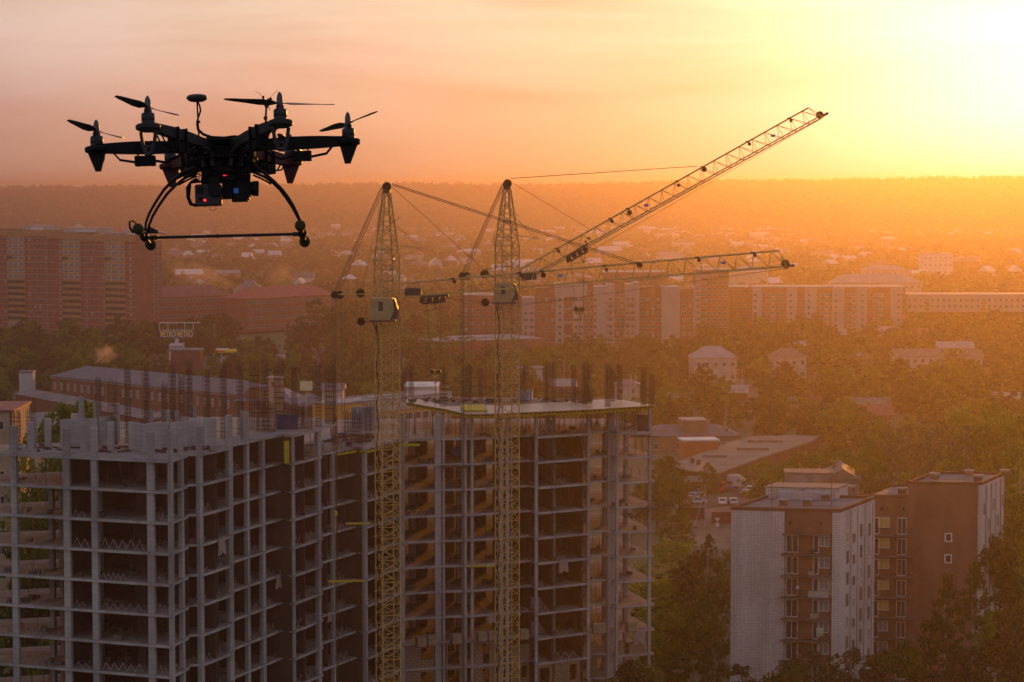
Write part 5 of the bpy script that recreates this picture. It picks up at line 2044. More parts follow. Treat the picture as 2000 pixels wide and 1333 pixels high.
# farther block, brick front with tiled end
zr2 = zr + .1
B0 = W(1705, 962, zr2 - 1.2)
B1 = W(1908, 948, zr2 + .8)
B2 = W(1955, 928, zr2 + .8)
zb = zr2 + .9
B1 = W(1911, 948, zb)
B2 = W(1955, 928, zb)
YB = B1.y
B0 = WY(1690, 960, YB + 1.5)
B0 = Vector((B0.x, YB + (B1.x - B0.x) * .12, zb))
BU = thing('residential_tower', 'nine storey red brick block with a tiled end wall, right and farther part', 'apartment block', (B0.x, B0.y, 0), 0)
ang2 = atan2(B1.y - B0.y, B1.x - B0.x)
BU.rotation_euler = (0, 0, ang2)
LL = (Vector((B1.x, B1.y)) - Vector((B0.x, B0.y))).length
dv2 = Vector((B2.x - B1.x, B2.y - B1.y))
D2 = dv2.x * sin(-ang2) + dv2.y * cos(-ang2)
K2 = (dv2.x * cos(-ang2) - dv2.y * sin(-ang2)) / D2
print('block2', LL, D2, K2, KS0, DEP)
f2 = lambda px: (px - 1690) / (1911 - 1690) * LL
xs1 = f2(1775)
MB().box(xs1 / 2, D2 / 2, -.5, xs1, D2, zb - 1.9 + .5).build('brick_wall', M_BRICK, BU)
MB().box((xs1 + LL) / 2, D2 / 2, -.5, LL - xs1 - .01, D2, zb + .5).build('brick_wall', M_BRICK, BU)
MB().box(LL + .2, D2 / 2, -.5, .4, D2 + .2, zb + .45).build('tiled_wall', M_TILE, BU)
RF2 = MB().box((xs1 + LL) / 2, D2 / 2, zb + .004, LL - xs1 - .3, D2 - .3, .05).build('roof', M_ROOFT, BU)
for cx1, cy1, w1, d1 in (((xs1 + LL) / 2, .1, LL - xs1 + .3, .35), ((xs1 + LL) / 2, D2 - .1, LL - xs1 + .3, .35), (xs1 + .1, D2 / 2, .35, D2 - .4), (LL + .25, D2 / 2, .4, D2 - .4)):
    MB().box(cx1, cy1, zb - .02, w1, d1, .40).build('parapet', M_BRICKD, RF2)
for cx1, cy1, w1, d1 in ((xs1 / 2, .1, xs1, .35), (xs1 / 2, D2 - .1, xs1, .35)):
    MB().box(cx1, cy1, zb - 1.92, w1, d1, .45).build('parapet', M_BRICKD, RF2)
MB().box(xs1 / 2, D2 / 2, zb - 1.897, xs1 - .3, D2 - .3, .05).build('roof', M_ROOFT, BU)
for x, y in ((xs1 + 2, 5), (xs1 + 5.5, 9), (xs1 - 2, 4), (xs1 + 8, 4), (xs1 + 10, 10)):
    m = MB()
    z_ = zb + .05 if x > xs1 else zb - 1.85
    m.box(x, y, z_, .95, .6, .55)
    m.mi = 1
    m.box(x, y, z_ + .77, 1.3, .95, .1)
    for sx_ in (-.45, .45):
        m.box(x + sx_, y, z_ + .55, .1, .55, .22)
    m.build('vent_shaft', [M_BRICK, M_VSH], RF2)
for q in (1723, 1766):
    MB().box(f2(q), -.02, zb - 3.6, .25, .06, .45).build('vent_hole', M_BLACKM, BU)
for f in range(11):
    z = WY(1750, 1047 + f * 40.6, YB).z
    if z < 0:
        break
    x0_, x1_ = f2(1708), f2(1791)
    MB().box((x0_ + x1_) / 2, -.5, z - .16, x1_ - x0_, 1.1, .16).build('balcony_slab', M_BSLAB, BU)
    rl = MB()
    for i in range(24):
        x = x0_ + .1 + (x1_ - x0_ - .2) * i / 23
        rl.beam((x, -1.0, z), (x, -1.0, z + .95), .018, 3, caps=False)
    rl.beam((x0_, -1.0, z + .95), (x1_, -1.0, z + .95), .03, 4)
    rl.beam((x1_, -1.0, z + .95), (x1_, -.05, z + .95), .03, 4)
    rl.build('balcony_railing', M_STEEL, BU)
    put_win(BU, 'bdoor2', f2(1714), z + .02, -.0)
    put_win(BU, 'bwiny' if f < 5 else 'bwin', f2(1728), z + .9, -.0)
    put_win(BU, 'bdoor', f2(1763), z + .02, -.0, 0, (.8, 1))
    if f < 3:
        put_win(BU, 'square', f2(1854), WY(1854, 1060 + f * 41.5, YB).z, -.0, 0, (.9, .8))
for f in range(9):
    z = zb - 4.2 - f * 2.72
    for i, s in enumerate((.12, .33, .54, .75, .93)):
        if z > 0 and i % 2 == f % 2:
            put_win(BU, 'smalld', LL + .4, z + (.3 if i % 2 else 0), D2 * s, pi / 2, (.5, 1.1))
for s in (.2, .42, .64, .86):
    MB().box(LL + .43, D2 * s, 0, .06, .14, zb - .4).build('joint_strip', M_DARKCONC, BU)

bpy.context.view_layer.update()
skew_tower(BU, K2, LL, atan2(1.0, K2))

# ------------------------------------------------------------------ far little town: one thing per house
FARH = []
def free(x, y, r=0):
    for x0, x1, y0, y1 in FOOT:
        if x0 - r < x < x1 + r and y0 - r < y < y1 + r:
            return False
    return True
wallset = [('white', M_WHITE), ('cream', M_PALE), ('white', M_WHITE), ('cream', M_PALE), ('red brick', M_BRICK), ('dark timber', M_WOOD), ('tan', M_TAN)]
M_ROOFW = mat('light_metal_roof', (.5, .5, .52), .5, .1, .5)
roofset = [('grey metal', M_ROOFG), ('light', M_ROOFW), ('pale', M_ROOFP), ('light', M_ROOFW), ('red brown', M_ROOFR), ('brown', M_ROOFB), ('white', M_WHITE)]
cells = {}
def area(px, Y):
    col = ('left edge' if px < 330 else 'below the drone' if px < 620 else 'behind the left crane' if px < 860 else 'behind the right crane' if px < 1100
           else 'under the raised jib' if px < 1420 else 'right of the jib tips' if px < 1720 else 'far right')
    dist = 'nearer streets' if Y < 2000 else 'middle streets' if Y < 2700 else 'by the forest'
    return dist + (', ' if col[0] in 'lfr' else ' ') + col
cnt = 0
tries = 0
rH = random.Random(23)
while cnt < 298 and tries < 6000:
    tries += 1
    px = rH.uniform(-20, 2020)
    Y = 1350 + 2350 * rH.random() ** .8
    if px < 330 and Y < 2000:
        continue
    x = (px - 1000) / F * Y
    if not free(x, Y, 9):
        continue
    big = rH.random() < .16
    w = rH.uniform(9, 15) * (1.9 if big else 1)
    d = rH.uniform(7, 10)
    h = rH.uniform(3.5, 7.5) * (1.3 if big else 1)
    rt = rH.choice(['gable', 'gable', 'hip'])
    wn_, wm = rH.choice(wallset)
    rn_, rm = rH.choice(roofset)
    rh_ = rH.uniform(2.2, 4.8)
    z = terrain(x, Y)
    ar = area(px, Y)
    lab = ('large ' if big else '') + wn_ + ' house with ' + rn_ + ' ' + ('hipped' if rt == 'hip' else 'gabled') + ' roof, ' + ar
    t = thing('far_house', lab, 'house', (x, Y, z), rH.choice([0, 0, pi / 2, .3, -.4, .8]) + rH.uniform(-.2, .2), 'small houses of the far town')
    MB().box(0, 0, -1, w, d, h + 1).build('wall', wm, t)
    m = MB()
    ax = rH.choice(['x', 'y'])
    if rt == 'gable':
        gable_roof(m, w, d, h + .01, rh_, .4, ax)
    else:
        hip_roof(m, w, d, h + .01, rh_)
    rf = m.build('roof', rm, t)
    if rH.random() < .5:
        MB().box(w * .2, .5, h + rh_ * .3, .7, .7, rh_).build('chimney', M_BRICK, rf)
    for i in range(3):
        put_win(t, 'small', -w / 2 + w * (i + .5) / 3, h * .4, -d / 2, 0, (1, 1))
    r = max(w, d) / 2
    clear(x - r, x + r, Y - r - 50, Y + r)
    cnt += 1

# ------------------------------------------------------------------ thin smoke lit by the low sun
def smoke(label, pts, dens, seed):
    m = bpy.data.materials.new('smoke')
    m.use_nodes = True
    t_ = m.node_tree
    for n in list(t_.nodes):
        if n.type != 'OUTPUT_MATERIAL':
            t_.nodes.remove(n)
    v = t_.nodes.new('ShaderNodeVolumePrincipled')
    v.inputs['Color'].default_value = (.85, .7, .6, 1)
    v.inputs['Anisotropy'].default_value = .5
    tc_ = t_.nodes.new('ShaderNodeTexCoord')
    ln = t_.nodes.new('ShaderNodeVectorMath')
    ln.operation = 'LENGTH'
    t_.links.new(tc_.outputs['Object'], ln.inputs[0])
    nz_ = t_.nodes.new('ShaderNodeTexNoise')
    nz_.inputs['Scale'].default_value = 2.2
    nz_.inputs['Detail'].default_value = 4
    t_.links.new(tc_.outputs['Object'], nz_.inputs['Vector'])
    a_ = t_.nodes.new('ShaderNodeMath'); a_.operation = 'SUBTRACT'
    t_.links.new(nz_.outputs[0], a_.inputs[0])
    b_ = t_.nodes.new('ShaderNodeMath'); b_.operation = 'MULTIPLY_ADD'
    t_.links.new(ln.outputs['Value'], b_.inputs[0]); b_.inputs[1].default_value = .42; b_.inputs[2].default_value = .22
    t_.links.new(b_.outputs[0], a_.inputs[1])
    c_ = t_.nodes.new('ShaderNodeMath'); c_.operation = 'MULTIPLY'; 
    t_.links.new(a_.outputs[0], c_.inputs[0]); c_.inputs[1].default_value = dens
    d_ = t_.nodes.new('ShaderNodeMath'); d_.operation = 'MAXIMUM'
    t_.links.new(c_.outputs[0], d_.inputs[0]); d_.inputs[1].default_value = 0
    t_.links.new(d_.outputs[0], v.inputs['Density'])
    o_ = [n for n in t_.nodes if n.type == 'OUTPUT_MATERIAL'][0]
    t_.links.new(v.outputs[0], o_.inputs['Volume'])
    (x, y, z), (sx_, sy_, sz_) = pts
    mb = MB()
    mb.lathe((0, 0, -1), [(.02, 0), (.45, .1), (.75, .35), (.97, .75), (1, 1), (.97, 1.25), (.75, 1.65), (.45, 1.9), (.02, 2)], 14)
    o = mb.build('smoke', m)
    o.location = (x, y, z)
    o.scale = (sx_, sy_, sz_)
    o.rotation_euler = (0, radians(20), 0)
    tag(o, label, 'smoke')
    o['kind'] = 'stuff'
q = WY(205, 690, 660)
smoke('small orange lit puff of smoke over the works building roof', ((q.x, 660, q.z), (5, 5, 4.5)), .38, 1)
q = WY(390, 545, 1240)
smoke('wide faint orange smoke drifting over the slope left of the schools', ((q.x, 1240, q.z + 2), (30, 25, 12)), .05, 2)
q = WY(545, 540, 1300)
smoke('faint smoke rising behind the bright red school roof', ((q.x, 1300, q.z), (13, 12, 15)), .07, 3)
# ------------------------------------------------------------------ vehicles on the parking ground
M_TYRE = mat('tyre_rubber', (.02, .02, .02), .8, 0)
def car(label, px, py, rz, col, z=.13):
    p = W(px, py, z)
    t = thing('parked_car', label, 'car', (p.x, p.y, z), rz, 'cars on the parking ground')
    body = mat('car_paint_%d' % px, col, .3, 0, spec=.5)
    m = MB()
    prof = [(-2.15, .35), (2.15, .35), (2.2, .7), (1.95, .88), (1.15, .95), (.55, 1.42), (-.95, 1.45), (-1.6, 1.0), (-2.15, .95)]
    m.plate(prof, 'y', -.84, .84)
    b = m.build('body', body, t)
    for s in (-1, 1):
        m = MB()
        m.plate([(-1.35, 1.0), (.95, 1.0), (.48, 1.36), (-.85, 1.38)], 'y', s * .85 - .01 * s, s * .85 + .012 * s)
        m.build('side_window', M_GLASS, b)
    m = MB()
    m.add([(1.17, -.7, .97), (1.17, .7, .97), (.6, .62, 1.42), (.6, -.62, 1.42)], [(0, 1, 2, 3)])
    m.add([(-1.63, -.7, 1.03), (-1.0, -.62, 1.43), (-1.0, .62, 1.43), (-1.63, .7, 1.03)], [(0, 1, 2, 3)])
    m.v = [(x + (.02 if x > 0 else -.02), y, zz + .02) for x, y, zz in m.v]
    m.build('windscreen', M_GLASS, b)
    for x in (-1.35, 1.35):
        for y in (-.8, .8):
            MB().lathe((x, y - .1, .32), [(.01, 0), (.32, 0), (.32, .2), (.01, .2)], 10, (0, 1, 0)).build('wheel', M_TYRE, t)
    for y in (-.6, .6):
        MB().box(2.19, y, .6, .05, .3, .14).build('headlight', M_WHITE, t)
    return t
car('white saloon car at the left of the parking ground behind a pole', 1362, 984, radians(12), (.62, .62, .62))
car('silver hatchback beside the bushes, above the white saloon', 1364, 967, radians(60), (.40, .42, .44))
car('pale estate car partly hidden by the bush at the left', 1355, 975, radians(70), (.5, .5, .5))
car('white car facing us, left one of the two by the tower wall', 1411, 986, radians(-95), (.6, .6, .58))
car('silver car facing us, right one of the two by the tower wall', 1432, 986, radians(-88), (.36, .38, .40))
car('white car in the right row, behind a dark car', 1464, 962, radians(15), (.65, .65, .65))
car('dark blue car in the right row of the parking ground', 1462, 970, radians(10), (.04, .05, .09))

def truck(label, px, py, rz, boxcol, cabcol, L=6.6, tipper=False):
    p = W(px, py, .13)
    t = thing('parked_truck', label, 'truck', (p.x, p.y, .13), rz)
    bc = mat('truck_box_%d' % px, boxcol, .5, .1, .5)
    cc = mat('truck_cab_%d' % px, cabcol, .4, .05, .5)
    MB().box(0, 0, .6, L + 2, .9, .35).build('chassis', M_STEEL, t)
    m = MB()
    if tipper:
        m.box(-1.0, 0, 1.0, L, 2.3, 1.4, top=(1.03, 1.05))
        for i in range(6):
            m.box(-1.0 - L / 2 + L * (i + .5) / 6, -1.17, 1.0, .12, .1, 1.35)
    else:
        m.box(-1.0, 0, .98, L, 2.4, 2.5)
        m.box(-1.0, 0, 3.482, L + .06, 2.46, .06)
    m.build('cargo_box', bc, t)
    x = L / 2 - 1.0
    m = MB()
    m.plate([(x + .1, .5), (x + 2.1, .5), (x + 2.15, 1.4), (x + 1.75, 2.4), (x + .1, 2.5)], 'y', -1.15, 1.15)
    cb = m.build('cab', cc, t)
    if not tipper:
        m = MB()
        m.plate([(x + .1, 2.51), (x + 1.5, 2.51), (x + .1, 3.4)], 'y', -1.0, 1.0)
        m.build('wind_deflector', cc, cb)
        MB().box(x + 1.1, -1.17, .5, 1.9, .03, .55).build('skirt', M_BLUE, cb)
    for s in (-1, 1):
        MB().plate([(x + .7, 1.45), (x + 1.95, 1.45), (x + 1.68, 2.2), (x + .7, 2.2)], 'y', s * 1.15, s * 1.17).build('side_window', M_GLASS, cb)
    m = MB()
    m.add([(x + 2.17, -1.0, 1.42), (x + 2.17, 1.0, 1.42), (x + 1.8, 1.0, 2.3), (x + 1.8, -1.0, 2.3)], [(0, 1, 2, 3)])
    m.build('windscreen', M_GLASS, cb)
    for xx in (x + 1.2, -L / 2 + .4, -L / 2 + (1.6 if tipper else .4001)):
        for y in (-1.1, .85):
            MB().lathe((xx, y, .48), [(.01, 0), (.48, 0), (.48, .28), (.01, .28)], 12, (0, 1, 0)).build('wheel', M_TYRE, t)
    return t
truck('white box truck with a blue skirt at the back of the parking ground', 1424, 957, radians(-12), (.55, .53, .50), (.60, .58, .55))
truck('orange tipper truck beside the white box truck', 1385, 961, radians(-16), (.42, .10, .03), (.62, .14, .03), 5.2, True)
truck('grey cabbed truck squeezed between the orange and the white trucks', 1404, 957, radians(-16), (.35, .33, .30), (.40, .40, .42), 4.6)

# containers and shed on the yard
def container(label, px, py, w, d, h, rz, col):
    p = W(px, py, .12)
    t = thing('steel_container', label, 'container', (p.x, p.y, .12), rz)
    mm = mat('container_%d' % px, col, .7, .2, .8)
    MB().box(0, 0, .02, w, d, h).build('body', mm, t)
    for i in range(int(w / .5)):
        MB().box(-w / 2 + .25 + i * .5, -d / 2 - .03, .15, .2, .06, h - .3).build('rib', mm, t)
    MB().box(0, 0, h + .023, w + .1, d + .1, .08).build('lid', mm, t)
container('dull red steel container beside the tiled tower wall', 1411, 1021, 4.6, 2.4, 2.3, radians(-4), (.22, .045, .04))
container('dark red garage box half hidden by a bush', 1352, 1013, 5.0, 3.0, 2.4, radians(12), (.16, .04, .035))
# poles
def pole(label, name, px, pyb, pyt, kind, Y=None, cat='pole'):
    p = W(px, pyb, 0) if Y is None else WY(px, pyb, Y)
    zt_ = WY(px, pyt, p.y).z
    z0 = terrain(p.x, p.y)
    t = thing(name, label, cat, (p.x, p.y, z0), 0)
    MB().beam((0, 0, -.3), (0, 0, zt_ - z0), .14, 6, .09).build('post', M_PALEG, t)
    if kind == 'lamp':
        MB().beam((0, 0, zt_ - z0), (-1.3, 0, zt_ - z0 + .35), .05, 4).build('arm', M_PALEG, t)
        MB().box(-1.5, 0, zt_ - z0 + .28, .7, .3, .14).build('lamp_head', M_WHITE, t)
    elif kind == 'box':
        MB().box(0, -.3, (zt_ - z0) * .35, .9, .5, .9).build('junction_box', M_PALEG, t)
    elif kind == 'cross':
        MB().box(0, 0, zt_ - z0 - .6, 1.6, .12, .12).build('crossarm', M_WOOD, t)
        MB().beam((-2.4, 0, -.3), (-.1, 0, zt_ - z0 - 1.8), .12, 5).build('brace', M_PALEG, t)
        for q in (-.7, 0, .7):
            MB().box(q, 0, zt_ - z0 - .48, .1, .1, .25).build('insulator', M_WHITE, t)
    return t
pole('concrete utility pole with a slanting brace by the parked cars', 'utility_pole', 1377, 1030, 948, 'cross')
pole('tall lamp post among trees in the right middle', 'lamp_post', 1804, 835, 800, 'lamp')
pole('mast with a white box beside the grey roofed shed', 'utility_pole', 1450, 760, 722, 'box')
pole('thin utility pole with a box right of the garage roof', 'utility_pole', 1557, 838, 798, 'box')
pole('thin pole behind the tan brick building, taller of two', 'utility_pole', 1418, 848, 793, 'plain')
pole('short thin pole behind the tan brick building', 'utility_pole', 1414, 848, 816, 'plain')
pole('lamp post on the avenue left of the left crane mast', 'lamp_post', 622, 760, 700, 'lamp', 700)
pole('lamp post on the avenue between the two crane masts', 'lamp_post', 788, 760, 700, 'lamp', 700)
pole('lamp post on the avenue right of the right crane mast', 'lamp_post', 1102, 760, 705, 'lamp', 690)
pole('thin mast standing before the red roofed schools', 'utility_pole', 419, 690, 632, 'plain', 950)
pole('white mast above the far roofs under the raised jib', 'radio_mast', 1288, 455, 424, 'plain', 3300)
pole('thin radio mast on the horizon above the forest right of the jib', 'radio_mast', 1451, 372, 346, 'plain', 5450)
pole('thin radio mast on the horizon near the right edge', 'radio_mast', 1684, 372, 349, 'plain', 5450)
# road sign
p = W(1401, 1045, 0)
t = thing('road_sign', 'small white triangular road sign over a square plate on the dirt yard', 'sign', (p.x, p.y, 0), 0)
MB().beam((0, 0, 0), (0, 0, 3.2), .05, 5).build('post', M_PALEG, t)
MB().plate([(-.6, 3.5), (.6, 3.5), (0, 2.7)], 'y', -.08, -.04).build('give_way_plate', M_WHITE, t)
MB().plate([(-.4, 2.45), (.4, 2.45), (.4, 1.65), (-.4, 1.65)], 'y', -.08, -.04).build('plate', M_WHITE, t)
# red lit display board behind the deck
p = WY(1058, 758, 800)
t = thing('display_board', 'small red glowing price board behind the formwork deck', 'sign', (p.x, 800, 0), 0)
zt_ = p.z
MB().beam((0, .2, 0), (0, .2, zt_ - .4), .12, 5).build('post', M_PALEG, t)
MB().box(0, .2, zt_ - .5, 2.2, .2, 1.0).build('panel', M_BLACK, t)
MB().box(0, .05, zt_ - .3, 1.8, .06, .6).build('lit_digits', mat('red_led', (.6, .02, .02), .5, 0, emit=((1, .02, .02), 2.5)), t)

# a person standing on a balcony of the tiled tower, cloth hung two floors lower
def tower_pt(xl, yl, z):
    xl = xl + yl * KS
    return Vector((A0.x + xl * cos(ang) - yl * sin(ang), A0.y + xl * sin(ang) + yl * cos(ang), z))
zf = H - 2.75 - FH2 * 3 + .16
pp_ = tower_pt(fpx(1562), -.45, zf)
def person(label, loc, rz):
    V = [(0, 0, .92), (0, 0, 1.12), (0, .01, 1.36), (0, 0, 1.48), (0, -.02, 1.62), (-.17, 0, 1.38), (-.23, -.03, 1.12), (-.16, -.22, 1.02), (.17, 0, 1.38), (.24, .02, 1.12), (.25, -.04, .88),
         (-.09, 0, .86), (-.10, -.02, .47), (-.10, .0, .06), (-.10, -.13, .03), (.09, 0, .86), (.11, .03, .47), (.12, .04, .06), (.13, -.09, .03), (0, -.02, 1.70)]
    E = [(0, 1), (1, 2), (2, 3), (3, 4), (4, 19), (2, 5), (5, 6), (6, 7), (2, 8), (8, 9), (9, 10), (0, 11), (11, 12), (12, 13), (13, 14), (0, 15), (15, 16), (16, 17), (17, 18)]
    RR = [.14, .13, .15, .055, .095, .06, .045, .035, .06, .045, .035, .09, .06, .045, .04, .09, .06, .045, .04, .08]
    me = bpy.data.meshes.new('person')
    me.from_pydata(V, E, [])
    o = obj('person', me, None, tuple(loc), rz)
    o.modifiers.new('skin', 'SKIN')
    for i, sv in enumerate(me.skin_vertices[0].data):
        sv.radius = (RR[i], RR[i] * (.75 if i in (0, 1, 2) else 1))
        sv.use_root = (i == 0)
    sub_ = o.modifiers.new('smooth', 'SUBSURF')
    sub_.levels = sub_.render_levels = 1
    dg_ = bpy.context.evaluated_depsgraph_get()
    m2 = bpy.data.meshes.new_from_object(o.evaluated_get(dg_))
    o.modifiers.clear()
    o.data = m2
    m2.materials.clear()
    for mm in (mat('skin_tone', (.35, .20, .14), .6, 0), mat('pale_blue_top', (.45, .50, .58), .8, 0), mat('dark_trousers', (.03, .03, .05), .8, 0), mat('dark_hair', (.02, .015, .01), .7, 0)):
        m2.materials.append(mm)
    for pl in m2.polygons:
        c_ = pl.center
        if c_.z > 1.66 or (c_.z > 1.52 and c_.y > .02):
            pl.material_index = 3
        elif c_.z > 1.45 or (c_.z < 1.08 and abs(c_.x) > .19) or c_.y < -.19:
            pl.material_index = 0
        elif c_.z > .95:
            pl.material_index = 1
        else:
            pl.material_index = 2
    tag(o, label, 'person')
person('person in a pale blue top standing on the third balcony from the roof', pp_, radians(10))
zf2 = H - 2.75 - FH2 * 5 + .16
m = MB()
nx_ = 8
w_ = .9
for sd in (0, 1):
    vs = [(w_ * (i / nx_ - .5), -.05 * sin(i * 1.9) + .02 * sd, -1.15 * j / 3 - .04 * sin(i * 1.3 + j)) for j in range(4) for i in range(nx_ + 1)]
    fs = [(j * (nx_ + 1) + i, j * (nx_ + 1) + i + 1, (j + 1) * (nx_ + 1) + i + 1, (j + 1) * (nx_ + 1) + i) for j in range(3) for i in range(nx_)]
    m.add(vs, fs)
o = m.build('hanging_cloth', mat('pale_green_cloth', (.35, .50, .30), .9, .1, 3))
o.location = tower_pt(fpx(1608), -.78, zf2 + 1.75)
tag(o, 'pale green cloth hung to dry over a balcony rail of the tiled tower', 'cloth')
# ------------------------------------------------------------------ trees
def crown_mesh(name, seed, H, Wd, nclump, nleaf, leaf, matl, base=.25, shape='oval', thin=1.0):
    """leaf-sized faces gathered in clumps through the crown"""
    r = np.random.default_rng(seed)
    cs = []
    while len(cs) < nclump:
        t = r.random()
        z = base + (1 - base) * t
        if shape == 'oval':
            rad = np.sin(np.pi * min(1, .12 + .88 * t) ** .9) ** .6
        elif shape == 'cone':
            rad = (1 - t) ** .8 + .06
        elif shape == 'pine':
            rad = .35 + .65 * np.sin(np.pi * t ** 1.1) ** .5
        else:
            rad = np.sin(np.pi * (.2 + .75 * t)) ** .5
        a = r.random() * 2 * np.pi
        q = np.sqrt(r.random()) * rad * (0.78 + .3 * r.random())
        cs.append((q * np.cos(a) * Wd / 2, q * np.sin(a) * Wd / 2, z * H))
    cs = np.array(cs)
    # lopsided outline: push by a few random lobes
    for _ in range(3):
        d = r.normal(size=3); d[2] *= .3; d /= np.linalg.norm(d)
        w = np.clip((cs - [0, 0, H * .6]) @ d / (Wd * .5), 0, 1)
        cs += np.outer(w, d) * Wd * r.uniform(-.12, .22)
    n = nclump * nleaf
    cr = Wd / (nclump ** .42) * .62 * thin
    g = r.normal(size=(nclump, nleaf, 3))
    g /= np.linalg.norm(g, axis=2, keepdims=True)
    g *= (cr * (.45 + .55 * r.random((nclump, nleaf, 1)))) * r.uniform(.6, 1.3, (nclump, 1, 1))
    g[..., 2] *= .7
    c = (cs[:, None, :] + g).reshape(-1, 3)
    # faces lie roughly on the skin of their clump, so each clump has a lit and a shaded side
    nn = g.reshape(-1, 3) / (np.linalg.norm(g.reshape(-1, 3), axis=1, keepdims=True) + 1e-6)
    cdir = cs - [0, 0, H * .55]
    cdir /= np.linalg.norm(cdir, axis=1, keepdims=True)
    nn = nn + .45 * np.repeat(cdir, nleaf, axis=0) + .45 * r.normal(size=(n, 3)) + [0, 0, .25]
    nn /= np.linalg.norm(nn, axis=1, keepdims=True)
    u = r.normal(size=(n, 3)); u -= nn * (u * nn).sum(1, keepdims=True); u /= np.linalg.norm(u, axis=1, keepdims=True)
    w = np.cross(nn, u); w /= np.linalg.norm(w, axis=1, keepdims=True)
    s = leaf * r.uniform(.6, 1.35, (n, 1))
    v = np.stack([c - u * s * .5, c + w * s * .32, c + u * s * .5, c - w * s * .32], 1).reshape(-1, 3)
    me = bpy.data.meshes.new(name)
    me.vertices.add(4 * n)
    me.vertices.foreach_set('co', v.astype(np.float32).ravel())
    me.loops.add(4 * n)
    me.loops.foreach_set('vertex_index', np.arange(4 * n, dtype=np.int32))
    me.polygons.add(n)
    me.polygons.foreach_set('loop_start', np.arange(0, 4 * n, 4, dtype=np.int32))
    me.update()
    me.materials.append(matl)
    return me, cs


def trunk_mesh(name, seed, H, cs, matl, r0=.25, nb=7):
    rr = random.Random(seed)
    m = MB()
    pts = [Vector((0, 0, -1.0))]
    x = y = 0
    for i in range(1, 7):
        x += rr.uniform(-.15, .15)
        y += rr.uniform(-.15, .15)
        pts.append(Vector((x, y, H * .85 * i / 6)))
    m.path(pts, r0, 6, .04)
    idx = list(range(len(cs)))
    rr.shuffle(idx)
    for i in idx[:nb]:
        e = Vector(cs[i])
        s = pts[0].lerp(pts[-1], min(.8, max(.25, e.z / H * .6)))
        s.x *= .5
        s.y *= .5
        mid = s.lerp(e, .5) + Vector((0, 0, .4))
        m.path([s, mid, e], r0 * .35, 4, .02)
    return m.mesh(name, matl)


def variant(kind, seed, H, Wd, ncl, nl, leaf, lm, bm, **kw):
    cm, cs = crown_mesh('crown', seed, H, Wd, ncl, nl, leaf, lm, **kw)
    return (cm, trunk_mesh('trunk', seed, H, cs, bm, r0=H * .016, nb=8), H)


NEAR = {   # detailed, seen from 250 - 600 m
    'broad': [variant('b', 1, 14, 11, 130, 46, .42, M_LEAF, M_BARK), variant('b', 2, 15, 10, 120, 46, .40, M_LEAF, M_BARK),
              variant('b', 3, 12, 11, 120, 46, .40, M_LEAFY, M_BARK, shape='bush', base=.12)],
    'dark': [variant('d', 4, 15, 10, 130, 46, .40, M_LEAFD, M_BARK), variant('d', 5, 13, 11, 130, 46, .42, M_LEAFD, M_BARK)],
    'birch': [variant('i', 6, 19, 8, 110, 40, .34, M_LEAF, M_BIRCH, base=.3, thin=.9), variant('i', 7, 18, 7.5, 100, 40, .34, M_LEAFD, M_BIRCH, base=.3, thin=.9)],
    'pine': [variant('p', 8, 17, 8.5, 80, 80, .30, M_NEEDLE, M_BARK, shape='pine', base=.35, thin=.95), variant('p', 9, 16, 9, 85, 80, .30, M_NEEDLE, M_BARK, shape='pine', base=.3, thin=.95)],
    'silver': [variant('s', 10, 11, 9, 90, 40, .36, M_LEAFP, M_BARK, shape='bush', base=.15)],
}
MID = {    # 600 - 1300 m
    'broad': [variant('b', 21, 12, 10, 60, 30, .72, M_LEAF, M_BARK), variant('b', 22, 11, 11, 60, 30, .72, M_LEAF, M_BARK, shape='bush', base=.15), variant('b', 23, 10, 8.5, 50, 30, .68, M_LEAFY, M_BARK)],
    'dark': [variant('d', 24, 13, 9, 60, 30, .7, M_LEAFD, M_BARK), variant('d', 25, 11, 10, 60, 30, .72, M_LEAFD, M_BARK)],
}
FAR = [variant('f', 31, 10, 9, 22, 9, 2.0, M_LEAF, M_BARK), variant('f', 32, 9, 9, 20, 9, 2.0, M_LEAFD, M_BARK, shape='bush', base=.1), variant('f', 33, 12, 8, 22, 9, 1.9, M_LEAFD, M_BARK)]

DESC = {'broad': 'olive green broadleaf', 'dark': 'dark green broadleaf', 'birch': 'slender loose crowned birch', 'pine': 'dark dense pine', 'silver': 'pale silvery broadleaf'}
GRP = 'trees of the town'
rT = random.Random(5)


def tree(setd, kind, x, y, h, label, wide=1.0):
    cm, tm, H = rT.choice(setd[kind])
    t = thing({'pine': 'pine_tree', 'birch': 'birch_tree'}.get(kind, 'broadleaf_tree'), label, 'tree', (x, y, terrain(x, y)), rT.uniform(0, 6.28), GRP)
    s = h / H
    t.scale = (s * wide * rT.uniform(.9, 1.12), s * wide * rT.uniform(.9, 1.12), s)
    obj('crown', cm, t)
    obj('trunk', tm, t)
    return t


NT = 0
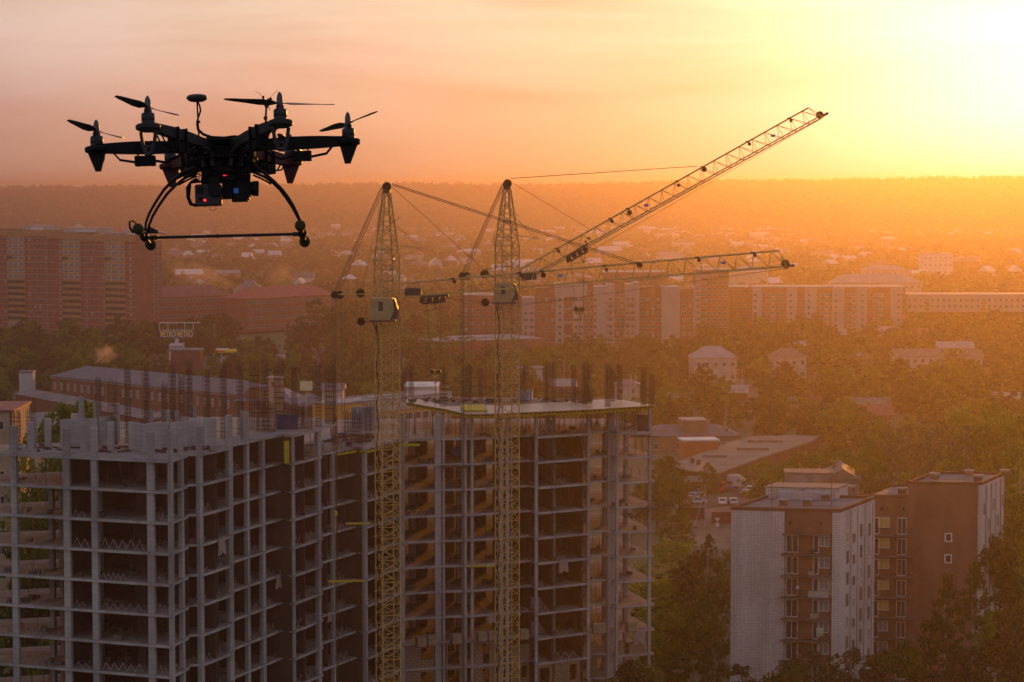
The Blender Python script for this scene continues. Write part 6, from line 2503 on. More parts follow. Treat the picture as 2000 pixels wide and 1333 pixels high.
# hand placed near trees: px of the trunk, py of the top, distance, kind, where
HAND = [
    (1246, 1300, 262, 'dark', 'at the foot of the unfinished frame, right corner', 1.0), (1228, 1320, 256, 'dark', 'lowest in front of the brick infill', .8),
    (1300, 1195, 300, 'broad', 'just right of the frame corner, low down', 1.0), (1335, 1120, 330, 'dark', 'between the frame and the tiled tower, lower', 1.0),
    (1310, 1060, 360, 'broad', 'right of the frame under the catch canopy', 1.1), (1380, 1050, 345, 'birch', 'left of the tiled wall, loose crown', 1.0),
    (1405, 1130, 320, 'dark', 'against the tiled wall foot', 1.0), (1290, 985, 470, 'broad', 'right of the frame beside the parked cars', 1.1),
    (1325, 935, 500, 'broad', 'behind the white saloon car', 1.2), (1305, 900, 520, 'broad', 'before the tan brick building', 1.0), (1360, 1080, 350, 'broad', 'before the dirt yard', 1.0),
    (1345, 1215, 300, 'dark', 'low between the frame and tower', 1.1), (1395, 1210, 292, 'birch', 'at the tiled wall, pale twigs', .9), (1290, 1130, 330, 'broad', 'touching the frame corner halfway down', .9),
    (1455, 1295, 262, 'pine', 'at the lower left corner of the tiled tower', .9), (1585, 1270, 262, 'pine', 'below the balconies', 1.1), (1650, 1265, 260, 'pine', 'largest before the tiled corner', 1.2),
    (1545, 1308, 255, 'dark', 'low before the tiled tower', 1.0), (1700, 1315, 258, 'pine', 'low between the two tower parts', 1.0), (1740, 1300, 262, 'dark', 'below the farther tower', 1.0),
    (1850, 1130, 268, 'birch', 'before the brick wall, tall with pale limbs', 1.2), (1905, 1110, 272, 'birch', 'tallest before the tiled end wall', 1.2), (1960, 1090, 276, 'dark', 'at the right edge, tall', 1.3),
    (1830, 1230, 258, 'dark', 'before the farther tower, dense', 1.2), (1880, 1260, 254, 'pine', 'low at the right, rounded', 1.1), (1935, 1270, 256, 'dark', 'low at the right, spreading', 1.2),
    (1985, 1240, 256, 'pine', 'lower right corner', 1.2), (1780, 1280, 256, 'dark', 'right of the balconies, low', 1.1), (1990, 1010, 300, 'broad', 'right of the tiled end wall, upper', 1.2),
    (1975, 960, 330, 'broad', 'behind the farther tower at the right edge', 1.3), (1925, 1190, 262, 'birch', 'before the end wall, wispy', 1.1),
    (1500, 905, 470, 'broad', 'beside the garage hall, dark green', 1.1), (1500, 945, 430, 'broad', 'behind the left tower roof', .9), (1540, 900, 450, 'broad', 'left of the whitish gable', 1.2),
    (1580, 885, 470, 'broad', 'above the whitish gable', 1.3), (1620, 870, 480, 'broad', 'rounded, above the tower lift house', 1.2), (1660, 880, 450, 'broad', 'dense, right of the whitish gable', 1.2),
    (1700, 870, 430, 'broad', 'dense, behind the farther tower', 1.2), (1740, 855, 430, 'silver', 'pale, behind the farther tower roof', 1.2), (1790, 845, 420, 'silver', 'pale, right of another pale one', 1.2),
    (1850, 850, 410, 'silver', 'palest and roundest behind the tower', 1.4), (1900, 830, 420, 'broad', 'big green crown right of the palest', 1.3), (1950, 815, 420, 'broad', 'big green crown near the right edge', 1.4),
    (1990, 820, 400, 'broad', 'cut by the right edge, big', 1.3), (1880, 800, 470, 'broad', 'tall green crown above the palest', 1.4), (1930, 790, 480, 'broad', 'tall crown upper right', 1.3),
    (1720, 820, 520, 'broad', 'before the old farmhouse', 1.1), (1490, 935, 455, 'broad', 'small, right of the white truck', .8),
    (1655, 700, 780, 'dark', 'big dark crown before the cream houses', 1.6), (1690, 735, 740, 'dark', 'dark crown right of the biggest dark one', 1.3), (1620, 730, 760, 'dark', 'dark crown left of the biggest', 1.2),
    (1800, 745, 700, 'dark', 'dark spreading crown below the long cream house', 1.4), (1770, 770, 680, 'dark', 'dark crown right of the old farmhouse', 1.2), (1845, 770, 690, 'broad', 'below the narrow cream house', 1.2),
    (1480, 655, 850, 'dark', 'dark mass right of the cream mansion', 1.5), (1460, 700, 800, 'dark', 'beside the cream mansion wall', 1.2), (1590, 790, 640, 'dark', 'dark, left of the old farmhouse', 1.2),
    (1520, 745, 700, 'dark', 'before the brown hipped house', 1.0), (1550, 770, 660, 'broad', 'between farmhouse and shed', 1.1), (1630, 800, 600, 'broad', 'before the farmhouse left end', 1.1),
    (620, 590, 960, 'dark', 'huge dark crown left of the left crane', 1.9), (660, 600, 930, 'dark', 'dark crown touching the left crane ropes', 1.7), (590, 630, 900, 'dark', 'dark crown right of the red roofed school', 1.5),
    (700, 590, 980, 'dark', 'dark crown behind the left crane mast', 1.7), (815, 620, 930, 'dark', 'dark mass between the crane masts', 1.6), (860, 640, 900, 'broad', 'green mass left of the right crane', 1.5), (780, 640, 880, 'broad', 'green mass beside the left crane mast', 1.4),
    (120, 800, 330, 'broad', 'between the workshop hall and the raised walls', .8), (165, 800, 330, 'broad', 'small, before the workshop hall', .8), (-5, 1180, 300, 'broad', 'at the left edge behind the open floors', 1.0),
    (1300, 893, 475, 'broad', 'tall, touching the frame corner beside the yard', 1.0), (1328, 925, 462, 'broad', 'rounded, just left of the parked saloon', 1.0), (1284, 935, 455, 'broad', 'dense, seen through the open corner bays', 1.1),
    (1338, 1000, 425, 'broad', 'low, before the dark red garage box', .9), (1312, 1010, 420, 'broad', 'spreading over the dirt yard edge', 1.1), (1385, 905, 500, 'broad', 'slim, against the garage hall front', .7),
    (60, 950, 290, 'broad', 'seen through the left open bays, high', 1.0), (95, 960, 285, 'broad', 'seen through the left open bays, beside a pillar', 1.0), (70, 1110, 268, 'dark', 'seen through the left open bays, middle', 1.0),
    (100, 1250, 262, 'broad', 'seen through the left open bays, low', 1.0),
]
for px, pyt, Y, kd, where, wd in HAND:
    p = WY(px, pyt, Y)
    gz = terrain(p.x, Y)
    h = max(4, p.z - gz)
    if Y > 560:
        st = MID
        kd = kd if kd in MID else 'broad'
    else:
        st = NEAR
    ww = wd * (10.0 / max(h, 6)) if h > 16 else wd
    tree(st, kd, p.x, Y, h, DESC[kd] + ' tree ' + where, max(ww, .62) * (1.0 if Y < 560 else 1.2))
    NT += 1
# scattered named trees, the nearest ones
pts = []
tries = 0
occ = []
while NT < 292 and tries < 8000:
    tries += 1
    Y = 330 + 620 * rT.random() ** 1.1
    px = rT.uniform(-30, 2030)
    x = (px - 1000) / F * Y
    if Y < 420 and (px > 1270 or px < 100):
        pass
    elif Y < 420:
        continue
    if not free(x, Y, 2) or any((x - a) ** 2 + (Y - b) ** 2 < 36 for a, b in occ):
        continue
    # keep the parking ground and yards open
    if 1290 < px < 1480 and 380 < Y < 640:
        continue
    if 100 < px < 1260 and Y < 560:
        continue
    occ.append((x, Y))
    kd = rT.choice(['broad', 'broad', 'dark'])
    st = NEAR if Y < 520 else MID
    h = rT.uniform(7, 12.5)
    zone = ('behind the left wing' if px < 600 else 'behind the cranes' if px < 1060 else 'behind the formwork deck' if px < 1280 else
            'between the frame and the tower' if px < 1420 else 'above the tower roofs' if px < 1700 else 'at the far right')
    dist = 'near' if Y < 520 else 'middle distance' if Y < 740 else 'distant'
    LM = [(px_, nm_) for px_, nm_ in ((60, 'the left edge'), (175, 'the works roof end'), (255, 'the tall block'), (345, 'the METRO pylon'), (445, 'the fuel station'), (534, 'the entrance tower'), (598, 'the billboard'), (690, 'the orange building'), (757, 'the left crane mast'), (822, 'the white plant box'), (900, 'the strut ropes of the right crane'), (990, 'the right crane mast'), (1058, 'the red price board'), (1100, 'the brick house'), (1131, 'the right hook block'), (1225, 'the square house'), (1312, 'the low shed'), (1395, 'the cream mansion'), (1438, 'the grey roofed shed'), (1540, 'the brown hipped house'), (1600, 'the whitish gable'), (1655, 'the tallest dark crown'), (1712, 'the old farmhouse'), (1795, 'the long cream house'), (1850, 'the palest crown'), (1904, 'the narrow cream house'), (1970, 'the right edge'))]
    zone = min(LM, key=lambda q_: abs(q_[0] - px))
    zone = ('left of ' if px < zone[0] - 6 else 'right of ' if px > zone[0] + 6 else 'in line with ') + zone[1]
    tree(st, kd, x, Y, h, ('low ' if h < 9 else 'tall ' if h > 11.3 else '') + DESC[kd] + ' tree, ' + dist + ', ' + zone, rT.uniform(.9, 1.25))
    NT += 1


def gn_scatter(name, label, pts, scl, protos):
    """one uncountable mass: tree meshes put on points"""
    me = bpy.data.meshes.new(name)
    me.vertices.add(len(pts))
    me.vertices.foreach_set('co', np.array(pts, dtype=np.float32).ravel())
    at = me.attributes.new('scl', 'FLOAT', 'POINT')
    at.data.foreach_set('value', np.array(scl, dtype=np.float32))
    at = me.attributes.new('rot', 'FLOAT', 'POINT')
    at.data.foreach_set('value', NR.uniform(0, 6.28, len(pts)).astype(np.float32))
    at = me.attributes.new('pick', 'INT', 'POINT')
    at.data.foreach_set('value', NR.integers(0, len(protos), len(pts)).astype(np.int32))
    me.update()
    o = obj(name, me, None)
    tag(o, label, 'trees')
    o['kind'] = 'stuff'
    ng = bpy.data.node_groups.new(name, 'GeometryNodeTree')
    ng.interface.new_socket('Geometry', in_out='INPUT', socket_type='NodeSocketGeometry')
    ng.interface.new_socket('Geometry', in_out='OUTPUT', socket_type='NodeSocketGeometry')
    gi = ng.nodes.new('NodeGroupInput')
    go = ng.nodes.new('NodeGroupOutput')
    jn = ng.nodes.new('GeometryNodeJoinGeometry')
    def attr(nm, ty):
        a = ng.nodes.new('GeometryNodeInputNamedAttribute')
        a.data_type = ty
        a.inputs[0].default_value = nm
        return a.outputs[0]
    sa, ra, pa = attr('scl', 'FLOAT'), attr('rot', 'FLOAT'), attr('pick', 'INT')
    cx = ng.nodes.new('ShaderNodeCombineXYZ')
    ng.links.new(ra, cx.inputs[2])
    for i, src in enumerate(protos):
        oi = ng.nodes.new('GeometryNodeObjectInfo')
        oi.inputs[0].default_value = src
        oi.inputs['As Instance'].default_value = True
        oi.transform_space = 'ORIGINAL'
        cmpn = ng.nodes.new('FunctionNodeCompare')
        cmpn.data_type = 'INT'
        cmpn.operation = 'EQUAL'
        ng.links.new(pa, [s for s in cmpn.inputs if s.type == 'INT'][0])
        [s for s in cmpn.inputs if s.type == 'INT'][1].default_value = i
        iop = ng.nodes.new('GeometryNodeInstanceOnPoints')
        ng.links.new(gi.outputs[0], iop.inputs['Points'])
        ng.links.new(cmpn.outputs[0], iop.inputs['Selection'])
        ng.links.new(oi.outputs['Geometry'], iop.inputs['Instance'])
        ng.links.new(cx.outputs[0], iop.inputs['Rotation'])
        ng.links.new(sa, iop.inputs['Scale'])
        ng.links.new(iop.outputs[0], jn.inputs[0])
    ng.links.new(jn.outputs[0], go.inputs[0])
    md = o.modifiers.new('scatter', 'NODES')
    md.node_group = ng
    return o


# prototypes for the masses are real trees standing in the scene
def proto_tree(setv, px, Y, label):
    x = (px - 1000) / F * Y
    cm, tm, H = setv
    t = thing('broadleaf_tree', label, 'tree', (x, Y, terrain(x, Y)), 0, GRP)
    c = obj('crown', cm, t)
    obj('trunk', tm, t)
    return c
pm1 = [proto_tree(MID['broad'][0], 745, 985, 'olive tree in the park just behind the left crane mast'), proto_tree(MID['dark'][0], 800, 1010, 'dark tree in the park between the crane masts, left'),
       proto_tree(MID['dark'][1], 835, 1020, 'dark low tree in the park between the crane masts, right'), proto_tree(MID['broad'][1], 575, 1000, 'wide olive tree beside the bright red school roof')]
pf1 = [proto_tree(FAR[0], 420, 1460, 'roundish tree on the slope under the drone, left'), proto_tree(FAR[1], 470, 1500, 'roundish tree on the slope under the drone, middle'), proto_tree(FAR[2], 520, 1520, 'taller tree on the slope under the drone, right')]

fa = np.array(FOOT)
def free_many(X, Y, r):
    ok = np.ones(len(X), bool)
    for x0, x1, y0, y1 in FOOT:
        ok &= ~((X > x0 - r) & (X < x1 + r) & (Y > y0 - r) & (Y < y1 + r))
    return ok
def mass(y0, y1, n, power=1.0, margin=60):
    Y = y0 + (y1 - y0) * NR.random(n) ** power
    # uniform in area
    Y = np.sqrt(y0 ** 2 + (y1 ** 2 - y0 ** 2) * NR.random(n))
    PX = NR.uniform(-60, 2060, n)
    X = (PX - 1000) / F * Y
    return X, Y, PX
X, Y, PX = mass(560, 1400, 6500)
ok = free_many(X, Y, 1.5)
ok &= ~((PX > 1290) & (PX < 1480) & (Y < 640)) & ~((PX > 100) & (PX < 1260) & (Y < 640))
ok &= ~((PX > 455) & (PX < 640) & (Y > 900) & (Y < 1090))
cl_ = np.sin(X / 47 + 3 * np.sin(Y / 61)) * np.sin(Y / 53 + 1.3)
ok &= NR.random(len(X)) < np.where(cl_ > -.1, .95, .55)
X, Y, PX, cl2 = X[ok], Y[ok], PX[ok], cl_[ok]
P3 = [(x, y, terrain(x, y) - .3) for x, y in zip(X, Y)]
S3 = .45 + .5 * NR.random(len(X)) ** 1.5 + .3 * np.clip(cl2, 0, 1)
gn_scatter('town_trees', 'mass of garden and street trees filling the middle distance', P3, S3, pm1)
X, Y, PX = mass(1400, 3700, 26000)
ok = free_many(X, Y, 2)
cl_ = np.sin(X / 83 + 3 * np.sin(Y / 121)) * np.sin(Y / 103 + 1.3)
ok &= NR.random(len(X)) < np.where(cl_ > -.2, .85, .3)
ok &= ~((PX < 330) & (Y < 1500) & (Y > 1400) & (NR.random(len(X)) < .3))
X, Y, cl2 = X[ok], Y[ok], cl_[ok]
P3 = [(x, y, terrain(x, y) - .3) for x, y in zip(X, Y)]
gn_scatter('far_town_trees', 'hazy mass of trees between the far small houses', P3, .48 + .32 * NR.random(len(X)) + .4 * np.clip(cl2, 0, 1), pf1)
X, Y, PX = mass(3700, 5900, 30000)
P3 = [(x, y, terrain(x, y) - 1.0) for x, y in zip(X, Y)]
gn_scatter('forest', 'dense hazy forest rising to the horizon', P3, 1.05 + 1.5 * NR.random(len(X)) ** 2.5, pf1[1:])
# ------------------------------------------------------------------ the drone, 5 m before the lens
DY = 5.0
K = .62 / 2000 * 1000 / F * DY * 1.0          # metres for one pixel of the enlarged study (620 px over 2000)
K = (620 / 2000) * DY / F
c0 = WY(140 + 954 * .31, 150 + 432 * .31, DY)
DR = thing('drone', 'black six rotor camera drone hovering with arched landing legs', 'drone', tuple(c0), 0)
TILT, ROLL, YAW = radians(-9.3), radians(-1.85), radians(3.3)
DR.rotation_euler = (TILT, ROLL, YAW)
Rinv = DR.rotation_euler.to_matrix().inverted()
M_DGREY = mat('grey_arm_plastic', (.024, .024, .026), .55, 0, spec=.2)
M_MOTOR = mat('motor_metal', (.03, .032, .038), .4, 0, metal=.5)
M_SPIN = mat('spinner_metal', (.07, .07, .075), .5, 0, metal=.3)
M_CARB = mat('carbon_prop', (.012, .012, .013), .4, 0, spec=.3)
M_FOAM = mat('olive_foam', (.035, .035, .008), .9, .2, 200)
M_REDP = mat('dark_red_arm', (.05, .006, .006), .5, 0)
M_LEDR = mat('red_indicator', (.8, .02, .02), .5, 0, emit=((1, .01, .01), 6.0))
M_SCRN = mat('blue_screen', (.02, .10, .35), .4, 0, emit=((.01, .09, .40), .2))


def Dp(zx, zy, dy=0.0):
    """point of the enlarged drone study at dy metres behind the centre plane, in the drone's own frame"""
    Y = DY + dy
    p = WY(140 + zx * .31, 150 + zy * .31, Y)
    return Rinv @ (p - c0)


def dpart(name, m, mats, parent=DR, smooth=False):
    return m.build(name, mats, parent, smooth=smooth)


RD = .277
hexa = {}
for i, (nm, an) in enumerate((('nl', 240), ('nr', 300), ('r', 0), ('fr', 60), ('fl', 120), ('l', 180))):
    a = radians(an)
    hexa[nm] = Vector((RD * cos(a), RD * sin(a), 0))
pitchp = {'nl': 64, 'nr': 22, 'r': 122, 'fr': 80, 'fl': 100, 'l': 68}
for nm, p in hexa.items():
    near = nm in ('nl', 'nr')
    arm_m = M_DGREY if near else M_BLACK
    if nm in ('fl', 'fr'):
        arm_m = M_REDP
    u = p.normalized()
    w = Vector((-u.y, u.x, 0))
    # arm: I-beam like box from hub to tip, dished down to the hub for the pale ones
    m = MB()
    n = 9
    vs, fs = [], []
    for i in range(n + 1):
        t = i / n
        r = .055 + (RD - .055) * t
        z = -.010 * (1 - t) ** 2 * (1 if near else .3)
        hw = .0135 - .003 * sin(pi * t) + (.004 if t > .9 else 0)
        hh = (.0065 if near else .0085) + .005 * sin(pi * t)
        c = u * r
        for sx, sz in ((-1, -1), (1, -1), (1, 1), (-1, 1)):
            vs.append(c + w * hw * sx * (1 if sz > 0 else .7) + Vector((0, 0, z + hh * sz)))
    for i in range(n):
        for j in range(4):
            fs.append((i * 4 + j, i * 4 + (j + 1) % 4, i * 4 + 4 + (j + 1) % 4, i * 4 + 4 + j))
    fs += [(3, 2, 1, 0), (n * 4, n * 4 + 1, n * 4 + 2, n * 4 + 3)]
    m.add(vs, fs)
    m.lathe(p + Vector((0, 0, -.006)), [(.018, -.004), (.026, 0), (.027, .007), (.024, .010)], 18)
    arm = dpart('arm', m, arm_m)
    if near:   # pale brace that drops to the lower plate
        b = u * .062
        m = MB()
        for s in (-1, 1):
            m.path([b + w * .012 * s + u * .03 + Vector((0, 0, -.018)), b + w * .012 * s + u * .002 + Vector((0, 0, -.03)), b + w * .012 * s - u * .002 + Vector((0, 0, -.055))], .0055, 5)
        dpart('arm_brace', m, M_DGREY, arm)
    # strapped speed controller and wires under the arm
    m = MB()
    c = u * (RD * .62)
    an = atan2(u.y, u.x)
    m.box(c.x, c.y, -.040, .045, .022, .020, an)
    for q in (-.015, .015):
        c2 = u * (RD * .62 + q)
        m.box(c2.x, c2.y, -.040, .003, .030, .052, an)
    for s in (-.006, .006):
        m.path([u * (RD * .55) + w * s + Vector((0, 0, -.03)), u * (RD * .45) + w * s + Vector((0, 0, -.035)), u * .09 + w * s + Vector((0, 0, -.016))], .0022, 5)
        m.path([u * (RD * .70) + w * s + Vector((0, 0, -.032)), u * (RD * .82) + w * s + Vector((0, 0, -.026)), u * (RD * .90) + w * s + Vector((0, 0, .0)), u * (RD * .97) + w * s + Vector((0, 0, .012))], .002, 5)
    dpart('speed_controller', m, M_BLACKM, arm)
    # foot fin
    if near:
        m = MB()
        for s in (-1, 1):
            m.path([p + w * .019 * s + Vector((0, 0, -.01)), p + w * .015 * s + Vector((0, 0, -.035)), p + w * .006 * s + Vector((0, 0, -.060))], .0042, 5)
        m.beam(p + w * .012 + Vector((0, 0, -.042)), p - w * .012 + Vector((0, 0, -.042)), .003, 4)
        m.beam(p + Vector((0, 0, -.058)) - w * .006, p + Vector((0, 0, -.058)) + w * .006, .0045, 5)
        dpart('foot_fin', m, M_DGREY, arm)
    else:
        m = MB()
        sgn = -1 if p.x < 0 else 1
        X_ = Vector((1, 0, 0))
        tp = [p + X_ * (-.020) , p + X_ * (.020)]
        bt = [p + X_ * (-.007 - .003 * sgn) + Vector((0, 0, -.050)), p + X_ * (.006 - .003 * sgn) + Vector((0, 0, -.050))]
        yv = Vector((0, .006, 0))
        z0 = Vector((0, 0, -.008))
        m.add([tp[0] + z0 - yv, tp[1] + z0 - yv, bt[1] - yv * .5, bt[0] - yv * .5, tp[0] + z0 + yv, tp[1] + z0 + yv, bt[1] + yv * .5, bt[0] + yv * .5],
              [(0, 1, 2, 3), (7, 6, 5, 4), (0, 4, 5, 1), (1, 5, 6, 2), (2, 6, 7, 3), (3, 7, 4, 0)])
        dpart('foot_fin', m, arm_m, arm)
    # motor
    m = MB()
    m.lathe(p + Vector((0, 0, .003)), [(.010, 0), (.0140, .001), (.0140, .007), (.0136, .0075), (.0136, .0085), (.0141, .009), (.0141, .022), (.0130, .0250), (.0085, .0262), (.0085, .033), (.0070, .0335)], 24)
    mo = dpart('motor', m, M_MOTOR, DR, True)
    m = MB()
    m.lathe(p + Vector((0, 0, .0315)), [(.0070, 0), (.0070, .013), (.0066, .0135), (.0068, .018), (.0062, .023), (.0048, .0285), (.0028, .0325), (.0006, .0345)], 16)
    dpart('spinner', m, M_SPIN, mo, True)
    # propeller at rest
    m = MB()
    zc = .0405
    ph = radians(pitchp[nm])
    for s in (0, pi):
        d = Vector((cos(ph + s), sin(ph + s), 0))
        e = Vector((-d.y, d.x, 0))
        st = [(0.006, .006, .0), (.02, .010, .35), (.045, .0120, .30), (.075, .0095, .22), (.105, .007, .16), (.122, .0035, .12)]
        vs = []
        for r, ch, tw_ in st:
            for sg in (-1, 1):
                for zz in (-.0007, .0007):
                    vs.append(p + d * r + e * ch * sg * cos(tw_) * .9 + Vector((0, 0, zc + ch * sg * sin(tw_) + zz + r * .03)))
        fs = []
        for i in range(len(st) - 1):
            b = i * 4
            fs += [(b, b + 4, b + 6, b + 2), (b + 1, b + 3, b + 7, b + 5), (b, b + 1, b + 5, b + 4), (b + 2, b + 6, b + 7, b + 3)]
        fs += [(20, 21, 23, 22), (0, 2, 3, 1)]
        m.add(vs, fs)
    m.lathe(p + Vector((0, 0, zc - .004)), [(.001, 0), (.007, 0), (.007, .008), (.001, .008)], 12)
    dpart('propeller', m, M_CARB, mo)

# centre plates, standoffs, electronics
def octo(r, ry):
    return [(r * cos(radians(22.5 + 45 * i)), ry * sin(radians(22.5 + 45 * i))) for i in range(8)]
for z, r in ((.0, .078), (-.038, .082)):
    m = MB()
    m.prism(octo(r, r), z - .001, z + .0015)
    dpart('centre_plate', m, M_BLACK)
m = MB()
for i in range(8):
    a = radians(22.5 + 45 * i)
    m.beam((.068 * cos(a), .068 * sin(a), -.037), (.068 * cos(a), .068 * sin(a), -.001), .003, 6)
dpart('standoff', m, M_BLACKM)
m = MB()
m.box(0, 0, -.034, .06, .09, .026)
m.box(-.01, 0, .003, .05, .045, .012)
m.box(.035, .01, .002, .018, .03, .010)
m.box(-.045, .0, .002, .016, .02, .014)
dpart('flight_controller', m, M_BLACKM)
m = MB()
m.box(0, .01, -.064, .045, .11, .024)
dpart('battery', m, M_BLACK)
rd = random.Random(3)
m = MB()
for i in range(26):
    a = Vector((rd.uniform(-.075, .075), rd.uniform(-.07, .03), rd.uniform(-.05, -.005)))
    b = a + Vector((rd.uniform(-.05, .05), rd.uniform(-.03, .03), rd.uniform(-.03, .02)))
    mid = (a + b) / 2 + Vector((rd.uniform(-.01, .01), rd.uniform(-.02, .0), rd.uniform(-.015, .015)))
    m.path([a, mid, b], .0016, 4)
pts = [Dp(800, 335), Dp(830, 362), Dp(880, 380), Dp(960, 384), Dp(1020, 376), Dp(1060, 378)]
m.path(pts, .0024, 5)
m.path([q + Vector((0, -.01, -.004)) for q in pts], .002, 5)
m.path([Dp(1115, 345), Dp(1135, 332), Dp(1165, 328), Dp(1195, 345)], .001, 4)
dpart('wiring', m, M_BLACKM)
m = MB()
for i in range(26):
    x, y, z = rd.uniform(-.078, .07), rd.uniform(-.05, .03), rd.uniform(-.062, -.02)
    m.box(x, y, z, rd.uniform(.008, .03), rd.uniform(.008, .02), rd.uniform(.005, .02), rd.uniform(-.4, .4))
dpart('circuit_boards', m, M_BLACKM)

# position receiver on its mast
m = MB()
m.beam(Dp(802, 372), Dp(790, 150), .0022, 6)
m.beam(Dp(788, 285), Dp(812, 285), .003, 5)
gm_ = dpart('receiver_mast', m, M_BLACK)
m = MB()
m.lathe(Dp(790, 152), [(.006, -.002), (.018, .0), (.0228, .004), (.0232, .008), (.020, .011), (.006, .013)], 24)
dpart('receiver_dome', m, mat('dome_grey', (.04, .04, .042), .45, 0), gm_, True)
m = MB()
pts = [Dp(790, 150), Dp(806, 185, -.01), Dp(812, 215, -.01), Dp(798, 255, -.01), Dp(788, 290, -.01), Dp(792, 330, -.01), Dp(802, 350, -.01)]
m.path(pts, .0022, 5)
dpart('receiver_cable', m, M_BLACKM, gm_)
# antenna sprig
m = MB()
m.path([Dp(1225, 315), Dp(1222, 260), Dp(1226, 200), Dp(1212, 165), Dp(1206, 128)], .0026, 6, .0018)
m.path([Dp(1226, 200), Dp(1238, 160), Dp(1255, 130)], .0028, 6, .0016)
m.box(*(Dp(1208, 150) + Vector((0, 0, -.006))), .005, .004, .016)
q = Dp(1248, 155)
m.box(q.x, q.y, q.z - .006, .009, .006, .012, .4)
m.path([Dp(1236, 180), Dp(1250, 212)], .0016, 4, .0004)
m.path([Dp(1200, 132), Dp(1185, 108), Dp(1157, 94)], .0005, 3)
m.path([Dp(1255, 128), Dp(1280, 100), Dp(1300, 84)], .0005, 3)
m.box(*(Dp(1222, 262) + Vector((0, 0, -.003))), .009, .007, .006)
dpart('radio_antenna', m, M_DGREY)

# landing gear: arched double tubes, skids and cross tube
def arc(pts, r, dy):
    return [Dp(x, y, dy) for x, y in pts], r
La = [(820, 560), (770, 575), (705, 600), (640, 650), (580, 715), (530, 790), (490, 860), (468, 920), (462, 975)]
La2 = [(815, 600), (770, 612), (715, 638), (655, 685), (600, 740), (548, 815), (510, 880), (488, 935), (482, 985)]
Ra = [(1110, 550), (1165, 575), (1215, 610), (1270, 655), (1320, 705), (1360, 755), (1395, 810), (1420, 860), (1440, 905)]
Ra2 = [(1110, 590), (1160, 608), (1215, 632), (1265, 665), (1312, 712), (1352, 765), (1388, 820), (1415, 870), (1436, 910)]
for P_, dyy in ((La, .09), (La2, -.09), (Ra, -.09), (Ra2, .09)):
    m = MB()
    m.path([Dp(x, y, dyy * min(1, i / 3)) for i, (x, y) in enumerate(P_)], .0036, 8, .0028)
    ar = dpart('landing_leg', m, M_BLACK, DR, True)
    m = MB()
    s = 1 if P_ in (Ra, Ra2) else -1
    x, y = P_[2]
    m.path([Dp(x - s * 70, y - 28 + 18, dyy * .3), Dp(x - s * 20, y + 16 - 5, dyy * .6), Dp(x + s * 40, y + 44, dyy)], .0022, 6)
    dpart('leg_strut', m, M_BLACK, ar)
for (xn, yn), (xf, yf), s in (((420, 962), (498, 1060), -1), ((1440, 940), (1468, 1040), 1)):
    a, b = Dp(xn, yn, -.11), Dp(xf, yf, .11)
    m = MB()
    m.beam(a, b, .0045, 8)
    sk = dpart('skid_tube', m, M_BLACK)
    for q, r in ((a, .0115), (b, .0120)):
        m = MB()
        d = (b - a).normalized()
        m.lathe(q - d * .012, [(.004, 0), (r, .003), (r * 1.05, .012), (r, .021), (.004, .024)], 14, d)
        dpart('foam_pad', m, M_FOAM, sk, True)
    m = MB()
    c = Dp((xn + xf) / 2, (yn + yf) / 2, 0)
    m.lathe(c - Vector((0, .015, 0)), [(.003, 0), (.010, .004), (.010, .026), (.003, .03)], 10, (0, 1, 0))
    dpart('tube_clamp', m, M_BLACK, sk)
m = MB()
m.beam(Dp(470, 1016), Dp(1470, 991), .0034, 10)
m.beam(Dp(1395, 993), Dp(1460, 992), .0048, 8)
m.beam(Dp(500, 1015), Dp(545, 1014), .0050, 8)
m.beam(Dp(920, 988), Dp(921, 1020), .0018, 5)
dpart('cross_tube', m, mat('brown_carbon_tube', (.018, .010, .008), .45, 0))
m = MB()
q = Dp(508, 975)
m.plate([(q.x - .012, q.z - .006), (q.x + .016, q.z - .006), (q.x + .014, q.z - .001), (q.x - .002, q.z + .007), (q.x - .012, q.z + .004)], 'y', q.y - .02, q.y - .005)
m.beam(q + Vector((.014, -.01, -.003)), q + Vector((.03, -.01, -.009)), .0008, 3)
dpart('video_transmitter', m, M_DGREY)
m = MB()
m.path([Dp(388, 985), Dp(366, 950), Dp(364, 915), Dp(385, 908), Dp(410, 930), Dp(420, 950)], .0030, 6, .0014)
dpart('video_aerial', m, M_BLACK)

# gimbal and cameras
m = MB()
q = Dp(1000, 590)
m.box(q.x, q.y, q.z - .012, .085, .07, .020)
for xx in (880, 960, 1050, 1095):
    m.beam(Dp(xx, 560, -.02), Dp(xx - 5, 650, -.03), .004, 6)
m.beam(Dp(850, 640, -.03), Dp(1100, 640, -.03), .007, 6)
for i in range(46):
    x, y = rd.uniform(815, 1115), rd.uniform(560, 690)
    q = Dp(x, y, rd.uniform(-.05, .02))
    m.box(q.x, q.y, q.z, rd.uniform(.008, .02), rd.uniform(.01, .02), rd.uniform(.006, .016), rd.uniform(-.5, .5))
gb = dpart('gimbal', m, M_BLACKM)
m = MB()
for i in range(5):
    rr = 1 + .14 * i
    pts = [Dp(785 + 10 * i, 640 + 6 * i, -.04), Dp(752 - 3 * i, 660 + 3 * i, -.045), Dp(748 - 6 * i, 700, -.05), Dp(742 - 4 * i, 760, -.05), Dp(758 - 3 * i, 800 + i * 2, -.045), Dp(790, 812 + 3 * i - 5, -.04)]
    m.path(pts, .0015, 4)
for i in range(6):
    pts = [Dp(790 + 14 * i, 670, -.05), Dp(785 + 16 * i, 640 - 5 * (i % 2), -.055), Dp(810 + 16 * i, 618, -.04), Dp(835 + 12 * i, 640, -.03)]
    m.path(pts, .0013, 4)
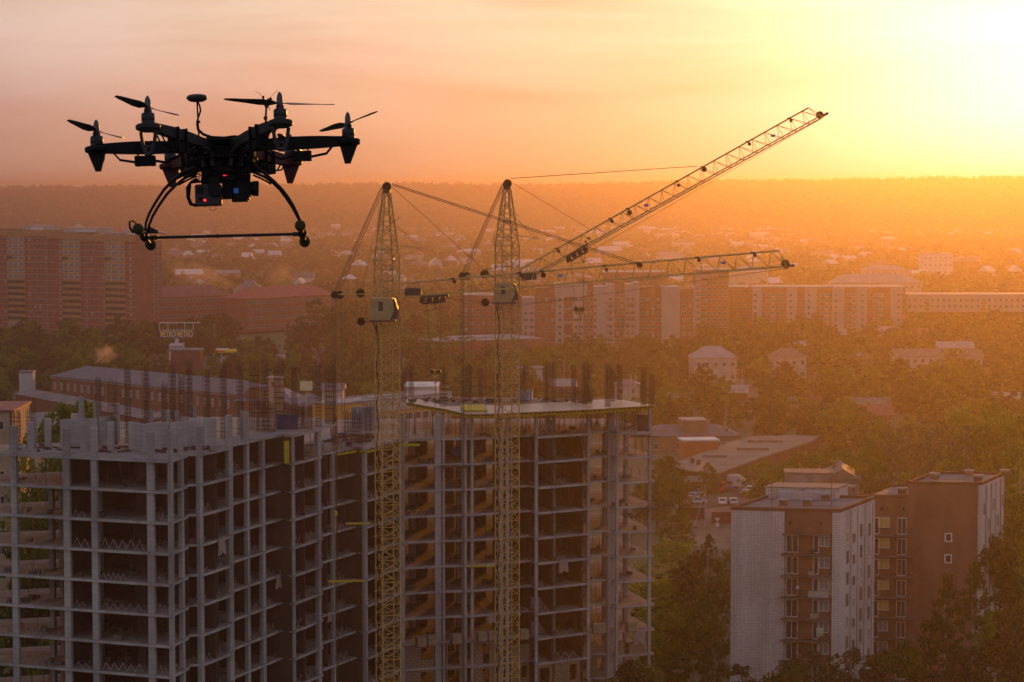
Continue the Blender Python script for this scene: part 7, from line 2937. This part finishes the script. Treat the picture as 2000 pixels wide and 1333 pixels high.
m.path([Dp(870, 812, -.05), Dp(866, 838, -.05), Dp(888, 848, -.05), Dp(912, 832, -.05), Dp(905, 812, -.05)], .0007, 4)
m.path([Dp(838, 822, -.05), Dp(860, 812, -.05)], .0009, 4)
dpart('gimbal_cable', m, M_BLACKM, gb)
m = MB()
for (x0, y0, x1, y1, dy_) in ((835, 585, 1010, 668, -.03), (985, 600, 1105, 672, -.02), (948, 660, 1012, 770, -.04), (1090, 640, 1130, 760, -.02), (860, 640, 930, 684, -.06)):
    a_, b_ = Dp(x0, y0, dy_), Dp(x1, y1, dy_)
    m.box((a_.x + b_.x) / 2, a_.y, b_.z, b_.x - a_.x, .02, a_.z - b_.z)
dpart('gimbal_motor', m, M_BLACKM, gb)
# square action camera
a, b = Dp(775, 680, -.07), Dp(946, 806, -.07)
cw, ch_ = b.x - a.x, a.z - b.z
ax, az = (a.x + b.x) / 2, (a.z + b.z) / 2
yv = a.y
CAM1 = thing('dummy', 'x', 'x') if False else None
m = MB()
r_ = .004
w2, h2 = cw / 2, ch_ / 2
rp = []
for cx_, cz_, a0 in ((w2 - r_, h2 - r_, 0), (-w2 + r_, h2 - r_, 90), (-w2 + r_, -h2 + r_, 180), (w2 - r_, -h2 + r_, 270)):
    for k in range(4):
        t_ = radians(a0 + 30 * k)
        rp.append((ax + cx_ + r_ * cos(t_), az + cz_ + r_ * sin(t_)))
m.plate(rp, 'y', yv, yv + .024)
ac = dpart('action_camera', m, mat('camera_grey', (.022, .022, .024), .6, 0))
m = MB()
q = Dp(905, 715, -.07)
m.lathe((q.x, yv - .010, q.z), [(.001, 0), (.0145, 0), (.0155, .002), (.0155, .012), (.001, .0121)], 24, (0, 1, 0))
dpart('camera_lens', m, M_BLACK, ac)
q = Dp(810, 716, -.07)
m = MB()
m.box(q.x, yv - .0008, q.z - .0075, .0145, .0016, .015)
dpart('camera_display', m, M_BLACK, ac)
q = Dp(812, 772, -.07)
m = MB()
m.lathe((q.x, yv - .0012, q.z), [(.001, 0), (.0045, 0), (.0045, .002), (.001, .0021)], 14, (0, 1, 0))
dpart('shutter_button', m, M_BLACK, ac)
q = Dp(840, 781, -.07)
m = MB()
m.lathe((q.x, yv - .0015, q.z), [(.0001, 0), (.0022, .0003), (.0026, .002), (.0001, .0021)], 12, (0, 1, 0))
dpart('camera_indicator', m, M_LEDR, ac)
for xx in (960, 975):
    q = Dp(xx, 623, -.075)
    m = MB()
    m.lathe(q, [(.0001, 0), (.0009 if xx > 965 else .0013, .0003), (.0001, .002)], 8, (0, 1, 0))
    dpart('status_indicator', m, M_LEDR, gb)
# second camera pointing right
a, b = Dp(1008, 668, -.03), Dp(1120, 770, -.03)
m = MB()
m.box((a.x + b.x) / 2, a.y + .012, b.z, b.x - a.x, .03, a.z - b.z)
q = Dp(1060, 782, -.03)
m.box(q.x, a.y + .012, q.z, .035, .026, .008)
q = Dp(975, 730, -.03)
m.lathe((q.x - .004, q.y, q.z), [(.001, 0), (.014, .001), (.014, .02), (.001, .021)], 14, (1, 0, 0))
c2 = dpart('side_camera', m, M_BLACK)
m = MB()
q = Dp(1118, 698, -.03)
m.lathe((q.x, q.y + .012, q.z), [(.001, 0), (.0135, .0), (.0150, .006), (.0165, .008), (.0170, .019), (.0150, .0205), (.001, .021)], 24, (1, .08, -.06))
dpart('side_lens', m, M_BLACK, c2)
q0, q1 = Dp(1014, 704, -.035), Dp(1052, 736, -.035)
m = MB()
m.box((q0.x + q1.x) / 2, a.y - .0042, q1.z, q1.x - q0.x, .002, q0.z - q1.z)
dpart('camera_screen', m, M_SCRN, c2)
